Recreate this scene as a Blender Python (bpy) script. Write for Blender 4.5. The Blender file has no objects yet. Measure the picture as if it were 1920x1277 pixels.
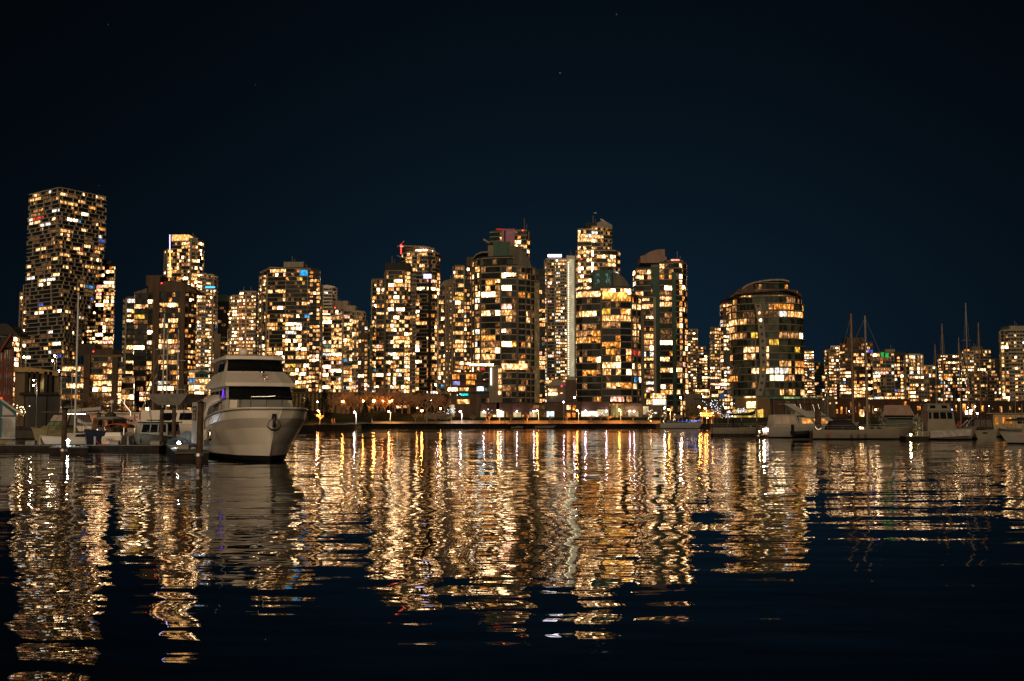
import bpy, math, random
from mathutils import Vector, noise
R = random.Random(7)
S = bpy.context.scene
COL = S.collection
# ------------------------------------------------------------------ camera, sky, light, exposure
CAMH, F, HOR = 2.6, 2100.0, 788.0
PITCH = math.atan((HOR - 638.5) / F)
cam = bpy.data.cameras.new('camera'); camo = bpy.data.objects.new('camera', cam); COL.objects.link(camo)
cam.sensor_width = 36; cam.lens = 36 * F / 1920; cam.clip_start = .5; cam.clip_end = 9000
camo.location = (0, 0, CAMH); camo.rotation_euler = (math.pi / 2 + PITCH, 0, 0)
S.camera = camo

def ray(px, py):
    x, y = (px - 960) / F, -(py - 638.5) / F
    c, s = math.cos(PITCH), math.sin(PITCH)
    return Vector((x, c - s * y, s + c * y))
def P(px, py, D):
    r = ray(px, py); k = D / r.y
    return Vector((r.x * k, D, CAMH + r.z * k))
def X(px, py, D): return P(px, py, D).x
def Z(py, D, px=960): return P(px, py, D).z
def DW(py): r = ray(960, py); return -CAMH / r.z * r.y     # distance of the water seen at row py

def link(a, b): NT.links.new(a, b)
W = bpy.data.worlds.new('World'); S.world = W; W.use_nodes = True
NT = W.node_tree; NT.nodes.clear()
def nd(t, **k):
    n = NT.nodes.new(t)
    for a, v in k.items():
        if a in n.inputs.keys() if hasattr(n.inputs, 'keys') else False: n.inputs[a].default_value = v
        else: setattr(n, a, v)
    return n
def m_(op, a, b=None, clamp=False):
    n = NT.nodes.new('ShaderNodeMath'); n.operation = op; n.use_clamp = clamp
    for i, v in enumerate((a, b)):
        if v is None: continue
        if isinstance(v, (int, float)): n.inputs[i].default_value = v
        else: link(v, n.inputs[i])
    return n.outputs[0]
geo = NT.nodes.new('ShaderNodeTexCoord')
sep = NT.nodes.new('ShaderNodeSeparateXYZ'); link(geo.outputs['Generated'], sep.inputs[0])
az = m_('ARCTAN2', sep.outputs[0], sep.outputs[1])
# city glow: strongest low over the city centre, a little right of the view, dying towards the zenith and the far left
d_az = m_('DIVIDE', m_('SUBTRACT', az, .06), .34)
g_az = m_('DIVIDE', 1.0, m_('ADD', 1.0, m_('MULTIPLY', m_('POWER', m_('ABSOLUTE', d_az), 2.6), 1.0)))
el = m_('MAXIMUM', sep.outputs[2], 0.0)
g_el = m_('DIVIDE', 1.0, m_('ADD', 1.0, m_('POWER', m_('DIVIDE', el, .22), 2.6)))
glow = m_('MULTIPLY', g_az, g_el)
mix = NT.nodes.new('ShaderNodeMix'); mix.data_type = 'RGBA'
link(glow, mix.inputs[0]); mix.inputs[6].default_value = (.0006, .0010, .0016, 1); mix.inputs[7].default_value = (.0044, .0136, .0256, 1)
star = None
for (sx, sy, b) in ((203, 46, .02), (1156, 27, .05), (1050, 137, .08), (479, 159, .015), (185, 348, .015)):
    d = ray(sx, sy).normalized()
    vm = NT.nodes.new('ShaderNodeVectorMath'); vm.operation = 'DISTANCE'
    link(geo.outputs['Generated'], vm.inputs[0]); vm.inputs[1].default_value = d
    s_ = m_('MULTIPLY', m_('LESS_THAN', vm.outputs['Value'], .0006), b)
    star = s_ if star is None else m_('ADD', star, s_)
ad = NT.nodes.new('ShaderNodeMix'); ad.data_type = 'RGBA'; ad.blend_type = 'ADD'; ad.inputs[0].default_value = 1
link(mix.outputs[2], ad.inputs[6]); link(star, ad.inputs[7])
bg = NT.nodes.new('ShaderNodeBackground'); link(ad.outputs[2], bg.inputs[0]); bg.inputs[1].default_value = 1
wo = NT.nodes.new('ShaderNodeOutputWorld'); link(bg.outputs[0], wo.inputs[0])

sun = bpy.data.lights.new('shore_glow', 'SUN'); sun.energy = 1.9; sun.angle = math.radians(50); sun.color = (1, .73, .46)
so = bpy.data.objects.new('shore_glow', sun); COL.objects.link(so)
so.rotation_euler = Vector((-.08, -.95, .15)).to_track_quat('Z', 'Y').to_euler()
S.view_settings.view_transform = 'Standard'; S.view_settings.look = 'None'; S.view_settings.gamma = 1
S.view_settings.exposure = 0
S.cycles.use_denoising = True; S.cycles.max_bounces = 6; S.cycles.diffuse_bounces = 2; S.cycles.glossy_bounces = 4
S.cycles.caustics_reflective = False; S.cycles.caustics_refractive = False; S.cycles.sample_clamp_indirect = 12

# ------------------------------------------------------------------ materials
MATS = {}
def surf(name, col, rough=.7, metal=0, noise_amt=.25, scale=1.5, spec=.15, streak=False):
    if name in MATS: return MATS[name]
    global NT
    m = bpy.data.materials.new(name); m.use_nodes = True; NT = m.node_tree; MATS[name] = m
    b = NT.nodes['Principled BSDF']; b.inputs['Roughness'].default_value = rough; b.inputs['Metallic'].default_value = metal
    b.inputs['Specular IOR Level'].default_value = spec
    tc = NT.nodes.new('ShaderNodeNewGeometry')
    nz = NT.nodes.new('ShaderNodeTexNoise'); nz.inputs['Scale'].default_value = scale; nz.inputs['Detail'].default_value = 5
    if streak:
        mp = NT.nodes.new('ShaderNodeMapping'); mp.inputs['Scale'].default_value = (1, 1, .12); link(tc.outputs['Position'], mp.inputs[0]); link(mp.outputs[0], nz.inputs['Vector'])
    else: link(tc.outputs['Position'], nz.inputs['Vector'])
    mx = NT.nodes.new('ShaderNodeMix'); mx.data_type = 'RGBA'
    mr = NT.nodes.new('ShaderNodeMapRange'); mr.inputs['From Min'].default_value = .3; mr.inputs['From Max'].default_value = .7
    link(nz.outputs['Fac'], mr.inputs['Value']); link(mr.outputs[0], mx.inputs[0])
    mx.inputs[6].default_value = tuple(c * (1 - noise_amt) for c in col) + (1,)
    mx.inputs[7].default_value = tuple(min(1, c * (1 + noise_amt)) for c in col) + (1,)
    link(mx.outputs[2], b.inputs['Base Color'])
    return m
def lit(name, col, s, var=1.0, scale=.8, sample='NONE', deep=None):
    """a lit room, a lamp, or light on a wall put in as glow: emission only, uneven as furniture, blinds and lamps behind the glass make it"""
    if name in MATS: return MATS[name]
    global NT
    m = bpy.data.materials.new(name); m.use_nodes = True; NT = m.node_tree; NT.nodes.clear(); MATS[name] = m
    e = NT.nodes.new('ShaderNodeEmission'); e.inputs[0].default_value = tuple(col) + (1,)
    if var:
        tc = NT.nodes.new('ShaderNodeNewGeometry')
        nz = NT.nodes.new('ShaderNodeTexNoise'); nz.inputs['Scale'].default_value = scale; nz.inputs['Detail'].default_value = 3
        nz.inputs['Roughness'].default_value = .6
        mp = NT.nodes.new('ShaderNodeMapping'); mp.inputs['Scale'].default_value = (1.5, 1.5, .8); link(tc.outputs['Position'], mp.inputs[0]); link(mp.outputs[0], nz.inputs['Vector'])
        mr = NT.nodes.new('ShaderNodeMapRange'); mr.inputs['From Min'].default_value = .36; mr.inputs['From Max'].default_value = .70
        link(nz.outputs['Fac'], mr.inputs['Value'])
        p = m_('POWER', mr.outputs[0], 2.4)
        link(m_('MULTIPLY', m_('ADD', m_('MULTIPLY', p, 3.4 * var), 1 - .72 * var), s), e.inputs[1])
        if deep:
            mx = NT.nodes.new('ShaderNodeMix'); mx.data_type = 'RGBA'; link(mr.outputs[0], mx.inputs[0])
            mx.inputs[6].default_value = tuple(deep) + (1,); mx.inputs[7].default_value = tuple(col) + (1,); link(mx.outputs[2], e.inputs[0])
    else: e.inputs[1].default_value = s
    o = NT.nodes.new('ShaderNodeOutputMaterial'); link(e.outputs[0], o.inputs[0])
    m.cycles.emission_sampling = sample
    return m
# lit rooms
PAL = [lit('room_cream', (1, .66, .32), 2.3, deep=(1, .40, .10)), lit('room_warm', (1, .55, .21), 1.55, deep=(1, .38, .08)), lit('room_amber', (1, .40, .08), 1.15, deep=(1, .27, .03)),
       lit('room_soft', (1, .50, .18), .50, deep=(1, .36, .09)), lit('room_dim', (1, .44, .15), .15), lit('room_white', (1, .93, .82), 1.7, deep=(.9, .80, .62)),
       lit('room_blue', (.10, .18, 1), .9), lit('room_teal', (.45, .75, .55), .15), lit('room_pink', (1, .52, .38), 1.8, deep=(1, .34, .20)),
       lit('room_yellow', (1, .52, .06), 1.1), lit('room_red', (1, .06, .04), 1.0), lit('room_cyan', (.08, .45, 1), .7),
       lit('room_bright', (1, .70, .38), 9.0, deep=(1, .54, .21))]
GLASS = surf('dark_glass', (.016, .02, .022), .12, 0, .3, .4, .06)
GLASSG = surf('green_glass', (.014, .028, .022), .2, 0, .3, .4, .06)
GLASSD = surf('dull_curtain_glass', (.018, .017, .013), .5, 0, .4, .35, .08)
WM = PAL + [GLASS, GLASSG, GLASSD]
NP = len(PAL)
PALS = {  # weighted palettes
 'warm': [(0, 28), (12, 18), (1, 32), (2, 14), (3, 18), (4, 9), (5, 6), (8, 3), (6, .6), (9, 2), (10, .4), (11, .8), (7, .4)],
 'cream': [(0, 28), (12, 20), (1, 30), (2, 5), (3, 18), (4, 9), (5, 8), (8, 4), (7, .5), (9, 2), (11, .8)],
 'amber': [(1, 30), (2, 24), (0, 12), (3, 18), (4, 10), (9, 5)],
 'dim': [(3, 24), (4, 30), (7, 2), (1, 16), (2, 8), (0, 6), (5, 2)],
 'cool': [(0, 24), (5, 24), (1, 22), (3, 12), (7, 3), (8, 5), (11, 2), (12, 6)],
 'house': [(1, 26), (0, 22), (3, 18), (4, 12), (12, 8), (6, 3.5), (11, 3), (5, 7), (2, 8), (10, 1.5)],
}
def pick(pal):
    L = PALS[pal]; t = R.random() * sum(w for _, w in L)
    for i, w in L:
        t -= w
        if t <= 0: return i
    return L[0][0]
CONC = surf('pale_concrete', (0.1860, 0.1674, 0.1333), .85, 0, .25, .5, .12, True)  # facade colours darkened, standing in for weaker shore light at the towers
CONCD = surf('grey_concrete', (0.0900, 0.0825, 0.0675), .85, 0, .3, .5, .12, True)
BROWN = surf('brown_cladding', (0.0690, 0.0480, 0.0330), .8, 0, .3, .5, .12, True)
BEIGE = surf('beige_render', (0.1550, 0.1240, 0.0868), .85, 0, .2, .5, .3, True)
SLABC = surf('slab_edge_concrete', (.21, .185, .14), .85, 0, .2, .5); SLABW = surf('slab_edge_pale', (.30, .27, .21), .85, 0, .2, .5)
PINK = surf('pink_concrete', (0.1820, 0.1190, 0.0910), .85, 0, .2, .5, .3, True)
DARK = surf('dark_cladding', (0.0190, 0.0180, 0.0160), .7, 0, .3, .6)
DGREY = surf('charcoal_cladding', (0.0325, 0.0300, 0.0250), .7, 0, .3, .6)
WHITEC = surf('white_concrete', (0.4340, 0.4060, 0.3500), .8, 0, .12, .5, .3, True)
GREENW = surf('green_metal', (0.0225, 0.0585, 0.0450), .5, 0, .3, .4)
BRICK = surf('brick_red', (0.0850, 0.0350, 0.0225), .9, 0, .35, 2)
STEEL = surf('steel', (.42, .42, .42), .35, .8, .2, 3)
BLACK = surf('black_rubber', (.015, .015, .015), .6, 0, .2, 3)

# ------------------------------------------------------------------ mesh builder
class MB:
    def __init__(s, off=(0, 0, 0)): s.v = []; s.f = []; s.m = []; s.off = Vector(off)
    def add(s, vs, fs, mi=0):
        n = len(s.v); o = s.off
        s.v += [(v[0] - o.x, v[1] - o.y, v[2] - o.z) for v in vs]
        s.f += [tuple(i + n for i in f) for f in fs]; s.m += [mi] * len(fs)
    def quad(s, a, b, c, d, mi=0): s.add([a, b, c, d], [(0, 1, 2, 3)], mi)
    def box(s, x0, x1, y0, y1, z0, z1, mi=0):
        s.add([(x0, y0, z0), (x1, y0, z0), (x1, y1, z0), (x0, y1, z0), (x0, y0, z1), (x1, y0, z1), (x1, y1, z1), (x0, y1, z1)],
              [(3, 2, 1, 0), (4, 5, 6, 7), (0, 1, 5, 4), (1, 2, 6, 5), (2, 3, 7, 6), (3, 0, 4, 7)], mi)
    def prism(s, poly, z0, z1, mi=0, top=None):
        n = len(poly); t = top or poly
        zz = z1 if callable(z1) else (lambda x, y: z1)
        s.add([(p[0], p[1], z0) for p in poly] + [(p[0], p[1], zz(p[0], p[1])) for p in t],
              [tuple(range(n - 1, -1, -1)), tuple(range(n, 2 * n))] + [(i, (i + 1) % n, n + (i + 1) % n, n + i) for i in range(n)], mi)
    def bar(s, a, b, w, mi=0, h=None, n=4):
        s.tube([a, b], [w / 2, (h or w) / 2], n, mi)
    def tube(s, pts, rad, n=6, mi=0, caps=True):
        pts = [Vector(p) for p in pts]; rad = rad if isinstance(rad, (list, tuple)) else [rad] * len(pts)
        vs = []; fs = []
        for i, p in enumerate(pts):
            d = (pts[min(i + 1, len(pts) - 1)] - pts[max(i - 1, 0)])
            d = d.normalized() if d.length > 1e-9 else Vector((0, 0, 1))
            u = d.cross(Vector((0, 0, 1)) if abs(d.z) < .9 else Vector((1, 0, 0))).normalized(); w = d.cross(u)
            for k in range(n):
                a = 2 * math.pi * (k + .5) / n
                vs.append(p + (u * math.cos(a) + w * math.sin(a)) * rad[i])
        for i in range(len(pts) - 1):
            for k in range(n):
                k2 = (k + 1) % n
                fs.append((i * n + k, i * n + k2, (i + 1) * n + k2, (i + 1) * n + k))
        if caps: fs += [tuple(range(n - 1, -1, -1)), tuple(range((len(pts) - 1) * n, len(pts) * n))]
        s.add(vs, fs, mi)
    def ball(s, c, r, mi=0, nu=8, nv=5, sz=1.0):
        vs = [(c[0], c[1], c[2] + r * sz)]; fs = []
        for j in range(1, nv):
            t = math.pi * j / nv
            for k in range(nu):
                a = 2 * math.pi * k / nu
                vs.append((c[0] + r * math.sin(t) * math.cos(a), c[1] + r * math.sin(t) * math.sin(a), c[2] + r * sz * math.cos(t)))
        vs.append((c[0], c[1], c[2] - r * sz)); L = len(vs) - 1
        for k in range(nu):
            k2 = (k + 1) % nu
            fs.append((0, 1 + k, 1 + k2)); fs.append((L, 1 + (nv - 2) * nu + k2, 1 + (nv - 2) * nu + k))
            for j in range(nv - 2):
                a = 1 + j * nu; b = a + nu
                fs.append((a + k, b + k, b + k2, a + k2))
        s.add(vs, fs, mi)
    def loft(s, rings, mi=0, close=False, mis=None):
        n = len(rings[0]); vs = [p for r in rings for p in r]; o = len(s.v)
        for i in range(len(rings) - 1):
            for k in range(n if close else n - 1):
                k2 = (k + 1) % n
                s.f.append((o + i * n + k, o + i * n + k2, o + (i + 1) * n + k2, o + (i + 1) * n + k))
                s.m.append(mis[k] if mis else mi)
        s.v += [(v[0] - s.off.x, v[1] - s.off.y, v[2] - s.off.z) for v in vs]
    def build(s, name, mats, parent=None, smooth=False, kind=None, label=None):
        me = bpy.data.meshes.new(name); me.from_pydata(s.v, [], s.f)
        mats = mats if isinstance(mats, (list, tuple)) else [mats]
        used = sorted(set(s.m)); mp = {u: i for i, u in enumerate(used)}
        for u in used: me.materials.append(mats[u])
        me.polygons.foreach_set('material_index', [mp[i] for i in s.m])
        if smooth: me.polygons.foreach_set('use_smooth', [True] * len(s.f))
        me.validate(); me.update()
        o = bpy.data.objects.new(name, me); COL.objects.link(o)
        if parent: o.parent = parent
        if kind: o['kind'] = kind
        if label: o['label'] = label
        return o
def solid(o, th):
    md = o.modifiers.new('th', 'SOLIDIFY'); md.thickness = th; md.offset = -1; return o
def thing(name, label, cat, loc=(0, 0, 0), rz=0, group=None):
    o = bpy.data.objects.new(name, None); COL.objects.link(o); o.location = loc; o.rotation_euler = (0, 0, rz)
    o.empty_display_size = .5; o['label'] = label; o['category'] = cat
    if group: o['group'] = group
    return o
def tag(o, label, cat, group=None):
    o['label'] = label; o['category'] = cat
    if group: o['group'] = group
    return o
def copy_tree(o, parent=None):
    c = o.copy(); COL.objects.link(c); c.parent = parent
    for ch in o.children: copy_tree(ch, c)
    return c

# ------------------------------------------------------------------ setting
SHORE = DW(802.5); LAND = 1.45
def water():
    global NT
    m = bpy.data.materials.new('water'); m.use_nodes = True; NT = m.node_tree
    b = NT.nodes['Principled BSDF']; b.inputs['Base Color'].default_value = (.0006, .0008, .0009, 1)
    b.inputs['Roughness'].default_value = .012; b.inputs['IOR'].default_value = 1.36
    g = NT.nodes.new('ShaderNodeNewGeometry')
    acc = None
    # slopes of ripples summed over several wavelengths (metres), each an independent field
    for (sx, sy, a, ax, det) in ((.08, .20, .018, .05, 0), (.28, .66, .034, .080, 0), (.45, 1.9, .050, .045, 0), (1.1, 5.0, .040, .022, 1)):
        mp = NT.nodes.new('ShaderNodeMapping'); mp.inputs['Scale'].default_value = (sx, sy, 1)
        mp.inputs['Location'].default_value = (a * 1000, 3.7 * sx, 0); mp.inputs['Rotation'].default_value = (0, 0, .12 * (1 if a * 1000 % 2 > 1 else -1))
        link(g.outputs['Position'], mp.inputs[0])
        nz = NT.nodes.new('ShaderNodeTexNoise'); nz.inputs['Scale'].default_value = 1; nz.inputs['Detail'].default_value = det
        link(mp.outputs[0], nz.inputs['Vector'])
        sb = NT.nodes.new('ShaderNodeVectorMath'); sb.operation = 'SUBTRACT'; link(nz.outputs['Color'], sb.inputs[0]); sb.inputs[1].default_value = (.5, .5, .5)
        sc = NT.nodes.new('ShaderNodeVectorMath'); sc.operation = 'MULTIPLY'; link(sb.outputs[0], sc.inputs[0]); sc.inputs[1].default_value = (ax, a * .96, 0)
        if acc is None: acc = sc.outputs[0]
        else:
            ad = NT.nodes.new('ShaderNodeVectorMath'); ad.operation = 'ADD'; link(acc, ad.inputs[0]); link(sc.outputs[0], ad.inputs[1]); acc = ad.outputs[0]
    # wind patches: rougher and calmer stretches
    mp = NT.nodes.new('ShaderNodeMapping'); mp.inputs['Scale'].default_value = (.012, .05, 1); link(g.outputs['Position'], mp.inputs[0])
    nz = NT.nodes.new('ShaderNodeTexNoise'); nz.inputs['Scale'].default_value = 1; link(mp.outputs[0], nz.inputs['Vector'])
    mr = NT.nodes.new('ShaderNodeMapRange'); mr.inputs['From Min'].default_value = .35; mr.inputs['From Max'].default_value = .65
    mr.inputs['To Min'].default_value = .75; mr.inputs['To Max'].default_value = 1.25; link(nz.outputs['Fac'], mr.inputs['Value'])
    sc = NT.nodes.new('ShaderNodeVectorMath'); sc.operation = 'SCALE'; link(acc, sc.inputs[0]); link(mr.outputs[0], sc.inputs['Scale'])
    ad = NT.nodes.new('ShaderNodeVectorMath'); ad.operation = 'ADD'; link(sc.outputs[0], ad.inputs[0]); ad.inputs[1].default_value = (0, 0, 1)
    no = NT.nodes.new('ShaderNodeVectorMath'); no.operation = 'NORMALIZE'; link(ad.outputs[0], no.inputs[0])
    link(no.outputs[0], b.inputs['Normal'])
    mb = MB(); mb.quad((-3000, -60, 0), (3000, -60, 0), (3000, SHORE + 30, 0), (-3000, SHORE + 30, 0))
    o = mb.build('water', m, kind='structure')
water()
mb = MB()
GY0 = SHORE + .6
mb.box(-3000, 3000, GY0 + 1.0, 7000, -3, LAND)
GRASSM = surf('park_ground', (0.0225, 0.0250, 0.0125), .95, 0, .5, .25)
mb.build('ground', GRASSM, kind='structure')
PAVE = surf('paving', (.24, .2, .16), .8, 0, .25, 1.2)
mb = MB(); mb.box(-600, 600, GY0 + 1.2, GY0 + 7.5, LAND, LAND + .02); mb.build('promenade', PAVE, kind='structure')
SEAW = surf('seawall_stone', (0.0140, 0.0125, 0.0110), .9, 0, .5, .7)
mb = MB(); mb.box(-600, 600, SHORE, GY0 + 1.0, -2, LAND + .03)
for i in range(160): mb.box(-480 + i * 6, -479.6 + i * 6, SHORE - .12, SHORE, -2, LAND - .1)
tag(mb.build('seawall', SEAW), 'dark stone seawall running along the far shore below the promenade', 'seawall')
# ------------------------------------------------------------------ towers
STY = {
 'glass': dict(bay=1.9, unit=(2, 4), sill=.10, head=.84, gap=.10, p=.42, pal='warm', slab=.18, st=.28, unlit=[(GLASS, 3), (GLASSD, 2), (GLASSG, 1)], fin=0),
 'punch': dict(bay=2.3, unit=(1, 2), sill=.28, head=.80, gap=.5, p=.45, pal='warm', slab=.06, st=.2, unlit=[(GLASS, 3), (GLASSD, 1)], fin=0),
 'balc': dict(bay=1.9, unit=(2, 3), sill=.08, head=.82, gap=.14, p=.45, pal='warm', slab=.9, st=.24, unlit=[(GLASS, 3), (GLASSD, 2)], fin=3),
 'brick': dict(bay=2.6, unit=(1, 1), sill=.22, head=.86, gap=.55, p=.6, pal='warm', slab=.0, st=0, unlit=[(GLASS, 3)], fin=0),
 'fins': dict(bay=2.0, unit=(1, 3), sill=.12, head=.84, gap=.2, p=.4, pal='warm', slab=.12, st=.24, unlit=[(GLASS, 2), (GLASSD, 2)], fin=2),
 'blank': dict(p=-1),
}
def wpick(L):
    t = R.random() * sum(w for _, w in L)
    for i, w in L:
        t -= w
        if t <= 0: return i
    return L[0][0]
# metres to each tower, judged from the height of its storeys in the picture
FAR = dict(banded_tower=880, balcony_tower=860, round_topped_block=700, brown_tower=640, orange_crowned_tower=940, beige_tower=920, dark_glass_tower=980,
 plain_walled_block=760, speckled_tower=940, dark_banded_tower=790, white_banded_tower=1000, stepped_pale_block=815, slim_brown_block=770,
 brown_stepped_tower=800, curved_roof_tower=850, arched_beige_tower=790, narrow_brick_tower=760, round_shouldered_tower=520, red_topped_tower=720,
 narrow_shadowed_tower=700, slim_bright_tower=980, tallest_central_tower=800, amber_lit_tower=500, balcony_annex_tower=540, pink_roofed_tower=590,
 distant_slab_tower=1150, distant_stepped_block=1050, neon_signed_tower=1000, brown_flank_tower=850, round_glass_tower=462, distant_thin_tower=1150,
 green_office_block=1100, pale_crowned_tower=1050, brown_topped_tower=960, green_lit_tower=920, white_terraced_block=900, low_beige_block=840,
 grey_and_black_block=1000, twin_slab_tower=1120, pale_gridded_block=960, dim_backdrop_block=1150, right_edge_tower=900, stepped_brown_block=590, bright_terrace_block=600)
class Tower:
    def __init__(s, name, label, px, D, cat='tower', yref=700, group=None):
        s.k = FAR.get(name, D) / D; D = FAR.get(name, D)
        s.D = D; s.yref = yref
        s.t = thing(name, label, cat, (X(px, yref, D), D, LAND), group=group)
        s.off = s.t.location.copy(); s.units = []; s.rest = MB(s.off); s.wall = MB(s.off); s.slab = MB(s.off); s.wm = []; s.sm = []; s.fin = MB(s.off)
        s.bal = MB(s.off); s.finm = SLABC; s.slabm = SLABC
    def wi(s, mat):
        if mat not in s.wm: s.wm.append(mat)
        return s.wm.index(mat)
    def block(s, pts, ytop, ybot=None, style='glass', fh=2.95, wall=DGREY, depth=22, D=None, yref=None, par=.9, smax=None, **kw):
        """pts: front corners left to right as (pixel column, metres behind D)"""
        D = s.D; yref = yref or s.yref; pts = [(a, b * s.k) for a, b in pts]
        z0 = LAND if ybot is None else Z(ybot, D); z1 = Z(ytop, D)
        fr = [Vector((X(px, yref, D + d), D + d)) for px, d in pts]
        kx = .9 * (fr[0].x + fr[-1].x) / (2 * D); b1 = Vector((fr[-1].x + kx * depth, fr[-1].y + depth)); b0 = Vector((fr[0].x + kx * depth, fr[0].y + depth))
        if b0.y != b1.y: b0.y = b1.y = max(b0.y, b1.y)
        poly = fr + [b1, b0]
        s.wall.prism(poly, z0, z1, s.wi(wall))
        styles = style if isinstance(style, list) else [style] * (len(fr) - 1)
        n = max(1, int((z1 - z0) / fh + .3)); fh = (z1 - z0 - par) / n
        slabpro = 0
        edges = [(fr[i], fr[i + 1], styles[i]) for i in range(len(fr) - 1)] + [(fr[-1], b1, styles[-1]), (b0, fr[0], styles[0])]
        for ei, (a, b, st) in enumerate(edges):
            k = dict(STY[st])
            if k['p'] < 0: continue
            k.update(kw)
            if 'rows' in kw: k['rows'] = kw['rows'][ei] if ei < len(kw['rows']) else None
            s.facet(a, b, z0, n, fh, k, side=ei >= len(fr) - 1)
            slabpro = max(slabpro, k['slab'])
        k = dict(STY[styles[-1]]); k.update(kw)
        if slabpro > 0:
            cx = sum(p.x for p in poly) / len(poly); cy = sum(p.y for p in poly) / len(poly); c = Vector((cx, cy))
            pp = []
            for i, p in enumerate(poly):
                p0, p1 = poly[i - 1], poly[(i + 1) % len(poly)]
                d1 = (p - p0).normalized(); d2 = (p1 - p).normalized()
                nn = Vector((d1.y + d2.y, -d1.x - d2.x)); nn = nn.normalized() if nn.length > 1e-6 else Vector((0, -1))
                pp.append(p + nn * slabpro * 1.1)
            st_ = max(k.get('st', .24), .2) * 1.25
            for i in range(n + 1):
                z = z0 + i * fh
                s.slab.prism(pp, z - st_ / 2, z + st_ / 2)
        return poly, z0, z1
    def facet(s, a, b, z0, n, fh, k, side=False):
        w = (b - a).length
        if w < 1.2: return
        nb = max(1, round(w / k['bay'])); bw = w / nb; u = (b - a).normalized(); nr = Vector((u.y, -u.x))
        # the same flats on every storey
        units = []; i = 0
        while i < nb:
            q = R.randint(*k['unit']); q = min(q, nb - i); units.append((i, q)); i += q
        skip = k.get('skip', 0); rowf = [R.choice((.35, .8, 1, 1.1, 1.25)) for _ in range(n)]; colf = [R.choice((.3, .6, 1, 1.2, 1.5, 1.7)) for _ in units]
        for f in range(n):
            zf = z0 + f * fh
            for ui, (i0, q) in enumerate(units):
                if skip and R.random() < skip: continue
                p = min(.95, k['p'] * (1.32 if f < n * .5 else .98) * rowf[f] * colf[ui])
                if k.get('rows'):
                    yp = HOR - (zf + fh / 2 - CAMH) / s.D * F; best = min(k['rows'], key=lambda r_: abs(r_[0] - yp)); p = best[1] if abs(best[0] - yp) < 7 else .04
                isl = R.random() < p
                base = pick(k['pal'])
                head = k['head']; sill = k['sill']
                quads = []; dark = []
                for j in range(q):
                    x0 = (i0 + j) * bw + k['gap'] / 2; x1 = (i0 + j + 1) * bw - k['gap'] / 2
                    mi = base if isl else wpick([(NP + [GLASS, GLASSG, GLASSD].index(g), w_) for g, w_ in k['unlit']])
                    on = isl
                    if isl and q > 1 and R.random() < .14: mi = NP; on = False
                    elif isl and R.random() < .22: mi = R.choice((0, 1, 3, 4, 12))
                    if not isl and R.random() < .16: mi = R.choice((4, 4, 4, 3, 2)); on = True
                    lo = sill; hi = head
                    if on and R.random() < .12: lo = sill + .25
                    zA = zf + lo * fh; zB = zf + hi * fh
                    A = a + u * x0 + nr * .05; B = a + u * x1 + nr * .05
                    qd = ((A.x, A.y, zA), (B.x, B.y, zA), (B.x, B.y, zB), (A.x, A.y, zB))
                    (quads if on else dark).append((qd, mi))
                if quads and not side:
                    run = [quads[0]]
                    for q2 in quads[1:]:
                        if (Vector(q2[0][0]) - Vector(run[-1][0][1])).length > k['gap'] * 1.8 + .1: s.units.append((bw * len(run), run)); run = []
                        run.append(q2)
                    s.units.append((bw * len(run), run))
                elif quads: dark += quads
                for qd, mi in dark: s.rest.quad(*qd, mi)
                if k.get('balc') and R.random() < k['balc']:
                    A = a + u * (i0 * bw + .2); B = a + u * ((i0 + q) * bw - .2); o = nr * 1.3
                    poly = [A + o, B + o, B, A]
                    s.bal.prism(poly, zf - .12, zf + .1, 0)
                    s.bal.prism([A + o * 1.0, B + o * 1.0, B + o * .94, A + o * .94], zf + .1, zf + 1.05, 1)
        if k['fin']:
            zt = z0 + n * fh
            for i in range(0, nb + 1, k['fin']):
                c = a + u * (i * bw); fw = k.get('fw', .35)
                s.fin.prism([c - u * fw / 2 + nr * (k['slab'] + .25), c + u * fw / 2 + nr * (k['slab'] + .25), c + u * fw / 2 - nr * .1, c - u * fw / 2 - nr * .1], z0, zt)
    def boxpx(s, name, x0, x1, ytop, ybot, mat, d0=0, d1=8, yref=None, D=None):
        D = D or s.D; d0 *= s.k; d1 *= s.k; m = MB(s.off); yr = yref or (ytop + ybot) / 2
        m.box(X(x0, yr, D + d0), X(x1, yr, D + d0), D + d0, D + d1, Z(ybot, D + d0), Z(ytop, D + d0)); return m.build(name, mat, s.t)
    def shell(s, name, prof, ybot, mat, d0=0, d1=8, th=None):
        """a solid with the given skyline profile [(px, py)...], running back from d0 to d1"""
        d0 *= s.k; d1 *= s.k; D = s.D + d0; m = MB(s.off); f = [P(x, y, D) for x, y in prof]; zb = Z(ybot, D) if th is None else None
        n = len(f); vs = [tuple(p) for p in f] + [(p.x, p.y, zb if th is None else p.z - th) for p in f]
        vs += [(v[0], s.D + d1, v[2]) for v in vs]; fs = []
        for i in range(n - 1):
            fs += [(i, n + i, n + i + 1, i + 1), (2 * n + i, 2 * n + i + 1, 3 * n + i + 1, 3 * n + i), (i, i + 1, 2 * n + i + 1, 2 * n + i), (n + i, 3 * n + i, 3 * n + i + 1, n + i + 1)]
        fs += [(0, 2 * n, 3 * n, n), (n - 1, 2 * n - 1, 4 * n - 1, 3 * n - 1)]
        m.add(vs, fs); return m.build(name, mat, s.t)
    def strip(s, name, a, b, w, mat, d=-.4):
        m = MB(s.off); d *= s.k; m.bar(P(a[0], a[1], s.D + d), P(b[0], b[1], s.D + d), w * s.k); return m.build(name, mat, s.t)
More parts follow.
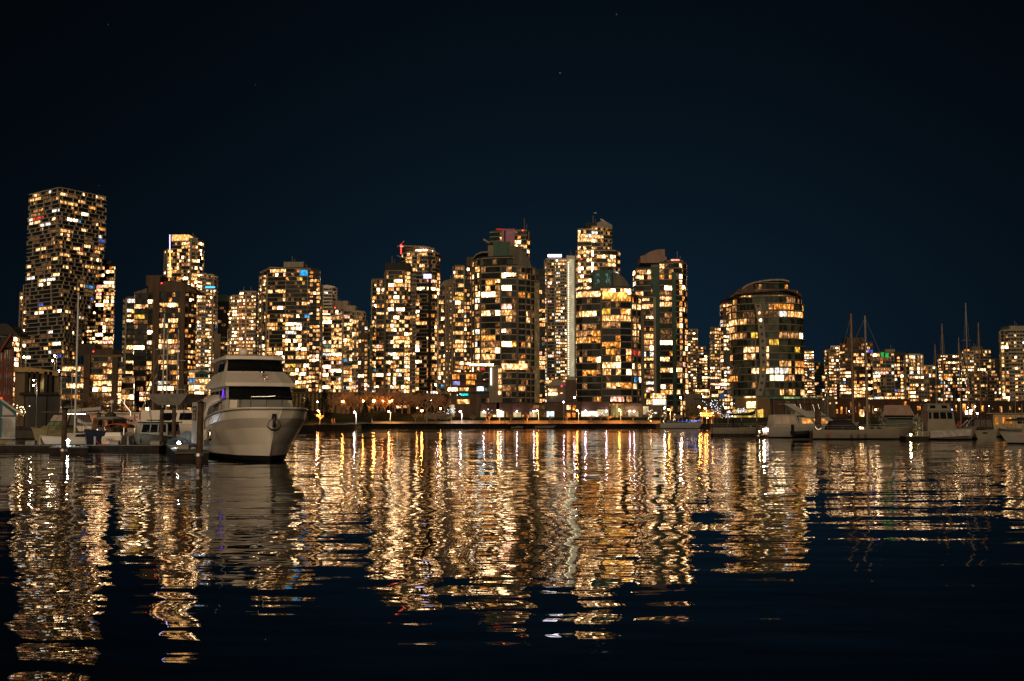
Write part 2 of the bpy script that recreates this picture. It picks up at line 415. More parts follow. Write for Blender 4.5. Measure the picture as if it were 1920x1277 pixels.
    def patch(s, name, x0, x1, y0, y1, mat, d=-.3, yr=None, th=.12):
        m = MB(s.off); D = s.D + d * s.k - (s.k > 1.02) * .3
        m.box(X(x0, (y0 + y1) / 2, D), X(x1, (y0 + y1) / 2, D), D, D + th, Z(y1, D), Z(y0, D)); return m.build(name, mat, s.t)
    def pier(s, px, w, ytop, ybot, mat, d=-.5, dd=1.2):
        D = s.D + d * s.k; w *= s.k; m = MB(s.off); x = X(px, s.yref, D); z0 = LAND if ybot is None else Z(ybot, D)
        m.box(x - w / 2, x + w / 2, D, D + dd, z0, Z(ytop, D)); return m.build('pier', mat, s.t)
    def done(s, cap=100):
        s.wall.build('wall', s.wm, s.t)
        if s.slab.v: s.slab.build('floor_edges', s.slabm, s.t, kind='stuff')
        if s.fin.v: s.fin.build('facade_fins', s.finm, s.t, kind='stuff')
        if s.bal.v: s.bal.build('balconies', [s.slabm, GLASSG], s.t, kind='stuff')
        s.units.sort(key=lambda a: -a[0])
        for i, (w, qs) in enumerate(s.units):
            if i < cap:
                m = MB(s.off)
                for qd, mi in qs: m.quad(*qd, mi)
                m.build('window', WM, s.t)
            else:
                for qd, mi in qs: s.rest.quad(*qd, mi)
        if s.rest.v: s.rest.build('windows', WM, s.t, kind='stuff')
        return s.t
REDL = lit('red_lamp', (1, .03, .02), 9, 0); ORL = lit('crown_light', (1, .50, .14), 1.5, .6, .4); VIOL = lit('violet_strip', (.55, .45, 1), 3, 0)
AMB = lit('amber_strip', (1, .45, .12), 2.6, 0); WLED = lit('white_strip', (1, .93, .75), 4, 0); BLUEL = lit('blue_strip', (.08, .25, 1), 2.2, 0)
CREAML = lit('cream_wash', (1, .80, .45), .75, .3, .3); PINKL = lit('pink_lamp', (1, .62, .82), 9, 0); GREENL = lit('green_lamp', (.05, 1, .15), .5, .8, 1.2)
REDWASH = lit('red_wash', (1, .25, .22), .30, .3, .3)

# --- twisting tower at the far left: every storey its own outline
def interp(tab, y):
    for (y0, v0), (y1, v1) in zip(tab, tab[1:]):
        if y <= y1: return v0 + (v1 - v0) * max(0, (y - y0)) / (y1 - y0)
    return tab[-1][1]
def twisting_tower():
    D = 800
    T = Tower('twisting_tower', 'tallest tower at the far left, a pixelated grid of boxes widening towards its top', 110, D, yref=560)
    LE = [(352, 57), (450, 53), (540, 50), (600, 49), (700, 49)]; CO = [(352, 113), (450, 111), (520, 112), (600, 117), (700, 115)]
    RI = [(352, 199), (440, 197), (470, 193), (500, 186), (540, 178), (600, 163), (660, 146), (700, 138)]
    zt = Z(352, D); fh = 2.93; n = int((zt - Z(770, D)) / fh)
    fr = MB(T.off)
    for i in range(n):
        z1 = zt - i * fh; z0 = z1 - fh; yp = HOR - (z0 + fh / 2 - CAMH) / D * F
        slope = lambda x, d: Vector((X(x, yp, D + d), D + d))
        A, C, B = slope(interp(LE, yp), 26), slope(interp(CO, yp), 0), slope(interp(RI, yp), 34)
        bk = Vector((B.x - 22, B.y + 14)); bk2 = Vector((A.x + 6, A.y + 26))
        T.wall.prism([A, C, B, bk, bk2], z0, z1, T.wi(DARK))
        for (a, b, nb) in ((A, C, 8), (C, B, 13)):
            u = (b - a).normalized(); nr = Vector((u.y, -u.x)); w = (b - a).length; bw = w / nb
            # slab line and staggered fins
            o = nr * 1.1
            fr.prism([a + o, b + o, b, a], z0 - .26, z0 + .26)
            if i == 0: fr.prism([a + o, b + o, b, a], z1 - .3, z1 + .3)
            st = R.choice((0, .5, 1, 1.5))
            j = st
            while j < nb + .01:
                c = a + u * min(j * bw, w - .2)
                fr.prism([c - u * .22 + o * .98, c + u * .22 + o * .98, c + u * .22, c - u * .22], z0 + .2, z1 - .2)
                j += R.choice((1.5, 2, 2, 3))
            j = 0
            while j < nb:
                q = R.choice((1, 1, 2, 3)); q = min(q, nb - j)
                c0 = a + u * (j * bw + .35) + nr * .06; c1 = a + u * ((j + q) * bw - .35) + nr * .06
                lit_ = R.random() < (.21 if i > 3 else .3) * (1.3 if 12 < i < 24 else 1)
                mi = pick('house') if lit_ else NP + R.choice((0, 0, 0, 2))
                if not lit_ and R.random() < .12: mi = 4; 
                qd = ((c0.x, c0.y, z0 + .55), (c1.x, c1.y, z0 + .55), (c1.x, c1.y, z1 - .5), (c0.x, c0.y, z1 - .5))
                if mi < NP: T.units.append((q * bw + (5 if mi != 4 else 0), [(qd, mi)]))
                else: T.rest.quad(*qd, mi)
                j += q
    fr.build('box_frames', surf('house_frame', (.24, .21, .17), .8, 0, .2, .5, .3), T.t, kind='stuff')
    m = MB(T.off); m.box(X(70, 352, D + 12), X(104, 352, D + 12), D + 22, D + 34, zt, zt + 3); m.build('plant_room', DGREY, T.t)
    T.done()
twisting_tower()

ANT = {'brown_stepped_tower': (735, 493, 9), 'dark_banded_tower': (548, 491, 7), 'speckled_tower': (470, 546, 7), 'red_topped_tower': (983, 430, 12), 'tallest_central_tower': (1112, 418, 9), 'pink_roofed_tower': (1270, 488, 8), 'stepped_pale_block': (633, 564, 6),
 'brown_topped_tower': (1594, 633, 7), 'right_edge_tower': (1903, 611, 7), 'twin_slab_tower': (1826, 650, 6), 'slim_bright_tower': (1070, 479, 8), 'orange_crowned_tower': (362, 446, 7), 'arched_beige_tower': (845, 523, 5), 'green_lit_tower': (1670, 655, 6)}
def tower(name, label, px, D, fn, cat='tower', cap=100, yref=680, slabm=None, finm=None, group=None):
    T = Tower(name, label, px, D, cat, yref, group)
    if slabm: T.slabm = slabm
    if finm: T.finm = finm
    fn(T)
    if name in ANT:
        ax, ay, ah = ANT[name]; p = P(ax, ay, T.D + 6 * T.k); m = MB(T.off); m.tube([(p.x, p.y, p.z - 1), (p.x, p.y, p.z + ah * .6)], .16, 5); m.tube([(p.x + 1.6, p.y, p.z - 1), (p.x + 1.6, p.y, p.z + ah * .3)], .12, 5); m.build('roof_antenna', CONC, T.t)
    return T.done(cap)

def f(T):
    T.block([(148, 0), (180, 0)], 500, 652, 'punch', 2.9, DARK, 20, pal='cream', p=.5)
    T.block([(180, -1), (213, -1)], 497, 652, 'glass', 2.9, DARK, 24, slab=.7, st=.34, pal='cream', p=.38)
    T.boxpx('plant_room', 180, 200, 487, 498, CONCD, 2, 12)
tower('banded_tower', 'narrow dark tower with thin white floor bands, right behind the tallest tower', 195, 860, f, slabm=WHITEC, yref=570)
def f(T):
    T.block([(38, 4), (44, 0), (60, 0)], 545, None, 'balc', 2.9, DARK, 20, p=.35, pal='house')
    T.block([(44, 2), (60, 2)], 531, 546, 'balc', 2.9, DARK, 14, p=.3)
tower('balcony_tower', 'balconied tower whose ragged left side shows beyond the foot of the tallest tower', 46, 830, f, yref=600)
def f(T):
    T.block([(0, 0), (24, 0), (34, 6)], 628, None, 'glass', 3.2, DARK, 22, p=.5, pal='cream', slab=.5)
    T.shell('curved_roof', [(-10, 612), (4, 606), (14, 608), (24, 616), (35, 628)], 630, DGREY, 0, 14)
tower('round_topped_block', 'low dark block with a curved roof behind the orange steel hall at the left edge', 12, 640, f, cat='building', cap=60)

# --- B: brown tower behind the left marina
def f(T):
    T.block([(232, 4), (236, 0), (251, 0)], 556, None, 'balc', 2.95, BROWN, 18, p=.35, balc=.6, pal='cream')
    T.block([(250, -1), (276, -1)], 548, None, 'glass', 2.95, DGREY, 18, p=.62, pal='cream')
    T.block([(275, -1.5), (296, -2.5)], 518, 549, 'blank', 2.95, BROWN, 16); T.block([(275, -1.3), (289, -2)], 549, None, 'glass', 2.95, DGREY, 16, p=.6)
    T.block([(288, -2), (296, -2.5), (338, -2.5), (345, -1)], 536, None, ['blank', 'glass', 'glass'], 2.95, BROWN, 18, p=.6, rows=[None, [(542, 1.00), (560, 0.00), (572, 1.00), (583, 0.45), (592, 0.10), (600, 0.85), (610, 0.80), (619, 0.50), (634, 0.50), (647, 0.90), (657, 0.90), (671, 0.00), (684, 0.80), (696, 0.20), (713, 0.60), (721, 0.80), (731, 0.80)], [(542, 1.00), (560, 0.00), (572, 1.00), (583, 0.45), (592, 0.10), (600, 0.85), (610, 0.80), (619, 0.50), (634, 0.50), (647, 0.90), (657, 0.90), (671, 0.00), (684, 0.80), (696, 0.20), (713, 0.60), (721, 0.80), (731, 0.80)]])
    T.block([(344, 0), (352, 0), (366, 4)], 545, None, 'punch', 2.95, BROWN, 16, p=.6, pal='amber')
    T.pier(290, 2.6, 530, None, BROWN, -3.4); T.pier(340, 2.0, 532, None, BROWN, -3.2)
    T.shell('curved_roof', [(296, 531), (310, 527), (325, 526), (340, 528), (356, 538), (368, 546)], 547, BROWN, -3, 10)
    T.boxpx('plant_room', 274, 303, 516, 536, BROWN, 1, 10)
    T.patch('roof_lamp', 302, 304, 530, 532, REDL, -3.3)
    T.shell('roof_terrace', [(250, 549), (258, 546), (268, 543), (276, 540)], 550, CONCD, -1.5, 8)
tower('brown_tower', 'broad brown tower with two plain vertical piers, behind the masts of the left marina', 300, 455, f, slabm=DGREY)
def f(T):
    T.block([(307, 4), (312, 0), (322, 0)], 466, None, 'balc', 2.95, CONCD, 14, p=.6, pal='cream')
    T.block([(321, -1), (355, -2), (372, -1), (379, 3)], 452, None, 'glass', 2.95, CONCD, 20, p=.5, pal='cream', slab=.5)
    T.boxpx('roof_screen', 322, 354, 440, 452, ORL, 0, 8); T.boxpx('roof_screen', 354, 371, 446, 456, CONC, 0, 9)
    T.strip('light_strip', (318.5, 440), (318.5, 467), .55, VIOL, -2); T.strip('light_strip', (318.5, 467), (320, 520), .7, AMB, -2)
    T.pier(355, .9, 446, None, CONC, -2.6)
tower('orange_crowned_tower', 'tower with a glowing orange crown and a violet and amber light strip', 340, 560, f, slabm=SLABW, yref=600)
def f(T):
    T.block([(368, -1), (384, -1)], 512, None, 'punch', 2.95, BEIGE, 18, p=.65, bay=1.9, pal='cream')
    T.block([(384, -1), (396, -1), (403, 4)], 514, None, 'balc', 2.95, BEIGE, 18, p=.55, balc=.8, pal='cream')
    T.patch('sky_sign', 385, 403, 537, 540, lit('cyan_sign', (.05, .5, 1), 2.2, 0), -2.4)
tower('beige_tower', 'beige tower with small windows and a cyan light, beside the orange crowned one', 385, 540, f, slabm=WHITEC)
def f(T):
    T.block([(402, 0), (430, 0)], 566, None, 'glass', 2.95, DARK, 20, p=.08, pal='dim')
    T.shell('green_roof', [(404, 566), (408, 556), (416, 552), (426, 553), (433, 558)], 567, GREENW, 0, 10)
    T.strip('light_strip', (407, 575), (407, 622), 1.0, lit('dim_blue_strip', (.03, .12, .6), .35, 0), -.4)
tower('dark_glass_tower', 'almost unlit dark glass tower with a green roof and a dim blue strip', 416, 640, f, slabm=DARK)
def f(T):
    T.block([(400, 0), (413, 0)], 626, None, 'blank', 2.95, BEIGE, 10)
    T.block([(413, 1), (428, 1)], 630, None, 'punch', 2.95, DGREY, 12, p=.6, pal='cream')
tower('plain_walled_block', 'block with a plain beige side wall just above the roof of the motor yacht', 410, 500, f, cat='building', cap=60)
# --- D
def f(T):
    T.block([(428, 3), (434, 0), (447, 0)], 553, None, 'punch', 2.95, CONC, 16, p=.7, bay=1.8, pal='cream')
    T.block([(447, -1), (461, -1.5), (478, -1.5), (486, 2)], 546, None, 'punch', 2.95, CONC, 18, p=.72, bay=1.8, gap=.4, pal='cream')
    for x in (448, 452, 461): T.strip('light_strip', (x, 552), (x, 665), .3, lit('orange_line', (1, .3, .08), .5, 0), -2)
    T.strip('roof_mast', (457, 538), (457, 548), .4, CONC, 2)
tower('speckled_tower', 'pale tower densely speckled with small windows and thin orange lines', 457, 540, f, slabm=SLABW)
# --- E
def f(T):
    T.block([(486, 6), (492, 2), (499, 0)], 512, None, 'balc', 2.95, DGREY, 18, p=.5, balc=.4)
    T.block([(499, 0), (534, -1.5), (580, -1.5)], 502, None, 'glass', 2.95, DGREY, 20, p=.42, unlit=[(GLASSD, 4), (GLASS, 3)], fin=8, rows=[[(508, 0.95), (519, 0.40), (528, 0.00), (536, 0.10), (545, 0.50), (556, 0.05), (564, 0.80), (572, 0.10), (580, 0.85), (587, 0.05), (596, 0.40), (605, 0.75), (613, 0.30), (621, 0.10), (629, 0.60), (637, 0.70), (645, 0.00), (653, 0.85), (661, 0.50), (668, 0.80), (677, 0.60), (686, 0.20), (700, 0.70), (711, 0.50), (719, 0.60)], [(508, 0.10), (523, 0.60), (536, 0.10), (545, 0.45), (558, 0.00), (569, 0.10), (580, 0.05), (591, 0.60), (599, 0.10), (607, 0.80), (615, 0.90), (624, 0.70), (631, 0.70), (638, 0.60), (645, 0.80), (653, 1.00), (663, 0.80), (670, 0.80), (678, 0.10), (686, 0.90), (694, 0.90), (701, 0.70), (709, 0.90), (718, 1.00)]])
    T.block([(579, -2), (598, -2)], 506, None, 'brick', 2.95, DARK, 18, bay=2.2, gap=.5, p=.62)
    T.block([(597, 0), (601, 3)], 530, None, 'balc', 2.95, DGREY, 12, p=.5)
    T.boxpx('plant_room', 532, 569, 491, 503, CONC, 1, 12)
    T.shell('roof_canopy', [(487, 510), (503, 503), (506, 500), (533, 502), (560, 503.5), (584, 506)], 507, CONC, -3, 12, th=.5)
    T.patch('blue_window', 562, 577, 506, 517, lit('blue_room', (.05, .42, .85), 1.0, .5), -2.2)
    T.boxpx('roof_hut', 580, 595, 504, 509, BRICK, 0, 6)
tower('dark_banded_tower', 'wide dark tower with one turquoise window at its top, just right of the motor yacht', 545, 430, f, slabm=SLABC)
def f(T):
    T.block([(600, 3), (606, 0), (620, 0), (628, 3)], 538, None, 'balc', 2.95, DGREY, 14, p=.25, slab=1.3, st=.9, pal='cool')
    T.strip('light_strip', (601.5, 547), (601.5, 596), 1.5, lit('white_wash', (1, .86, .68), 1.6, .3), -1)
    T.shell('roof_canopy', [(600, 537), (612, 534), (628, 537)], 539, WHITEC, -1, 10)
tower('white_banded_tower', 'slim tower wrapped in curved white balcony bands, peeping over the stepped pale block', 614, 640, f, slabm=WHITEC)
def f(T):
    T.block([(596, 3), (606, 0), (640, -1)], 590, None, 'glass', 2.95, CONCD, 18, p=.62, pal='cream', unlit=[(GLASSD, 3), (GLASS, 2)])
    T.block([(604, 2), (638, 1)], 578, 592, 'glass', 2.95, CONCD, 14, p=.8, pal='cream')
    T.block([(640, -1), (660, -1)], 588, None, 'glass', 2.95, CONCD, 18, p=.66, pal='cream')
    T.block([(659, 0), (672, 0), (684, 4)], 582, None, 'fins', 2.95, CONC, 18, p=.35, pal='cream')
    T.boxpx('plant_room', 625, 652, 564, 580, CONC, 3, 12); T.boxpx('roof_hut', 648, 666, 573, 584, CONC, 2, 10)
    T.patch('roof_lamp', 627, 629, 576, 578, REDL, 0); T.pier(642, .7, 584, None, CONC, -1.8)
tower('stepped_pale_block', 'stepped pale block with a boxy roof hut, left of the twin towers', 640, 462, f, slabm=SLABW)
def f(T):
    T.block([(671, 0), (689, 0)], 601, None, 'brick', 2.95, BROWN, 14, p=.62, bay=2.1)
    T.block([(689, 2), (698, 2)], 606, None, 'punch', 2.95, GREENW, 12, p=.3, pal='cool', bay=1.8)
tower('slim_brown_block', 'slim brown block with a green strip, at the left foot of the twin towers', 682, 450, f, cap=80, slabm=DARK)
# --- G and H
def f(T):
    T.block([(697, 0), (705, -.5), (721, -.5)], 522, None, 'balc', 2.95, BROWN, 18, p=.66, slab=.5, balc=.3)
    T.block([(721, -2), (727, -2.6), (758, -2.6), (768, 0)], 507, None, 'glass', 2.95, DGREY, 20, p=.5)
    T.block([(767, 1), (779, 1)], 512, None, 'punch', 2.95, CONCD, 18, p=.6)
    T.boxpx('plant_room', 722, 768, 493, 507, DARK, 0, 14)
    T.pier(721, .9, 510, None, CONCD, -3)
tower('brown_stepped_tower', 'front one of the twin towers, brown with a flat black roof box', 735, 432, f, slabm=SLABC)
def f(T):
    T.block([(752, 4), (762, -1), (800, -2.5), (815, -1), (824, 4)], 472, None, ['glass', 'glass', 'glass', 'glass'], 2.95, CONC, 20, p=.46, unlit=[(GLASSD, 3), (GLASS, 2)])
    T.block([(768, 2), (800, 1), (813, 3)], 463, 474, 'glass', 2.9, CONC, 12, p=.6, pal='cream')
    T.shell('curved_roof', [(745, 460), (756, 460), (775, 460.5), (795, 461), (806, 463), (815, 469), (821, 476)], 478, CONC, -2.5, 10, th=.7)
    T.shell('balcony_fin', [(744, 478), (752, 481), (760, 483)], 485, CONC, -1, 6, th=.6)
    T.strip('lit_roof_mast', (752, 458), (752, 476), .7, lit('red_mast', (1, .06, .04), 3, .3), -3)
    T.strip('lit_roof_mast', (752, 458), (758, 452), .4, lit('red_mast_dim', (1, .12, .08), .4, .3), -3)
    T.patch('roof_lamp', 792, 794, 469, 471, REDL, -3); T.patch('roof_lamp', 798, 800, 469, 471, REDL, -3); T.patch('roof_lamp', 750, 756, 461, 463, lit('red_glow', (1, .2, .12), 3, 0), -3.2)
    T.patch('lit_sign', 794, 809, 514, 522, lit('lilac_window', (.68, .62, 1), 2.6, .5), -2.9)
    T.pier(805, 1.2, 480, None, DARK, -2.8, 1)
tower('curved_roof_tower', 'rear, taller one of the twin towers, with a red lit mast and curved roof', 788, 485, f, slabm=SLABW)
def f(T):
    T.block([(822, 0), (836, 0)], 552, None, 'balc', 2.95, DGREY, 14, p=.66, pal='cream')
    T.block([(828, 1), (834, -1), (849, -1)], 528, None, 'punch', 2.95, BEIGE, 14, p=.35, bay=2.0, gap=.5)
    T.shell('arched_parapet', [(826, 534), (830, 529), (836, 525.5), (843, 523.5), (850, 523)], 536, BEIGE, -1.4, 6)
    for x in (836, 841, 847): T.pier(x, .7, 532, None, BEIGE, -1.8)
tower('arched_beige_tower', 'beige tower with a rounded parapet and slim vertical ribs, right of the twin towers', 838, 470, f, slabm=SLABC)
def f(T):
    T.block([(850, 2), (853, 0), (869, 0)], 496, None, 'balc', 2.95, DGREY, 16, p=.66, slab=.4, unlit=[(GLASSD, 2), (GLASS, 3)])
    T.block([(869, 0), (886, 0)], 499, None, 'brick', 2.95, DARK, 16, bay=2.0, p=.62)
    T.boxpx('plant_room', 875, 892, 482, 499, BROWN, 2, 9)
tower('narrow_brick_tower', 'narrow dark tower with paired windows against the left side of the round shouldered central tower', 868, 440, f, slabm=SLABC)
# --- K: the central front tower
def f(T):
    T.block([(886, 7), (891, 3), (902, 0)], 482, None, 'balc', 2.95, DGREY, 20, p=.6, pal='cream', slab=.5)
    T.block([(901, 0), (938, -2.2), (970, -2.2)], 497, None, 'glass', 2.95, DARK, 20, p=.36, bay=2.5, slab=.12, st=.3, head=.9, unlit=[(GLASS, 3), (GLASSD, 2)], rows=[[(487, 0.50), (504, 0.10), (528, 0.75), (541, 0.70), (551, 0.45), (562, 0.00), (574, 0.00), (586, 0.60), (596, 0.00), (606, 0.00), (617, 0.00), (630, 0.80), (641, 1.00), (654, 1.00), (665, 1.00), (674, 0.00)], [(514, 1.00), (527, 0.50), (539, 0.50), (550, 0.60), (562, 0.60), (572, 0.20), (584, 0.70), (596, 0.95), (606, 0.00), (617, 0.50), (630, 0.00), (641, 0.95), (654, 0.05), (665, 0.10), (675, 0.00), (701, 0.05), (719, 0.05), (732, 0.70)]])
    T.block([(970, -2.2), (985, -1), (1003, 3.5)], 498, None, 'glass', 2.95, CONCD, 22, p=.17, fin=2, slab=.3, bay=2.1, pal='amber')
    T.block([(938, -1.6), (971, -1.8)], 690, None, 'glass', 2.95, GREENW, 18, p=.14, bay=2.3, unlit=[(GLASSG, 2), (GLASS, 1)], pal='amber')
    T.block([(1002, 4), (1010, 6)], 520, None, 'glass', 2.95, CONCD, 12, p=.3)
    T.block([(896, 2), (950, -1), (962, -1)], 480, 499, 'glass', 3.2, DARK, 16, p=.25, slab=.5, bay=2.4)
    T.boxpx('glass_lantern', 925, 957, 453, 482, GREENW, 2, 12)
    T.shell('concrete_shell', [(955, 463), (962, 460), (972, 462), (984, 474), (992, 487), (997, 500)], 503, CONCD, -1, 6)
    T.shell('roof_canopy', [(887, 483), (893, 476), (902, 472), (915, 471)], 474, CONC, 1, 12, th=.6)
    T.boxpx('roof_block', 915, 926, 460, 482, BEIGE, 3, 10)
    T.pier(1007, 1.8, 530, None, lit('light_washed_pier', (1, .62, .25), .10, .4, .5), 2.2, 1.4)  # the pier glows faintly itself; light on it is put into its material
    T.patch('lit_storey', 941, 989, 682, 693, PAL[0], -3.1); T.patch('lit_storey', 880, 925, 682, 686, PAL[12], -3.1)
    T.pier(939, .6, 500, 690, CONCD, -3.2, .6); T.pier(971, .6, 500, None, CONCD, -3.0, .6)
tower('round_shouldered_tower', 'big dark glass tower in the centre with a sloping concrete shell on its roof', 945, 400, f, slabm=SLABC, finm=CONCD)
def f(T):
    T.block([(918, 2), (942, 0)], 432, None, 'glass', 2.95, GREENW, 14, p=.02, unlit=[(GLASSG, 1)])
    T.block([(940, -1), (965, -1)], 429.5, 520, 'blank', 2.95, PINK, 14)
    T.block([(965, 0), (988, 0), (993, 3)], 430, None, 'glass', 2.95, CONCD, 16, p=.3, balc=.3)
    T.strip('dark_slot', (946.5, 432), (946.5, 456), 1.0, DARK, -1.2)
    T.patch('roof_glow', 930, 944, 428.5, 431.5, lit('red_glow2', (1, .05, .03), .4, .3), -1.4); T.patch('roof_lamp', 979, 981, 431, 433, REDL, -1)
    T.patch('red_washed_wall', 941, 965, 430, 456, lit('pink_wash', (1, .36, .32), .16, .2), -1.2)  # red light on the blank wall is put in as a faint glow
    T.shell('roof_fin', [(906, 447), (912, 450), (918, 454)], 455, CONC, 0, 5, th=1)
tower('red_topped_tower', 'tower with a red lit blank wall showing above the central dark glass tower', 955, 520, f, slabm=SLABC)
def f(T):
    T.block([(1005, 0), (1022, 0)], 505, None, 'glass', 2.95, DGREY, 14, p=.4)
tower('narrow_shadowed_tower', 'narrow half hidden tower between the central dark glass tower and the slim bright white one', 1013, 470, f, cap=60, slabm=DARK)
# --- L
def f(T):
    T.block([(1023, 3), (1027, 0), (1039, 0)], 484, None, 'balc', 2.8, CONC, 14, p=.78, pal='cool', slab=1.0)
    T.block([(1039, 0), (1063, 0)], 484, None, 'punch', 2.8, CONC, 14, p=.55, pal='cool', bay=1.9)
    T.block([(1063, -.5), (1079, 1)], 479, None, 'blank', 2.8, WHITEC, 14)
    T.patch('oval_roof_light', 1027, 1053, 477, 482, lit('lilac_roof', (.95, .85, 1), 4, .2), -1)
    T.patch('washed_wall', 1067.5, 1076.5, 486, 706, lit('cream_wall_wash', (1, .80, .46), .50, .25, .15), -.9)  # light washing the white wall is put in as a glowing panel
    m = MB(T.off)
    for i in range(52):
        y = 492 + i * 4.1; p = P(1066, y, T.D - 1.4); m.box(p.x - .35, p.x + .35, p.y, p.y + .3, p.z - .32, p.z + .32)
    m.build('stair_lamps', lit('stair_lamp', (1, .86, .55), 5, 0), T.t, kind='stuff')
tower('slim_bright_tower', 'slim bright tower with an oval roof light and lamps down its white edge', 1050, 560, f, slabm=WHITEC)
# --- M, N
def f(T):
    T.block([(1084, 1), (1110, 0)], 428, None, 'glass', 2.95, CONC, 18, p=.5, pal='cream', unlit=[(GLASSD, 3), (GLASS, 2)])
    T.block([(1110, -1), (1132, -1), (1148, 1)], 424, 470, 'glass', 2.95, CONC, 16, p=.5, pal='cream')
    T.block([(1080, 2), (1110, 1)], 468, None, 'glass', 2.95, CONCD, 18, p=.52, pal='cream')
    T.block([(1110, -1.5), (1140, -1.5), (1155, 0), (1163, 4)], 468, None, 'glass', 2.95, CONCD, 20, p=.5, pal='cream')
    T.boxpx('plant_room', 1098, 1120, 418, 430, DARK, 2, 8)
    T.shell('roof_drum', [(1119, 418), (1128, 414), (1138, 416), (1148, 422)], 430, CONC, 0, 9)
    T.shell('roof_dish', [(1126, 410), (1130, 411.5), (1137, 416)], 417, WHITEC, 2, 4, th=.9)
    T.strip('light_strip', (1111, 469), (1111, 480), 1.2, PAL[12], -2.4); T.strip('light_strip', (1111, 492), (1111, 512), 1.2, PAL[12], -2.4)
    T.patch('roof_lamp', 1089, 1091, 485, 487, REDL, -1)
tower('tallest_central_tower', 'tallest of the central towers, with a small white dish on its drum shaped roof', 1120, 520, f, slabm=SLABW, yref=590)
def f(T):
    T.block([(1081, 3), (1092, 0), (1128, -1.5)], 542, None, 'glass', 2.95, DGREY, 22, p=.5, bay=2.3, head=.9, unlit=[(GLASSD, 3), (GLASS, 3)], pal='warm', rows=[[(557, 0.70), (569, 0.00), (583, 0.85), (595, 0.00), (609, 0.45), (622, 1.00), (636, 1.00), (649, 0.00), (661, 0.00), (674, 0.80), (688, 0.00), (700, 0.60), (713, 0.00), (723, 0.00), (737, 0.50)], [(557, 0.70), (569, 0.00), (583, 0.85), (595, 0.00), (609, 0.45), (622, 1.00), (636, 1.00), (649, 0.00), (661, 0.00), (674, 0.80), (688, 0.00), (700, 0.60), (713, 0.00), (723, 0.00), (737, 0.50)]])
    T.block([(1127, -2), (1164, -2.5), (1184, -1)], 538, None, 'glass', 2.95, DGREY, 22, p=.6, bay=2.3, head=.92, pal='amber', unlit=[(GLASS, 3)], rows=[[(554, 1.00), (569, 0.00), (583, 0.70), (596, 1.00), (609, 0.80), (622, 0.00), (634, 0.00), (647, 0.95), (659, 0.95), (673, 1.00), (686, 0.60), (700, 1.00), (711, 0.10), (723, 1.00), (735, 0.00)], [(554, 1.00), (569, 0.00), (583, 0.70), (596, 1.00), (609, 0.80), (622, 0.00), (634, 0.00), (647, 0.95), (659, 0.95), (673, 1.00), (686, 0.60), (700, 1.00), (711, 0.10), (723, 1.00), (735, 0.00)]])
    T.block([(1184, -1), (1203, 3.5)], 552, None, 'glass', 2.95, CONCD, 22, p=.42, fin=2, slab=.35)
    T.boxpx('glass_lantern', 1112, 1150, 506, 542, GREENW, 2, 12)
    T.patch('lantern_window', 1116, 1124, 512, 532, PAL[7], 1.7); T.patch('lantern_window', 1136, 1144, 508, 532, PAL[7], 1.7)
    T.shell('concrete_shell', [(1150, 510), (1158, 512), (1170, 521), (1178, 531), (1184, 545)], 547, CONCD, -1, 8)
    T.shell('roof_canopy', [(1184, 549), (1195, 552), (1205, 557)], 560, CONC, -3, 10, th=.4)
    T.patch('lit_penthouse', 1130, 1178, 548, 561, lit('orange_room', (1, .45, .08), 2.0, 1, .5), -3.1)
    T.pier(1128, .6, 545, None, CONCD, -3, .5); T.pier(1205, 1.2, 580, None, CONCD, 2, 1)
    T.patch('lit_lobby', 1145, 1170, 744, 753, PAL[8], -3.2)
tower('amber_lit_tower', 'dark tower with big amber lit rooms and a curved concrete shell on top', 1140, 402, f, slabm=SLABC, finm=CONCD)
def f(T):
    T.block([(1199, 2), (1204, 0), (1226, 0)], 554, None, 'balc', 2.95, DGREY, 16, p=.4, balc=.5)
tower('balcony_annex_tower', 'lower dark tower with projecting balconies between the amber lit tower and the pink roofed one', 1214, 425, f, cap=80, slabm=SLABW)
# --- O
def f(T):
    T.block([(1188, 4), (1193, 0), (1222, -1)], 502, None, 'glass', 2.95, DGREY, 18, p=.36, bay=2.2, pal='cream')
    T.block([(1222, -1.5), (1240, -2)], 497, None, 'glass', 2.95, GREENW, 18, p=.04, unlit=[(GLASSG, 1)], bay=2.2)
    T.block([(1238, -2.2), (1264, -2.2)], 492, None, 'glass', 2.95, DGREY, 20, p=.62, bay=2.4, slab=.1, rows=[[(505, 1.00), (518, 1.00), (531, 0.00), (546, 0.90), (557, 0.90), (569, 0.90), (582, 0.00), (595, 0.85), (609, 0.00), (627, 1.00), (637, 0.85), (649, 0.00), (664, 0.00), (677, 0.85), (689, 0.00), (698, 0.80), (711, 0.00), (726, 0.60), (737, 0.80)]])
    T.block([(1264, -2), (1280, -1), (1289, 4)], 490, None, 'glass', 2.95, CONCD, 20, p=.56)
    T.shell('pink_roof', [(1201, 480), (1212, 478), (1240, 477), (1250, 482)], 493, PINK, 0, 10)
    T.shell('curved_canopy', [(1207, 479), (1218, 472), (1232, 468), (1246, 467), (1247, 477)], 480, PINK, 1, 8)
    T.patch('roof_glow', 1258, 1274, 486, 489, lit('salmon_glow', (1, .35, .22), 1.6, .4), -2.6); T.boxpx('roof_block', 1246, 1281, 488, 494, PINK, 0, 8)
    T.pier(1231, 2.6, 500, None, GREENW, -2.6, 1); T.pier(1264.5, 1.5, 510, None, GREENW, -2.9, 1)
tower('pink_roofed_tower', 'tower with a curved pink roof and dark green vertical glass strips', 1240, 428, f, slabm=SLABC, yref=640)
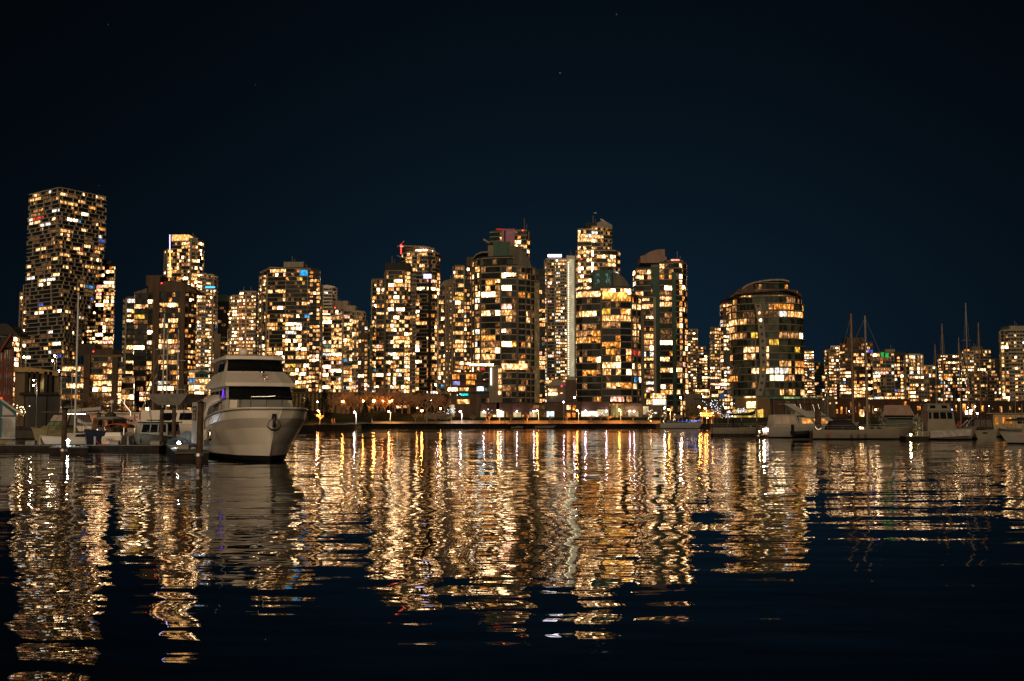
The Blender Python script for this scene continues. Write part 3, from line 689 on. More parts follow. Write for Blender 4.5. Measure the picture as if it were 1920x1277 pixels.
# --- far right of centre
def f(T):
    T.block([(1290, 0), (1309, 0)], 616, None, 'punch', 2.9, CONCD, 20, p=.6, bay=2.4, pal='cream')
tower('distant_slab_tower', 'small distant tower just right of the pink roofed tower', 1300, 720, f, cap=60, slabm=SLABW)
def f(T):
    T.block([(1306, 0), (1336, 0)], 664, None, 'punch', 2.9, CONCD, 20, p=.55, bay=2.6, pal='cream')
    T.block([(1309, 1), (1324, 1)], 648, 666, 'punch', 2.9, CONCD, 14, p=.4, bay=2.6)
    T.block([(1280, -4), (1352, -4)], 728, None, 'glass', 3.2, DARK, 16, p=.45, slab=.6)
tower('distant_stepped_block', 'distant stepped block, low between the pink roofed and the round glass towers', 1320, 700, f, cap=80, cat='building', slabm=SLABW)
def f(T):
    T.block([(1332, 0), (1353, 0)], 613, 730, 'punch', 2.9, CONCD, 20, p=.6, bay=2.2, pal='cream')
    T.block([(1330, -2), (1358, -2)], 730, None, 'glass', 3.2, BRICK, 20, p=.8)
    T.strip('neon_sign', (1333, 720), (1352, 722), .7, lit('pink_neon', (1, .35, .28), 3, .3), -2.6)
tower('neon_signed_tower', 'tower with a pink neon line over its lit entrance, near the round glass tower', 1343, 600, f, cap=80, slabm=SLABC)
def f(T):
    T.block([(1352, 0), (1357, -1), (1374, -1)], 568, None, 'brick', 2.95, BROWN, 16, p=.66, bay=2.6, pal='cool')
    T.patch('roof_lamp', 1362, 1364, 570, 572, REDL, -2)
tower('brown_flank_tower', 'narrow brown tower pressed against the left side of the round glass tower', 1363, 450, f, cap=80, slabm=DARK)
# --- R: round tower with the strip of portholes
def round_tower():
    T = Tower('round_glass_tower', 'round topped glass tower with a leaning concrete strip of portholes', 1437, 405, yref=650); D = T.D; DG = surf('grey_green_glass', (.055, .062, .042), .3, 0, .5, .35, .08)
    T.slabm = surf('tan_slab', (.17, .14, .10), .8)  # slab edges in one even tan
    z0 = Z(742, D); zt = Z(568, D); n = 13; fh = (zt - z0) / n
    xl = lambda z: 1368; cx = 1437
    for i in range(n + 2):
        sc = 1.0 if i < n else (.93 if i == n else .80)
        rx = (X(1507, 650, D) - X(1367, 650, D)) / 2 * sc; ry = 14 * sc
        c = Vector((X(1437 + (0 if i < n else 2 + 4 * (i - n)), 650, D + 14), D + 14)); ns = 26
        tw = .022 * i
        ring = [Vector((c.x + rx * math.copysign(abs(math.cos(a)) ** .95, math.cos(a)), c.y + ry * math.copysign(abs(math.sin(a)) ** .95, math.sin(a)))) for a in [2 * math.pi * k / ns + tw * 0 - math.pi for k in range(ns)]]
        z = z0 + i * fh
        T.wall.prism(ring, z, z + fh, T.wi(DG))
        sp = [c + (p - c) * (1 + .035 + .02 * math.sin(i * 1.3 + k * .5)) for k, p in enumerate(ring)]
        T.slab.prism(sp, z + fh - .16, z + fh + .16)
        # windows on the half facing the water
        k = 0
        while k < ns // 2 + 1:
            q = R.randint(1, 3); row = {11: .62, 10: .7, 9: .6, 3: .7, 2: .5, n + 0: .5, 6: .1, 7: .12, 5: .1}.get(i, .28)
            left = k < 6
            on = R.random() < row * (1.0 if not (i in (9, 10) and not left and i == 10) else .5)
            base = pick('amber') if R.random() < .7 else pick('cream')
            qs = []
            for j in range(k, min(k + q, ns // 2 + 1)):
                a, b = ring[(j - 1) % ns], ring[j % ns]
                if (a - b).length < .2: continue
                for h in range(2):
                    p0 = a + (b - a) * (h / 2 + .04); p1 = a + (b - a) * (h / 2 + .46)
                    o = (p0 - c).normalized() * .08
                    mi = (base if R.random() < .8 else R.choice((3, 4, NP))) if on else NP + R.choice((0, 0, 1, 1, 2))
                    qd = ((p0.x + o.x, p0.y + o.y, z + .35), (p1.x + o.x, p1.y + o.y, z + .35), (p1.x + o.x, p1.y + o.y, z + fh - .4), (p0.x + o.x, p0.y + o.y, z + fh - .4))
                    if on: qs.append((qd, mi))
                    elif R.random() < .45: T.rest.quad(*qd, mi)
            if qs: T.units.append((len(qs), qs))
            k += q
    # portholed strip: leans right on the way down and curves back at its foot
    m = MB(T.off); h = MB(T.off)
    L = [(570, 1421), (600, 1426), (640, 1430), (680, 1432), (710, 1430), (742, 1424)]
    a = []
    for y, x in L: a.append((P(x - 6, y, D - 1.9), P(x + 6, y, D - 1.9)))
    for (l0, r0), (l1, r1) in zip(a, a[1:]):
        m.add([l0, r0, r1, l1, l0 + Vector((0, 2.2, 0)), r0 + Vector((0, 2.2, 0)), r1 + Vector((0, 2.2, 0)), l1 + Vector((0, 2.2, 0))], [(3, 2, 1, 0), (0, 4, 7, 3), (1, 2, 6, 5), (4, 5, 6, 7)])
    m.build('porthole_strip', CONC, T.t)
    for i in range(13):
        y = 574 + i * 13.1; x = interp(L, y); p = P(x, y, D - 2.0)
        h = MB(T.off); h.add([(p.x + .62 * math.cos(t), p.y, p.z + .62 * math.sin(t)) for t in [k * math.pi / 6 for k in range(12)]], [tuple(range(12))])
        h.build('porthole', {1: PAL[0], 2: PAL[12], 9: PAL[2], 0: BRICK}.get(i, GLASS), T.t)
    T.shell('curved_roof', [(1391, 543), (1393, 539), (1400, 533.5), (1412, 529), (1430, 525), (1450, 523), (1468, 523), (1480, 526)], 548, CONC, 1.6, 16, th=.7)
    T.shell('roof_drum', [(1392, 544), (1400, 536), (1413, 531.5)], 549, BROWN, 2, 15)
    T.block([(1412, 4.5), (1430, 3), (1462, 3), (1479, 5)], 527, 548, 'glass', 3, DARK, 10, p=.05, unlit=[(GLASSG, 1), (GLASSD, 2)], par=.2, slab=.1, bay=1.6)
    T.shell('roof_terrace', [(1369, 555), (1380, 549), (1391, 547), (1440, 543), (1475, 541), (1490, 545), (1502, 552), (1503, 556)], 558, BROWN, 0, 22, th=.8)
    T.block([(1400, 3), (1470, 2), (1484, 4)], 548, 556, 'glass', 3, DARK, 12, p=.3, pal='amber', bay=2.2, D=D)
    # podium
    T.block([(1372, -2), (1468, -2)], 742, None, 'glass', 3.4, GREENW, 16, p=.5, pal='cream', bay=2.4, D=D)
    T.done()
round_tower()
def f(T):
    T.block([(1504, 0), (1526, 0)], 657, None, 'punch', 2.9, CONCD, 18, p=.6, bay=2.6, pal='cream')
tower('distant_thin_tower', 'thin distant tower just beyond the right side of the round glass tower', 1515, 760, f, cap=60, slabm=SLABW)
def f(T):
    T.block([(1527, 0), (1548, 0)], 678, None, 'glass', 3.2, GREENW, 18, p=.35, pal='cool')
tower('green_office_block', 'small green glass office block in the gap right of the round glass tower', 1537, 700, f, cap=60, cat='building', slabm=GREENW)
def f(T):
    T.block([(1547, 2), (1554, 0), (1577, 0)], 654, None, 'punch', 2.9, CONCD, 18, p=.55, bay=2.4, pal='cream')
    T.block([(1558, 1), (1576, 1)], 648, 656, 'punch', 2.9, WHITEC, 12, p=.3, bay=2.4)
tower('pale_crowned_tower', 'pale speckled tower immediately left of the brown topped one behind the tall masts', 1563, 560, f, cap=90, slabm=SLABW)
def f(T):
    T.block([(1575, 0), (1600, 0)], 644, None, 'punch', 2.95, BROWN, 18, p=.55, bay=2.2)
    T.block([(1600, -.6), (1637, -.6)], 641, None, 'fins', 2.95, BROWN, 18, p=.5, bay=2.3)
    T.boxpx('plant_room', 1588, 1620, 633, 644, BROWN, 2, 10)
tower('brown_topped_tower', 'brown tower with a square roof box, seen behind the two tall masts', 1606, 520, f, cap=90, slabm=BROWN, finm=BROWN)
def f(T):
    T.block([(1637, 1), (1650, 0), (1676, 0)], 660, None, 'glass', 2.95, CONCD, 18, p=.6, bay=2.2, pal='cream', fin=2)
    T.block([(1676, .5), (1699, .5)], 659, None, 'brick', 2.95, DARK, 18, p=.4, bay=2.6)
    T.boxpx('plant_room', 1660, 1678, 655, 661, CONC, 2, 8)
    T.patch('green_lit_terrace', 1652, 1657, 661, 669, GREENL, -.8); T.patch('green_lit_terrace', 1660, 1666, 662, 670, GREENL, -.8)
tower('green_lit_tower', 'tower with bright green lights on its top storeys', 1668, 520, f, cap=90, slabm=SLABC)
def f(T):
    T.block([(1699, 2), (1704, 0), (1724, 0), (1729, 3)], 663, None, 'balc', 3.1, CONC, 16, p=.7, slab=.9, pal='cool')
    T.block([(1727, 3), (1753, 3)], 684, None, 'balc', 3.1, CONC, 16, p=.75, slab=.9, pal='cream')
tower('white_terraced_block', 'bright white terraced block stepping down to the right, right of the green lit tower', 1722, 600, f, cap=90, cat='building', slabm=WHITEC)
def f(T):
    T.block([(1705, 0), (1742, 0)], 702, None, 'punch', 2.95, BEIGE, 14, p=.55, bay=2.2)
    T.block([(1741, 1), (1762, 1)], 712, None, 'punch', 2.95, DARK, 14, p=.4, bay=2.2)
tower('low_beige_block', 'low beige and black block in front of the white terraced one', 1728, 470, f, cap=80, cat='building', slabm=DGREY)
def f(T):
    T.block([(1760, 2), (1768, 0), (1800, 0)], 664, 712, 'punch', 2.95, CONCD, 16, p=.5, bay=2.2)
    T.block([(1762, -1), (1812, -1)], 707, None, 'brick', 2.95, DARK, 16, p=.45, bay=2.2, pal='cool')
    T.patch('lit_storey', 1763, 1785, 706, 710, PAL[2], -1.3)
tower('grey_and_black_block', 'grey block with a black lower front, left of the joined slabs', 1785, 500, f, cap=90, slabm=DGREY)
def f(T):
    T.block([(1803, 0), (1830, 0)], 657, None, 'punch', 2.95, CONC, 16, p=.5, bay=2.2)
    T.block([(1830, .5), (1858, .5)], 655, None, 'glass', 2.95, CONCD, 16, p=.45)
    T.boxpx('plant_room', 1822, 1842, 650, 658, CONCD, 2, 8)
    T.patch('lit_parapet', 1809, 1818, 655, 658, PAL[2], -.5)
tower('twin_slab_tower', 'pair of joined slabs with a lit amber corner, behind the mast furthest right', 1832, 600, f, cap=90, slabm=SLABW)
def f(T):
    T.block([(1811, 0), (1850, 0)], 699, None, 'punch', 2.95, BEIGE, 14, p=.42, bay=2.1)
    T.block([(1850, .5), (1880, .5)], 706, None, 'punch', 2.95, BEIGE, 14, p=.42, bay=2.1)
tower('pale_gridded_block', 'low pale block with a grid of small windows below the joined slabs', 1845, 480, f, cap=90, cat='building', slabm=SLABW)
def f(T):
    T.block([(1855, 0), (1882, 0)], 672, None, 'glass', 2.95, DGREY, 14, p=.35)
tower('dim_backdrop_block', 'dim block half hidden behind the tall pale tower at the right edge', 1868, 620, f, cap=60, cat='building', slabm=DGREY)
def f(T):
    T.block([(1879, 1), (1884, 0), (1892, 0)], 618, None, 'balc', 2.95, CONC, 16, p=.6)
    T.block([(1892, -.5), (1935, -.5)], 617, None, 'punch', 2.95, CONC, 18, p=.5, bay=2.3, pal='cream')
    T.boxpx('plant_room', 1893, 1935, 611, 618, CONC, 2, 10)
tower('right_edge_tower', 'tall pale tower cut by the right edge of the picture', 1905, 450, f, slabm=SLABW, yref=700)
# --- left middle: stepped apartment podium
def f(T):
    T.block([(117, 0), (160, 0)], 683, None, 'glass', 3.0, DGREY, 14, p=.8, bay=2.2, pal='warm')
    T.block([(158, -2), (228, -2)], 665, None, 'glass', 3.2, BROWN, 18, p=.62, bay=2.4, slab=.3, pal='warm')
    T.boxpx('plant_room', 146, 178, 645, 667, DGREY, 2, 10); T.boxpx('roof_block', 176, 212, 655, 667, BROWN, 1, 10)
    T.pier(163, 2.4, 665, None, BROWN, -2.8); T.pier(216, 2.2, 668, None, BROWN, -2.8)
    T.patch('roof_lamp', 174, 176, 658, 660, REDL, .8)
tower('stepped_brown_block', 'low stepped brown block with warmly lit flats between the tallest tower and the brown tower', 170, 430, f, cat='building', slabm=SLABC)
def f(T):
    T.block([(228, 0), (252, 0)], 704, None, 'glass', 3.2, DGREY, 10, p=.75, bay=2.4)
    T.block([(355, 0), (366, 0), (392, 0)], 694, 745, 'glass', 3.2, WHITEC, 12, p=.95, bay=2.6, slab=.8, pal='cream')
    T.shell('green_roof', [(365, 700), (378, 694), (392, 700)], 702, GREENW, -1.5, 10)
tower('bright_terrace_block', 'very brightly lit low terraces below the beige tower, left of the motor yacht', 372, 420, f, cat='building', cap=60, slabm=WHITEC)
# ------------------------------------------------------------------ far shore: raised ground, lamps, trees, low buildings
UP = 3.6
mb = MB(); mb.box(-700, 900, 388, 700, 1, UP); mb.build('raised_ground', GRASSM, kind='structure')
mb = MB()     # grass bank of the park, rising from the promenade
for i in range(30):
    x0, x1 = X(545, 780, 378) + i * 1.75, X(545, 780, 378) + (i + 1) * 1.75
    h = lambda k: UP + .6 + 1.3 * math.sin(k * .5) * .4 + 1.2
    mb.add([(x0, 375.5, LAND), (x1, 375.5, LAND), (x1, 392, h(i + 1)), (x0, 392, h(i)), (x1, 400, UP), (x0, 400, UP)], [(0, 1, 2, 3), (3, 2, 4, 5)])
mb.build('grass_bank', GRASSM, kind='structure')
HEDGE = surf('hedge_leaves', (.04, .045, .02), .9, 0, .6, 3)
def leafmass(m, c, r, n, s, mi=0, zs=1.0, hollow=.5):
    for _ in range(n):
        while True:
            v = Vector((R.uniform(-1, 1), R.uniform(-1, 1), R.uniform(-1, 1)))
            if hollow < v.length < 1: break
        p = Vector((c[0] + v.x * r[0], c[1] + v.y * r[1], c[2] + v.z * r[2]))
        a = Vector((R.uniform(-1, 1), R.uniform(-1, 1), R.uniform(-1, 1))).normalized() * s * R.uniform(.5, 1.3)
        b = a.cross(Vector((R.uniform(-1, 1), R.uniform(-1, 1), R.uniform(-1, 1)))).normalized() * s * .6
        m.add([p - a, p + b, p + a, p - b], [(0, 1, 2, 3)], mi)
def hedge(x0, x1, D, h, label):
    t = thing('hedge', label, 'hedge', (X((x0 + x1) / 2, 786, D), D, LAND))
    m = MB(t.location); a, b = X(x0, 786, D), X(x1, 786, D)
    m.box(a, b, D - .5, D + .5, LAND, LAND + h * .8)
    for i in range(int((b - a) / .35)):
        leafmass(m, (a + i * .35, D, LAND + h * .6), (.5, .8, h * .45), 7, .22, hollow=.2)
    m.build('foliage', HEDGE, t)
hedge(842, 900, 377.5, 1.5, 'dark hedge behind the promenade in front of the terraced lit building')
hedge(905, 1000, 377.5, 1.3, 'dark hedge in front of the first three townhouses of the row')
hedge(1040, 1092, 377.5, 1.4, 'dark hedge in front of the townhouse with the bluish opening')
hedge(1092, 1138, 377.5, 1.5, 'dark hedge below the wide white shopfront')
hedge(1150, 1228, 377.5, 1.6, 'longest dark hedge, right part of the promenade below the amber lit tower')

def lamp_glow(name, col, s): return lit(name, col, s, 0, sample='AUTO')
LORANGE = lamp_glow('lamp_sodium', (1, .38, .07), 150); LWHITE = lamp_glow('lamp_white', (1, .85, .80), 90); LPINK = lamp_glow('lamp_pinkish', (1, .62, .78), 110)
LWARM = lamp_glow('lamp_warm', (1, .62, .28), 70); LREDO = lamp_glow('lamp_red_orange', (1, .30, .06), 130)
POST = surf('lamp_post_paint', (.35, .33, .30), .5, 0, .1, 2)
def street_lamp(px, D, ytop, label, mat, r=.28, base=LAND, arm=-.55, group='lamps along the promenade', power=9000):
    x = X(px, 780, D); t = thing('street_lamp', label, 'street lamp', (x, D, base), group=group); m = MB(t.location)
    zt = Z(ytop, D); m.tube([(x, D, base), (x, D, zt - .5)], [.13, .09], 8); m.tube([(x, D, base), (x, D, base + .5)], .2, 8)
    m.build('post', POST, t); m = MB(t.location); m.tube([(x, D, zt - .5), (x, D - .1, zt), (x + arm * .6, D - .2, zt + .12), (x + arm, D - .2, zt)], .05, 6); m.build('arm', POST, t)
    m = MB(t.location); m.ball((x + arm, D - .2, zt - .12), r, 0, 7, 4); m.build('lamp_head', mat, t)
    L = bpy.data.lights.new('lamp_light', 'SPOT'); L.energy = power; L.spot_size = math.radians(152); L.spot_blend = .5; L.shadow_soft_size = .12; L.color = {'lamp_sodium': (1, .40, .08), 'lamp_red_orange': (1, .30, .06), 'lamp_warm': (1, .55, .2)}.get(mat.name, (1, .85, .78))
    o = bpy.data.objects.new('lamp_light', L); COL.objects.link(o); o.parent = t; o.location = (arm, -.2, zt - .12 - r - .06 - base); return t
for px, yt, mat, lb in ((600, 770, LORANGE, 'orange lamp inside the small orange tree near the stern of the yacht'), (668, 772, LWHITE, 'white lamp post of the dark park, left of the orange lit path'),
        (732, 771, LWARM, 'lamp post standing left of the small forked orange tree'), (866, 771, LWHITE, 'white lamp post in front of the terraced lit building'),
        (937, 769, LORANGE, 'orange lamp post in front of the brightest garage door'), (1010, 769, LORANGE, 'tall orange lamp post left of the bluish opening'),
        (1085, 769, LORANGE, 'orange lamp post right of the townhouse with amber windows'), (1164, 768, LORANGE, 'orange lamp post in front of the dim yellow shopfront'),
        (1257, 767, LORANGE, 'orange lamp post beside the dark sailboat mast'), (1325, 765, LREDO, 'orange lamp post beside the glowing orange kiosk')):
    street_lamp(px, 370, yt, lb, mat, .26)
# lamps up in the park and between the low buildings
def globe(px, py, D, label, mat, r=.3, base=UP):
    x = X(px, py, D); t = thing('globe_lamp', label, 'street lamp', (x, D, base), group='globe lamps of the park'); z = Z(py, D); m = MB(t.location)
    m.tube([(x, D, base), (x, D, z - r)], .06, 6); m.build('post', POST, t); m = MB(t.location); m.ball((x, D, z), r, 0, 7, 4); m.build('lamp_head', mat, t)
for px, py, D, lb, mat, r in ((595, 753.5, 404, 'pinkish globe lamp left of the dark conifer', LPINK, .22), (635, 748, 430, 'small pink globe lamp high between park trees, right of the conifer', LPINK, .2),
        (643, 753, 402, 'orange globe lamp glowing among bare trees, right of the conifer', LORANGE, .36), (681, 752, 402, 'reddish globe lamp left of the brightest park lamp', LREDO, .3),
        (701, 752, 398, 'brightest orange globe lamp in the park', LORANGE, .46), (718, 752, 402, 'globe lamp just right of the brightest park lamp', LREDO, .3),
        (731, 753, 402, 'left one of two globe lamps close together in the park', LREDO, .3), (735.5, 751, 410, 'right one of two globe lamps close together in the park', LREDO, .28),
        (782, 765, 396, 'red globe lamp above the small forked orange tree', LREDO, .26), (791, 770, 384, 'orange globe lamp at the foot of the weeping tree', LORANGE, .34),
        (826, 766, 392, 'pink and orange globe lamp left of the flood lit shrubs', LREDO, .3), (808, 751, 420, 'pale blue globe lamp behind the weeping tree', LWHITE, .18),
        (820, 737, 440, 'pink globe lamp high beside the terraced lit building', LPINK, .18), (1077, 745, 440, 'big pink globe lamp above the townhouse roofs', LPINK, .28),
        (1057, 754, 388, 'magenta globe lamp at the roof line of the row', LPINK, .22), (1276, 746, 440, 'white globe lamp left of the fluted wall', LWHITE, .34),
        (1311, 763, 384, 'orange globe lamp right of the round orange lit tree', LORANGE, .3), (1319, 744, 450, 'pink globe lamp above the dark canopy building', LPINK, .2),
        (1279, 763, 384, 'small globe lamp between the pale trees and the round tree', LWARM, .2), (1246, 765, 384, 'white globe lamp over the pale lit trees', LWHITE, .28)):
    globe(px, py, D, lb, mat, r, UP if D > 388 else LAND)

LOWW = surf('low_wall_concrete', (.17, .12, .08), .85, 0, .25, .8)
for x0, x1, h, lb in ((700, 845, .75, 'low concrete wall behind the promenade below the park'), (846, 1040, 1.05, 'low concrete wall behind the promenade left of the bluish opening'), (1040, 1238, 1.05, 'low concrete wall behind the promenade right of the bluish opening')):
    t = thing('low_wall', lb, 'wall', (X((x0 + x1) / 2, 790, 375.6), 375.6, LAND)); m = MB(t.location); m.box(X(x0, 790, 375.6), X(x1, 790, 375.6) - .1, 375.4, 375.8, LAND, LAND + h); m.build('wall', LOWW, t)
# --- trees
BARK = surf('bark', (.24, .16, .10), .9, 0, .4, 4); TWIG = surf('twigs', (.34, .20, .11), .9, 0, .4, 4)
DARKLEAF = surf('conifer_needles', (.022, .032, .02), .9, 0, .6, 2); OLIVELEAF = surf('shrub_leaves', (.09, .085, .035), .9, 0, .6, 2)
def bare(seed, h=7.0, spread=.6, depth=5, droop=0, trunk=.32):
    r = random.Random(seed); t = thing('bare_tree', '', 'tree'); tm = MB(); cm = MB()
    tm.tube([(0, 0, 0), (r.uniform(-.1, .1), 0, h * trunk * .6), (r.uniform(-.2, .2), 0, h * trunk)], [h * .034, h * .026, h * .02], 7)
    def grow(p, d, L, rad, k):
        q = p + d * L * .5 + Vector((r.uniform(-1, 1), r.uniform(-1, 1), 0)) * L * .07; e = p + d * L + Vector((0, 0, -droop * L * (depth - k) * .15))
        cm.tube([p, q, e], [rad, rad * .8, rad * .55], 3, 0, False)
        if k == 0: return
        for _ in range(r.choice((2, 3, 3)) if k > 1 else 5):
            a = Vector((r.uniform(-1, 1), r.uniform(-1, 1), r.uniform(-.35, .9) - droop * (.9 if k < 3 else 0)))
            nd_ = (d * (1 - spread * .5) + a.normalized() * spread).normalized()
            grow(p + (e - p) * r.uniform(.5, 1), nd_, L * r.uniform(.62, .86), max(rad * .64, .026), k - 1)
    top = Vector((0, 0, h * trunk))
    for i in range(4):
        a = 2 * math.pi * i / 4 + r.uniform(-.4, .4); d = Vector((math.cos(a) * .7, math.sin(a) * .7, 1)).normalized()
        grow(top - Vector((0, 0, .1 * i)), d, h * .24, h * .018, depth - 1)
    tm.build('trunk', BARK, t); cm.build('crown', TWIG, t); return t
def conifer(seed, h, w):
    r = random.Random(seed); t = thing('conifer', '', 'tree'); tm = MB(); tm.tube([(0, 0, 0), (0, 0, h * .95)], [h * .025, .03], 7); tm.build('trunk', BARK, t); cm = MB()
    for i in range(900):
        f = r.random() ** .8; z = h * (.1 + .88 * f); rr = w * (1 - f) ** .8 * r.uniform(.35, 1.1) * (1 + .25 * math.sin(z * 3.1)); a = r.uniform(0, 6.283)
        p = Vector((math.cos(a) * rr, math.sin(a) * rr, z)); o = Vector((math.cos(a), math.sin(a), -.35)).normalized() * r.uniform(.3, .6); s = Vector((-math.sin(a), math.cos(a), 0)) * r.uniform(.12, .25)
        cm.add([p - o, p + s, p + o, p - s + Vector((0, 0, .1))], [(0, 1, 2, 3)])
    cm.build('crown', DARKLEAF, t); return t
def leafy(seed, h, w):
    r = random.Random(seed); t = thing('leafy_tree', '', 'tree'); tm = MB(); tm.tube([(0, 0, 0), (0, 0, h * .55)], [h * .03, h * .015], 7)
    for i in range(6): a = i * 1.05; tm.tube([(0, 0, h * (.3 + .03 * i)), (math.cos(a) * w * .6, math.sin(a) * w * .6, h * .75)], [h * .012, .03], 4)
    tm.build('trunk', BARK, t); cm = MB()
    for i in range(26):
        a, f = r.uniform(0, 6.283), r.uniform(.25, 1); c = (math.cos(a) * w * .6 * f, math.sin(a) * w * .6 * f, h * r.uniform(.45, .9))
        leafmass(cm, c, (w * .35, w * .35, h * .13), 34, .2)
    cm.build('crown', OLIVELEAF, t); return t
PROTO = {'b0': bare(3), 'b1': bare(11, spread=.75), 'b2': bare(23, h=7.5, spread=.5, trunk=.28), 'small': bare(5, h=4.2, spread=.8, depth=4, trunk=.38), 'weep': bare(31, h=13, spread=.55, droop=.55, trunk=.36),
         'con': conifer(2, 10.5, 2.6), 'leaf': leafy(4, 6, 2.4)}
used = set()
def tree(kind, px, D, base, scale, label, group=None, lights=None):
    t = PROTO[kind]
    if kind in used: t = copy_tree(t)
    used.add(kind); x = X(px, 785, D); t.location = (x, D, base); t.scale = (scale,) * 3; t.rotation_euler = (0, 0, R.uniform(0, 6.28)); t['label'] = label
    if group: t['group'] = group
    if lights:
        n, mat, h0, h1, w = lights; m = MB()
        for _ in range(n):
            m.ball((R.gauss(0, w), R.gauss(0, w), R.uniform(h0, h1)), .075, 0, 5, 3)
        m.build('fairy_lights', mat, t, kind='stuff')
    return t
FAIRYC = lamp_glow('fairy_cool', (.75, .88, 1), 4); FAIRYW = lamp_glow('fairy_warm', (1, .72, .38), 8)
FAIRYC.cycles.emission_sampling = FAIRYW.cycles.emission_sampling = 'NONE'
tree('con', 607, 384, 2.6, 1.05, 'tall dark conifer in the park beside the yacht bow'); tree('con', 576, 380, LAND, .85, 'shorter dark conifer partly hidden by the yacht bow')
tree('con', 684, 386, 3, .62, 'small narrow conifer under the globe lamps of the park')
tree('small', 600.5, 371, LAND, .95, 'small spreading tree lit bright orange beside the yacht bow')
tree('small', 779, 371.5, LAND, 1.05, 'small forked tree lit orange at the edge of the promenade, left of the weeping tree')
tree('weep', 800, 378, LAND, .95, 'tall pale weeping tree between the park and the terraced lit building')
PK = 'bare trees of the dark park'
for i, (px, D, s, k, lb) in enumerate(((622, 404, 1.0, 'b0', 'bare park tree between the dark conifer and the orange globe lamp'), (636, 400, 1.15, 'b1', 'bare park tree glowing orange, left of the orange globe lamp'),
        (652, 406, 1.2, 'b2', 'bare park tree lit orange, right of the orange globe lamp'), (664, 398, 1.0, 'b0', 'bare park tree behind the white lamp post'),
        (676, 408, 1.25, 'b1', 'tall bare tree behind the small narrow conifer'), (692, 404, 1.2, 'b2', 'bare tree lit from beneath, left of the brightest park lamp'),
        (708, 406, 1.3, 'b0', 'bare tree lit from beneath, right of the brightest park lamp'), (722, 402, 1.15, 'b1', 'dark bare tree just left of the two close globe lamps'),
        (740, 404, 1.25, 'b2', 'bare tree just right of the two close globe lamps'), (754, 400, 1.2, 'b0', 'dark bare tree over the small lit windows of the park'),
        (768, 404, 1.3, 'b1', 'broad dark bare tree behind the small forked tree'), (786, 408, 1.2, 'b2', 'bare tree directly behind the weeping tree'), (815, 404, 1.3, 'b0', 'bare tree right of the weeping tree'),
        (834, 400, 1.1, 'b1', 'bare tree left of the terraced lit building'), (645, 425, 1.5, 'b0', 'tall bare tree standing far back in the left part of the park'), (715, 428, 1.5, 'b2', 'tall bare tree standing far back behind the brightest lamp'),
        (765, 430, 1.5, 'b1', 'tall bare tree standing far back in the right part of the park'))):
    tree(k, px, D, UP, s * 1.22, lb, PK)
PR = 'small bare trees along the promenade'
for px, D, s, lb, L in ((846, 375, 1.1, 'bare tree with flood lit branches, left of the white promenade lamp', (26, FAIRYC, 3, 4.6, .8)), (816, 376, .9, 'bare tree in front of the flood lit shrubs', None),
        (887, 376, .8, 'thin bare tree in front of the brown block with one lit window', None), (917, 372, 1.15, 'bare tree with a sloping orange limb and a few blue lights', (6, FAIRYC, 3, 4.6, .7)),
        (958, 375, .9, 'bare tree right of the brightest garage door', None), (989, 372, 1.0, 'orange lit bare tree in the middle of the townhouse row', None),
        (1032, 376, .85, 'bare tree in front of the bluish opening', None), (1063, 372, .9, 'orange lit trunk in front of the amber windows', None), (1108, 376, .85, 'bare tree before the wide white shopfront', None),
        (1127, 379, .95, 'bare tree with a few cool lights in front of the amber lit tower', (12, FAIRYC, 2.6, 4.2, .6)), (1140, 372, .85, 'dark trunk under the right end wall lamp of the row', None),
        (1187, 374, .95, 'small bare tree between two pink wall lamps', None), (1220, 373, 1.25, 'pale up lit tree with twisted branches beside the white lit pavilion', (20, FAIRYW, .3, 3.6, .35)),
        (1246, 380, 1.1, 'pale up lit tree just left of the promenade lamp by the dark mast', (14, FAIRYW, .3, 3.4, .3)), (1264, 378, 1.0, 'pale up lit tree just right of the promenade lamp by the dark mast', (14, FAIRYW, .3, 3.2, .3)),
        (1272, 384, .9, 'thin orange lit tree behind the dark mast', None)):
    tree('small', px, D, LAND, s, lb, PR, L)
tree('leaf', 1238, 386, LAND, .85, 'dark green leafy tree left of the pale up lit trees'); tree('leaf', 1293, 384, LAND, 1.0, 'round bushy tree lit orange from below, left of the dark canopy building')
for px, D, s, lb, L in ((1338, 388, 1.1, 'bare tree full of cool white fairy lights in front of the dark canopy building', (42, FAIRYC, 2.2, 6.0, 1.3)), (1365, 384, .9, 'bare tree with sparse white fairy lights over the orange patio', (26, FAIRYC, 1.6, 3.6, 1.2)),
        (1390, 384, .9, 'bare tree thick with bluish white fairy lights left of the yellow restaurant', (44, FAIRYC, 2.6, 4.6, .8)), (1300, 376, .6, 'low tree strung with white dots by the dark sailboat', (30, FAIRYC, .2, 1.6, 1.6))):
    tree('small', px, D, LAND, s * 1.3, lb, 'trees with fairy lights', L)
for px, D, s, lb in ((1660, 420, 1.0, 'bare tree in front of the green lit tower'), (1740, 420, 1.0, 'bare tree in front of the low beige and black block'), (1822, 420, 1.0, 'bare tree lit orange behind the covered boats at the right'),
        (1850, 424, 1.15, 'dark bare tree at the foot of the pale gridded block'), (1872, 420, 1.1, 'bare tree below the right edge tower, left one of three'), (1890, 424, 1.25, 'bare tree below the right edge tower, middle one of three'), (1910, 420, 1.2, 'bare tree below the right edge tower, right one of three')):
    tree(('b0', 'b1', 'b2')[int(px) % 3], px, D, UP, s, lb, 'bare trees behind the right marina')
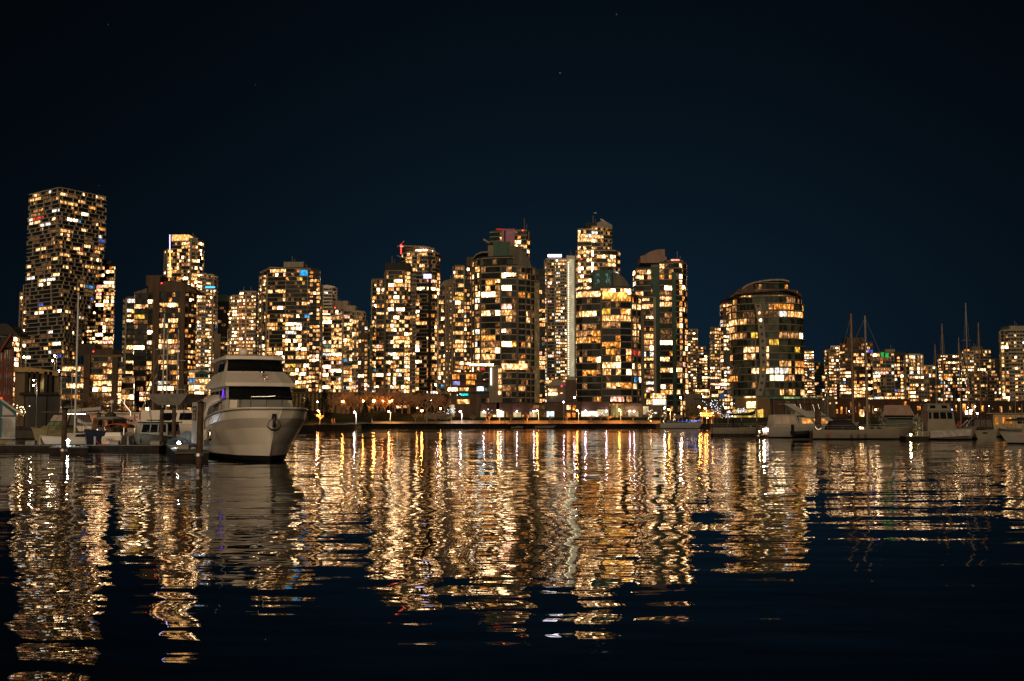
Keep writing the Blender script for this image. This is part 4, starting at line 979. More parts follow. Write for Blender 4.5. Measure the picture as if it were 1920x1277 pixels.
# flood lit shrubs
for i, (px, w, lb) in enumerate(((803, 1.6, 'flood lit shrub at the foot of the weeping tree'), (811, 1.8, 'second flood lit shrub right of the weeping tree'), (822, 1.5, 'flood lit shrub around the small promenade tree'), (838, 2.2, 'widest flood lit shrub, left of the terraced building'))):
    D = 381; t = thing('shrub', lb, 'shrub', (X(px, 780, D), D, LAND), group='flood lit shrubs'); m = MB(t.location); x = X(px, 780, D)
    leafmass(m, (x, D, LAND + 2.4), (w, 1, 1.6), 240, .28, hollow=.1); m.build('foliage', surf('pale_leaves', (.30, .26, .18), .8, 0, .4, 3), t)
    m = MB(t.location); m.ball((x, D - 1.6, LAND + .5), .14, 0, 6, 4); m.build('ground_light', LWARM, t)

# --- low buildings on the shore
def f(T):
    T.block([(846, 0), (906, 0)], 697, 715, 'glass', 2.9, BRICK, 14, p=.0, bay=3, slab=.4)
    T.block([(846, -3), (916, -3)], 714, 746, 'blank', 2.9, BROWN, 16)
    for x0, x1, y0, y1, m in ((848, 861, 702, 711, PAL[2]), (874, 893, 702, 711, PAL[2]), (849, 862, 715, 722, lit('blue_lit_room', (.5, .45, 1), .8, .8)), (874, 890, 714, 721, PAL[2]), (897, 903, 700, 711, GLASS),
                              (840, 858, 727, 733, PAL[12]), (862, 878, 727, 733, PAL[1]), (894, 907, 725, 733, lit('cool_room', (.75, .95, 1), 2.4, .8)), (907, 920, 727, 733, PAL[7]), (900, 920, 738, 744, GLASS)):
        T.patch('window', x0, x1, y0, y1, m, -3.5)
    for y in (713, 723.5, 735, 746): T.boxpx('balcony_slab', 843, 921, y - .6, y + .6, CONCD, -4.5, -2.8)
    T.patch('red_flag_light', 902, 908, 690, 694, lit('red_heart', (1, .03, .02), .9, .3), -1); T.patch('teal_light', 864, 878, 738, 742, lit('teal_neon', (.02, .9, .9), 1.4, .8, 1.5), -4.8)
    T.patch('wall_lamp', 857, 858, 740, 741.5, WLED, -4.8); T.patch('wall_lamp', 862, 863, 738, 739.5, WLED, -4.8)
tower('terraced_lit_building', 'terraced block with orange windows and a teal light, left of the beige block', 880, 440, f, cat='building')
def f(T):
    T.block([(917, 0), (942, 0)], 688, None, 'blank', 2.9, BEIGE, 10)
    T.strip('light_strip', (921, 690), (921, 722), .55, WLED, -.4)
    for i in range(5): T.patch('stair_window', 934.5, 940, 691 + i * 10.4, 698.5 + i * 10.4, PAL[0], -.3)
tower('beige_stair_block', 'plain beige block with a white light strip and a column of lit stair windows', 930, 430, f, cat='building')
def f(T):
    T.block([(846, 0), (901, 0)], 746, None, 'blank', 2.9, BROWN, 12)
    T.patch('window', 857, 880, 749, 757, PAL[1], -.3); T.patch('window', 846, 852, 759, 781, CREAML, -.3); T.pier(897, 1.4, 745, None, BROWN, -.8)
tower('brown_shore_block', 'brown shore block with a single wide lit window, left of the townhouse row', 873, 398, f, cat='building')
TH = 'row of brown shore townhouses'
def townhouse(x0, x1, yt, label, parts, px=None, lamps=()):
    def f(T):
        T.block([(x0, 0), (x1, 0)], yt, None, 'blank', 2.9, surf('townhouse_wall', (.06, .038, .026), .85, 0, .3, .5), 11)
        T.boxpx('roof_parapet', x0 + .3, x1 - .3, yt - 1.2, yt, DARK, -.4, 3)
        for nm, a, b, c, d, m in parts: T.patch(nm, a, b, c, d, m, -.3)
        for a, b in lamps:
            m = MB(T.off); p = P(a, b, T.D - 1.1); m.ball(p, .2, 0, 7, 4); m.build('wall_lamp', LPINK, T.t)
    tower('townhouse', label, (x0 + x1) / 2, 394, f, cat='house', group=TH)
GAR = lit('lit_garage', (1, .74, .38), .8, .5, .4); GARW = lit('lit_garage_white', (1, .90, .72), 1.5, .4, .4)
townhouse(901, 936, 756, 'leftmost townhouse of the row, with a cream lit opening under a pinkish lamp', [('garage_door', 901, 912, 771.5, 782, GAR), ('window', 924, 929, 778, 781, PAL[0])], lamps=[(907, 771.5)])
townhouse(931, 962, 756, 'townhouse with the brightest white lit opening of the row', [('garage_door', 931, 945, 771, 782, GARW), ('window', 949, 953, 772, 782, PAL[3])], lamps=[(939, 771)])
townhouse(962, 993, 755, 'townhouse with a cream opening under a lamp, third from the left of the row', [('garage_door', 962, 977, 773, 782, GAR), ('window', 979, 982, 778, 782, PAL[1])], lamps=[(969, 771.5)])
townhouse(993, 1024, 756, 'townhouse with two dim upper windows, left of the bluish opening', [('garage_door', 993, 1006, 772, 782, GAR), ('window', 999, 1011, 760, 766, PAL[4]), ('window', 1013, 1022, 760, 767, PAL[4]), ('window', 1013, 1023, 774, 781, PAL[4])], lamps=[(1001, 771)])
townhouse(1024, 1058, 755, 'townhouse with a pale bluish lit opening', [('garage_door', 1025, 1039, 771.5, 782, lit('blue_garage', (.65, .9, .85), 1.2, .6, .5))], lamps=[])
townhouse(1060, 1091, 753, 'townhouse with four amber lit windows right of the bluish one', [('window', 1063, 1070, 760, 768, PAL[1]), ('window', 1074, 1080, 760, 769, PAL[2]), ('window', 1062, 1070, 774, 782, PAL[2]), ('window', 1073, 1079, 774, 782, PAL[2])])
def f(T):
    T.block([(1090, 0), (1142, 0)], 753, None, 'blank', 2.9, BROWN, 12)
    T.patch('shop_window', 1090, 1120, 771, 781, GARW, -.3); T.patch('shop_window', 1120, 1141, 768, 781, GAR, -.3)
    for a, b in ((1097.5, 771), (1136.5, 771)):
        m = MB(T.off); m.ball(P(a, b, T.D - 1.1), .26, 0, 7, 4); m.build('wall_lamp', LPINK, T.t)
tower('wide_shopfront', 'wide brightly lit white shopfront at the right end of the townhouse row', 1115, 393, f, cat='building')
def f(T):
    T.block([(1144, 0), (1204, 0)], 755, None, 'blank', 2.9, surf('ochre_wall', (.20, .15, .07), .85), 12)
    T.patch('shop_window', 1146, 1168, 758, 780, lit('dim_yellow_shop', (1, .70, .25), .24, .6, .4), -.3); T.patch('sign_band', 1147, 1169, 757, 759, PAL[2], -.5)
    T.boxpx('flat_roof', 1143, 1206, 754, 756, DARK, -2, 4); T.pier(1156.5, .8, 757, None, lit('lit_column', (1, .6, .2), .5, .3), -.9)  # lit column glows by its own material instead of a lamp
    for a in (1180.5, 1189):
        m = MB(T.off); m.ball(P(a, 771, T.D - 1.1), .2, 0, 7, 4); m.build('wall_lamp', LPINK, T.t)
    T.patch('shop_window', 1178, 1197, 772, 781, GAR, -.3)
tower('yellow_shopfront', 'low ochre shopfront with a dim yellow window, under the amber lit tower', 1172, 394, f, cat='building')
def f(T):
    T.block([(1222, 0), (1249, 0)], 738, None, 'blank', 2.9, WHITEC, 10)
    T.patch('lit_facade', 1224, 1248, 748.5, 759, GARW, -.3); T.patch('lit_facade', 1224, 1247, 737.5, 747, PAL[0], -.3)
    for i in range(6): T.patch('dark_pane', 1226.5 + i * 3.4, 1228 + i * 3.4, 740, 745, GLASS, -.5)
    T.boxpx('floor_slab', 1221, 1250, 746.8, 748.3, DARK, -1.2, 0); T.patch('lit_entrance', 1207, 1221, 762, 776, CREAML, -2.5)
tower('white_lit_pavilion', 'small white pavilion glowing cream below the pink roofed tower', 1235, 410, f, cat='building')
def f(T):
    T.block([(1205, 0), (1246, 0)], 760, None, 'blank', 2.9, CONCD, 8)
    T.patch('lit_entrance', 1206, 1216, 762, 777, GAR, -.3); T.patch('window', 1224, 1232, 773, 776, PAL[5], -.3)
tower('grey_entrance_block', 'low grey block with a cream lit entrance below the small white pavilion', 1225, 398, f, cat='building')
def f(T):
    T.block([(1026, 0), (1060, 0)], 722, None, 'blank', 2.9, CONCD, 12); T.shell('gable', [(1026, 722), (1043, 709), (1062, 722)], 723, CONC, -.5, 9)
    for x0, x1, y0, y1, m in ((1024.5, 1028.5, 708.5, 712, PAL[12]), (1033.5, 1038, 708.5, 712, PAL[1]), (1024.5, 1028.5, 714, 719, PAL[0]), (1028, 1045, 729, 734, PAL[0]), (1028, 1045, 736.5, 741, PAL[12]), (1050, 1055, 736, 738, PAL[1])):
        T.patch('window', x0, x1, y0, y1, m, -.9 if y0 > 720 else -1.2)
    T.patch('balcony_slab', 1026, 1046, 734.4, 736, CONC, -1.6)
    T.block([(1060, 1), (1080, 1)], 712, None, 'blank', 2.9, BROWN, 10); T.patch('red_sign_light', 1051.5, 1055, 722, 726, lit('red_sign', (1, .05, .08), 1.8, .2), -2)
tower('gabled_house', 'brown gabled house with a small red light, left of the amber lit tower', 1048, 450, f, cat='house')
def f(T):
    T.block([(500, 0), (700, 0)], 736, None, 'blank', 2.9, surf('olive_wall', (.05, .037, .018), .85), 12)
    for i in range(26): T.pier(504 + i * 7.6, .8, 738, None, surf('amber_pier', (.15, .10, .04), .8), -.6, .8)
    T.boxpx('parapet', 499, 701, 735, 738, BROWN, -1, 4)
    for x in (641, 740): pass
tower('colonnaded_podium', 'long low podium with closely spaced ochre piers behind the park trees', 600, 445, f, cat='building')
def f(T):
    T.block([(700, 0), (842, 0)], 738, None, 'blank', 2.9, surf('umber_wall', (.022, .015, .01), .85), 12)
    for x0, x1 in ((743, 747.5), (749, 753), (755.5, 759), (759.5, 763), (764, 767)): T.patch('window', x0, x1, 760, 765, PAL[0], -.3)
    T.patch('window', 690, 700, 762, 766, PAL[2], -.4)
tower('dark_podium', 'dark low podium with five small lit windows seen under the bare park trees', 770, 440, f, cat='building')
def f(T):
    T.block([(1284, 0), (1313, 0)], 738, None, 'blank', 2.9, surf('fluted_wall', (.16, .11, .08), .85), 10)
    for i in range(8): T.pier(1286 + i * 3.6, .35, 738, None, CONCD, -.4, .5)
tower('fluted_wall_block', 'low block with a fluted pinkish wall behind the round orange lit tree', 1298, 430, f, cat='building')
def f(T):
    T.block([(1313, 0), (1354, 0)], 747, None, 'blank', 2.9, BROWN, 12); T.boxpx('flat_roof', 1311, 1356, 746, 748, CONCD, -2, 10)
    T.shell('blue_awning', [(1350, 738), (1357, 738), (1351, 747)], 748, lit('blue_sign', (.10, .25, .55), .25, .2), -2, -1)
    T.patch('lit_wall', 1314, 1352, 768, 786, lit('orange_patio', (1, .35, .06), .28, .9, .5), -.4)  # orange patio light on the wall is put in as glow
tower('dark_canopy_building', 'dark flat roofed building with cool fairy lights in front, left of the round glass tower', 1333, 400, f, cat='building')
def f(T):
    T.block([(1378, 0), (1442, 0)], 746, None, 'blank', 2.9, surf('tan_panels', (.12, .08, .04), .85), 14)
    T.patch('window', 1400, 1418.5, 753, 765, PAL[0], -.3); T.patch('restaurant_window', 1376, 1425, 768, 785, lit('yellow_restaurant', (1, .62, .12), .8, 1, .4), -1.4)
    T.boxpx('flat_roof', 1370, 1428, 766, 767.5, DARK, -3, 2); T.patch('restaurant_window', 1425, 1431, 767, 787, lit('yellow_curve', (1, .60, .10), 1.2, .4), -.6)
    T.patch('lit_band', 1395, 1418, 743, 746, PAL[0], -.6)
tower('yellow_restaurant', 'tan building with a yellow glowing restaurant below the round glass tower', 1405, 404, f, cat='building')
def f(T):
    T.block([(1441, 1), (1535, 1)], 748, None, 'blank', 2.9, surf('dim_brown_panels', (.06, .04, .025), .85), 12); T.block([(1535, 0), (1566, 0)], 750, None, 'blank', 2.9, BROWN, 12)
    T.patch('lit_band', 1470, 1500, 744, 747.5, lit('greenish_band', (.7, .9, .35), .35, .8, .4), -.3); T.patch('lit_band', 1440, 1565, 744.5, 748, lit('green_fascia', (.35, .45, .2), .10, .5), -.1)
    for x in (1450, 1472, 1495, 1520, 1545): T.pier(x, .5, 749, None, CONCD, -.5, .5)
    for x0, y0 in ((1508, 741), (1555, 755), (1567, 754)): T.patch('window', x0, x0 + 3, y0, y0 + 3, PAL[1], -.6)
tower('long_brown_podium', 'long dark brown podium behind the radar arch boat', 1500, 408, f, cat='building')
def f(T):
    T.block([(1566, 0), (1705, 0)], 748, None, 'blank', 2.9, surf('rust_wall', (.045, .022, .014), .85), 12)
    for i in range(16): T.patch('window', 1568 + i * 8.6 + R.uniform(-2, 2), 1571 + i * 8.6, 752 + R.uniform(0, 16), 756 + R.uniform(4, 14) + 8, R.choice((PAL[4], PAL[2], PAL[4], PAL[3])), -.4)
    T.patch('lit_door', 1612, 1620, 768, 781, PAL[0], -.5)
tower('rust_coloured_block', 'low rust brown block behind the tallest two white masts', 1635, 412, f, cat='building')
def f(T):
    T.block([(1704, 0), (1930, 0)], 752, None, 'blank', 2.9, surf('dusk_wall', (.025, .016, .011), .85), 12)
    for i in range(12): T.patch('window', 1722 + i * 17 + R.uniform(-3, 3), 1726 + i * 17, 757 + R.uniform(0, 8), 768 + R.uniform(0, 6), R.choice((PAL[4], PAL[2], PAL[3])), -.4)
    T.patch('lit_door', 1810, 1822, 770, 777, PAL[12], -.6)
tower('dim_shore_building', 'long dim low building behind the boats at the far right', 1820, 416, f, cat='building')
for px, py, D, lb, mat, r in ((1642, 768, 395, 'yellow globe lamp beside the tall pale mast', LWARM, .26), (1821, 770, 395, 'bright orange lamp over the covered boats', LORANGE, .4), (1828, 762, 402, 'small warm lamp above the bright orange one', LWARM, .22),
        (1833, 775, 396, 'pinkish lamp right of the bright orange one', LPINK, .26), (1815, 764, 410, 'white globe lamp left of the small warm one', LWHITE, .16), (1785, 768, 398, 'blue white globe lamp right of the white trawler wheelhouse', lamp_glow('lamp_blue', (.2, .35, 1), 20), .2),
        (1854, 761, 410, 'small white globe lamp near the pale gridded block', LWHITE, .14), (1592, 771, 398, 'small pink globe lamp behind the motor cruiser', LPINK, .14), (1646, 780, 392, 'red orange globe lamp low beside the tall pale mast', LREDO, .22)):
    globe(px, py, D, lb, mat, r)
# kiosk with an orange lit roof at the end of the promenade
t = thing('kiosk', 'small open kiosk with a layered roof glowing orange at the right end of the promenade', 'kiosk', (X(1324, 785, 374), 374, LAND)); x, y = t.location.x, 374
KIO = surf('kiosk_wood', (.55, .36, .2), .7)
m = MB(t.location)
for k in range(3):
    w = 2.6 - k * .6; z = LAND + 2.5 + k * .75; rg = [(x - w, y - w, z), (x + w, y - w, z), (x + w, y + w, z), (x - w, y + w, z)]; q = .55
    m.add(rg + [(x - w * q, y - w * q, z + .6), (x + w * q, y - w * q, z + .6), (x + w * q, y + w * q, z + .6), (x - w * q, y + w * q, z + .6)], [(3, 2, 1, 0), (4, 5, 6, 7), (0, 1, 5, 4), (1, 2, 6, 5), (2, 3, 7, 6), (3, 0, 4, 7)])
m.build('roof', KIO, t)
for sx in (-1, 1):
    for sy in (-1, 1): m = MB(t.location); m.tube([(x + sx * 1.6, y + sy * 1.6, LAND), (x + sx * 1.6, y + sy * 1.6, LAND + 2.5)], .1, 6); m.build('post', KIO, t)
for dx, z in ((0, 2.0), (-2.0, 3.4), (1.8, 3.5)): m = MB(t.location); m.ball((x + dx, y - 2.2, LAND + z), .16, 0, 6, 4); m.build('lamp', LORANGE, t)
# benches along the promenade
for i, (px, lb) in enumerate(((870, 'bench just right of the white promenade lamp'), (960, 'bench right of the lamp before the brightest garage'), (818, 'bench under the promenade tree left of the terraced building'), (1033, 'bench under the tree before the bluish opening'), (1076, 'bench left of the lamp near the amber windows'), (1108, 'bench under the tree before the white shopfront'))):
    D = 371; x = X(px, 787, D); t = thing('park_bench', lb, 'bench', (x, D, LAND), group='benches on the promenade'); W_ = surf('bench_wood', (.12, .07, .04), .7)
    for nm, b in (('seat', (x - .9, x + .9, D - .25, D + .25, LAND + .42, LAND + .5)), ('backrest', (x - .9, x + .9, D - .33, D - .27, LAND + .5, LAND + .95)), ('leg', (x - .8, x - .7, D - .2, D + .2, LAND, LAND + .42)), ('leg', (x + .7, x + .8, D - .2, D + .2, LAND, LAND + .42))):
        m = MB(t.location); m.box(*b); m.build(nm, W_, t)
# people on the promenade
SKIN = surf('skin', (.55, .38, .28), .6); COATS = [surf('dark_coat', (.03, .03, .035), .9), surf('orange_brown_coat', (.30, .16, .08), .9), surf('grey_coat', (.14, .13, .12), .9)]
def person(px, D, label, coat, pose, rz):
    t = thing('person', label, 'person', (X(px, 787, D), D, LAND + .02), rz); c = COATS[coat]
    if pose == 'sit': hip, kn, ft = .5, (.42, .5), .44
    st = pose != 'sit'
    J = [(0, 0, .93 if st else .52), (0, 0, 1.15 if st else .75), (0, 0, 1.38 if st else 1.0), (0, .0, 1.48 if st else 1.1), (0, -.02, 1.62 if st else 1.24), (0, -.01, 1.73 if st else 1.35)]; E = [(0, 1), (1, 2), (2, 3), (3, 4), (4, 5)]; Rr = [.15, .14, .17, .06, .1, .07]
    for s in (-1, 1):
        b = len(J)
        if st: J += [(s * .1, 0, .86), (s * .11, -.06 + s * .13, .48), (s * .11, s * .26, .08), (s * .11, s * .26 - .14, .04)]
        else: J += [(s * .1, -.05, .5), (s * .12, -.42, .5), (s * .12, -.45, .08), (s * .12, -.58, .04)]
        E += [(0, b), (b, b + 1), (b + 1, b + 2), (b + 2, b + 3)]; Rr += [.1, .075, .05, .04]
        b = len(J); z = 1.38 if st else 1.0
        J += [(s * .2, 0, z), (s * .25, -s * .06, z - .3), (s * .24, -.12 - s * .1, z - .52), (s * .24, -.16 - s * .1, z - .6)]; E += [(2, b), (b, b + 1), (b + 1, b + 2), (b + 2, b + 3)]; Rr += [.075, .055, .042, .04]
    me = bpy.data.meshes.new('body'); me.from_pydata(J, E, []); me.update(); o = bpy.data.objects.new('body', me); COL.objects.link(o); o.parent = t; me.materials.append(c)
    sk = o.modifiers.new('skin', 'SKIN'); o.modifiers.new('sub', 'SUBSURF').levels = 1; o.modifiers['sub'].render_levels = 1
    for i, r in enumerate(Rr): me.skin_vertices[0].data[i].radius = (r, r)
    me.skin_vertices[0].data[0].use_root = True
    z = 1.66 if st else 1.28; m = MB(); m.ball((0, -.02, z), .105, 0, 8, 6, 1.15); m.ball((0, -.125, z - .01), .02, 0, 5, 3); m.build('head', SKIN, t, True)
    m = MB(); m.ball((0, .02, z + .04), .115, 0, 8, 6, 1.05); m.build('hair', COATS[0], t, True)
person(982, 371.5, 'person in dark clothes walking on the promenade right of the tree by the garage doors', 0, 'walk', 1.4)
person(946, 371, 'person in a dark coat walking right of the lamp before the brightest garage', 0, 'walk', 1.6)
person(623, 370.5, 'person by the small orange tree, left one of a standing pair', 1, 'walk', .4)
person(627, 370.5, 'person by the small orange tree, right one of a standing pair', 1, 'walk', -.6)
person(697.5, 370, 'person alone in brownish clothes on the dark part of the promenade', 1, 'walk', 1.5)
person(912, 370.5, 'person standing beside the tree with the sloping orange limb', 1, 'walk', 0)
# seagull over the tallest central tower
t = thing('seagull', 'white seagull gliding above the tallest central tower', 'bird', P(1116, 399.5, 420)); WH = surf('white_feathers', (.75, .73, .70), .7)
m = MB(); m.tube([(-.55, 0, 0), (-.3, 0, .02), (0, 0, .05), (.3, 0, .04), (.5, 0, 0)], [.03, .12, .17, .1, .03], 8); m.build('body', WH, t, True)
for s in (-1, 1):
    m = MB(); m.add([(.2, 0, .08), (-.2, 0, .08), (-.25, s * .7, .3), (.15, s * .7, .32), (-.35, s * 1.5, .12), (-.2, s * 1.5, .14)], [(0, 1, 2, 3), (3, 2, 4, 5)]); solid(m.build('wing', WH, t), .03)
# ------------------------------------------------------------------ boats
GEL = surf('white_gelcoat', (.80, .74, .65), .28, 0, .05, .6, .5); GELG = surf('grey_gelcoat', (.26, .25, .225), .3, 0, .1, .8); GELO = surf('olive_gelcoat', (.34, .28, .13), .3, 0, .1, .8)
GELB = surf('dark_blue_gelcoat', (.03, .04, .06), .25, 0, .1, .8); BOOT = surf('boot_stripe', (.012, .012, .014), .4, 0, .3, 1); DECK = surf('deck_grey', (.45, .43, .40), .7, 0, .12, 2)
TEAK = surf('teak', (.22, .12, .06), .6, 0, .3, 3); BGLASS = surf('boat_glass', (.008, .009, .011), .06, 0, .2, .5, .3); CHROME = surf('chrome', (.75, .75, .76), .15, 1, .05, 3)
CANVD = surf('dark_canvas', (.025, .025, .03), .9, 0, .3, 3); CANVW = surf('white_canvas', (.62, .60, .55), .8, 0, .15, 1.5); CANVP = surf('pinkish_canvas', (.26, .18, .14), .85, 0, .15, 1.5)
ALU = surf('mast_paint', (.50, .48, .44), .4, .1, .1, 2); MASTB = surf('brown_mast', (.20, .12, .07), .5, 0, .2, 2); ROPE = surf('rope', (.35, .30, .24), .9, 0, .2, 6); WIRE = surf('rigging_wire', (.10, .10, .10), .4, .5, .1, 3)
CLEARV = surf('clear_vinyl', (.42, .33, .26), .25, 0, .2, 1.2); REDP = surf('red_paint', (.45, .03, .02), .5, 0, .2, 3); FEND = surf('fender_vinyl', (.10, .10, .12), .5, 0, .2, 3)
PHI = lambda deg: math.radians(deg)
def boat(name, label, cat, px, D, deg, group=None, z=0):
    return thing(name, label, cat, (X(px, 800, D), D, z), PHI(deg), group)
def hull(t, L, B, F=1.1, sheer=.5, rake=.9, tw=.75, mats=(GEL, BOOT, DECK), full=2.4, zb=-.35, x0=0, stripe=None):
    N = 15; L_ = MB(); rows = []
    for i in range(N + 1):
        u = i / N; b = B / 2 * ((tw + (1 - tw) * u / .35) if u < .35 else max(.012, 1 - ((u - .35) / .65) ** full)); zd = F + sheer * max(0, (u - .3) / .7) ** 1.8
        fx = lambda z: x0 + u * L - rake * (1 - max(0, z) / (F + sheer)) * u ** 5
        rows.append([(fx(-.2), 0, zb), (fx(0), b * .72 * (1 - .25 * u), -.02), (fx(.14), b * .80 * (1 - .2 * u), .16), (fx(zd * .55), b * .94 * (1 - .06 * u), zd * .55), (fx(zd * .86), b * .99, zd * .86), (fx(zd), b, zd)])
    mis = [1, 1, 0, 0 if stripe is None else 3, 0]
    for sg in (1, -1):
        r = [[(p[0], p[1] * sg, p[2]) for p in row] for row in rows]
        if sg == -1: L_.loft([list(x) for x in r], 0, mis=mis)
        else: L_.loft([list(x) for x in r][::-1], 0, mis=mis)
    a = rows[0]; L_.add([(p[0], p[1], p[2]) for p in a] + [(p[0], -p[1], p[2]) for p in a[::-1]], [tuple(range(2 * len(a)))], 0)
    mm = list(mats) + ([stripe] if stripe else [])
    L_.build('hull', mm, t, True)
    d = MB()
    for i in range(N):
        p, q = rows[i][-1], rows[i + 1][-1]; e = .06
        d.quad((p[0], -p[1], p[2] - e), (q[0], -q[1], q[2] - e), (q[0], q[1], q[2] - e), (p[0], p[1], p[2] - e))
    d.build('deck', mats[2], t)
    rb = MB()
    for sg in (1, -1): rb.tube([(r[-1][0], r[-1][1] * sg, r[-1][2]) for r in rows], .045, 5)
    rb.build('gunwale', mats[0], t)
    return rows
def cabin(t, name, x0, x1, w0, w1, z0, z1, fs=.5, bs=.1, mat=GEL, wins=(), front=None, gm=BGLASS, fgm=None, back=None):
    """x0 aft, x1 fore; fs, bs: how far the top is set back in front and aft; wins: (u0, u1, v0, v1) on both sides"""
    m = MB(); b = [(x0, -w0, z0), (x1, -w0 * .9, z0), (x1, w0 * .9, z0), (x0, w0, z0)]; tp = [(x0 + bs, -w1, z1), (x1 - fs, -w1 * .9, z1), (x1 - fs, w1 * .9, z1), (x0 + bs, w1, z1)]
    m.add(b + tp, [(3, 2, 1, 0), (4, 5, 6, 7), (0, 1, 5, 4), (1, 2, 6, 5), (2, 3, 7, 6), (3, 0, 4, 7)]); o = m.build(name, mat, t)
    def panel(A, B_, C, D_, u0, u1, v0, v1, nm, mt):
        A, B_, C, D_ = map(Vector, (A, B_, C, D_)); n = (B_ - A).cross(D_ - A).normalized() * .025
        f = lambda u, v: (A * (1 - u) + B_ * u) * (1 - v) + (D_ * (1 - u) + C * u) * v + n
        q = MB(); q.quad(f(u0, v0), f(u1, v0), f(u1, v1), f(u0, v1)); solid(q.build(nm, mt, o), .03)
    for w in wins:
        panel(b[0], b[1], tp[1], tp[0], *w[:4], 'window', w[4] if len(w) > 4 else gm); panel(b[2], b[3], tp[3], tp[2], 1 - w[1], 1 - w[0], w[2], w[3], 'window', gm)
    if front:
        for w in front: panel(b[1], b[2], tp[2], tp[1], *w[:4], 'windscreen', w[4] if len(w) > 4 else (fgm or gm))
    if back:
        for w in back: panel(b[3], b[0], tp[0], tp[3], *w[:4], 'window', w[4] if len(w) > 4 else gm)
    return o
def mast(t, x, z0, h, r=.09, mat=ALU, spread=1, stays=(), lean=0, boom=None, bm=CANVD, y=0):
    m = MB(); m.tube([(x, y, z0), (x + lean, y, z0 + h)], [r, r * .7], 7); m.build('mast', mat, t)
    if spread:
        s = MB()
        for f in (.42, .7)[:spread]: s.tube([(x + lean * f, y - .85, z0 + h * f), (x + lean * f, y, z0 + h * f + .06), (x + lean * f, y + .85, z0 + h * f)], .028, 4)
        s.build('spreader', mat, t)
    for sx, sy, sz in stays:
        m = MB(); m.tube([(x + lean, y, z0 + h * .98), (sx, sy, sz)], .022, 4); m.build('stay', WIRE, t)
    if boom:
        L, zb, rr = boom; m = MB(); sg = 1 if L > 0 else -1
        m.tube([(x, y, z0 + zb), (x + L, y, z0 + zb + .05)], .06, 6); m.build('boom', mat, t)
        m = MB(); m.tube([(x + .1 * sg, y, z0 + zb + 1.0), (x + .35 * sg, y, z0 + zb + .45), (x + L * .3, y, z0 + zb + .2), (x + L * .7, y, z0 + zb + .17), (x + L, y, z0 + zb + .12)], [.1, rr * 1.3, rr, rr * .8, rr * .5], 8); m.build('sail_cover', bm, t, True)
def rail(t, rows, i0, i1, h=.6, r=.016, name='guard_rail'):
    m = MB()
    for sg in (1, -1):
        m.tube([(w[-1][0], w[-1][1] * sg * .97, w[-1][2] + h) for w in rows[i0:i1]], r, 4); m.tube([(w[-1][0], w[-1][1] * sg * .97, w[-1][2] + h * .5) for w in rows[i0:i1]], r * .7, 4)
        for w in rows[i0:i1:2]: m.tube([(w[-1][0], w[-1][1] * sg * .97, w[-1][2]), (w[-1][0], w[-1][1] * sg * .97, w[-1][2] + h)], r, 4)
    m.build(name, surf('rail_steel', (.22, .21, .19), .5, .3, .1, 3), t)
def hoop(t, name, xs, w, z0, z1, mat, th=.04, cover=True):
    """bimini or spray hood: cloth bent over hoops"""
    m = MB(); rg = []
    for x, k in xs: rg.append([(x, w * math.cos(a), z0 + (z1 - z0) * k * max(0, math.sin(a)) ** .6) for a in [math.pi * i / 8 for i in range(9)]])
    m.loft(rg); return solid(m.build(name, mat, t, True), th)
def fender(t, x, y, z, r=.12, h=.5, mat=FEND):
    m = MB(); m.tube([(x, y, z + h), (x, y, z + h * .85), (x, y, z + h * .15), (x, y, z)], [r * .35, r, r, r * .35], 8); m.tube([(x, y, z + h), (x, y * .96, z + h + .4)], .015, 4); m.build('fender', mat, t, True)

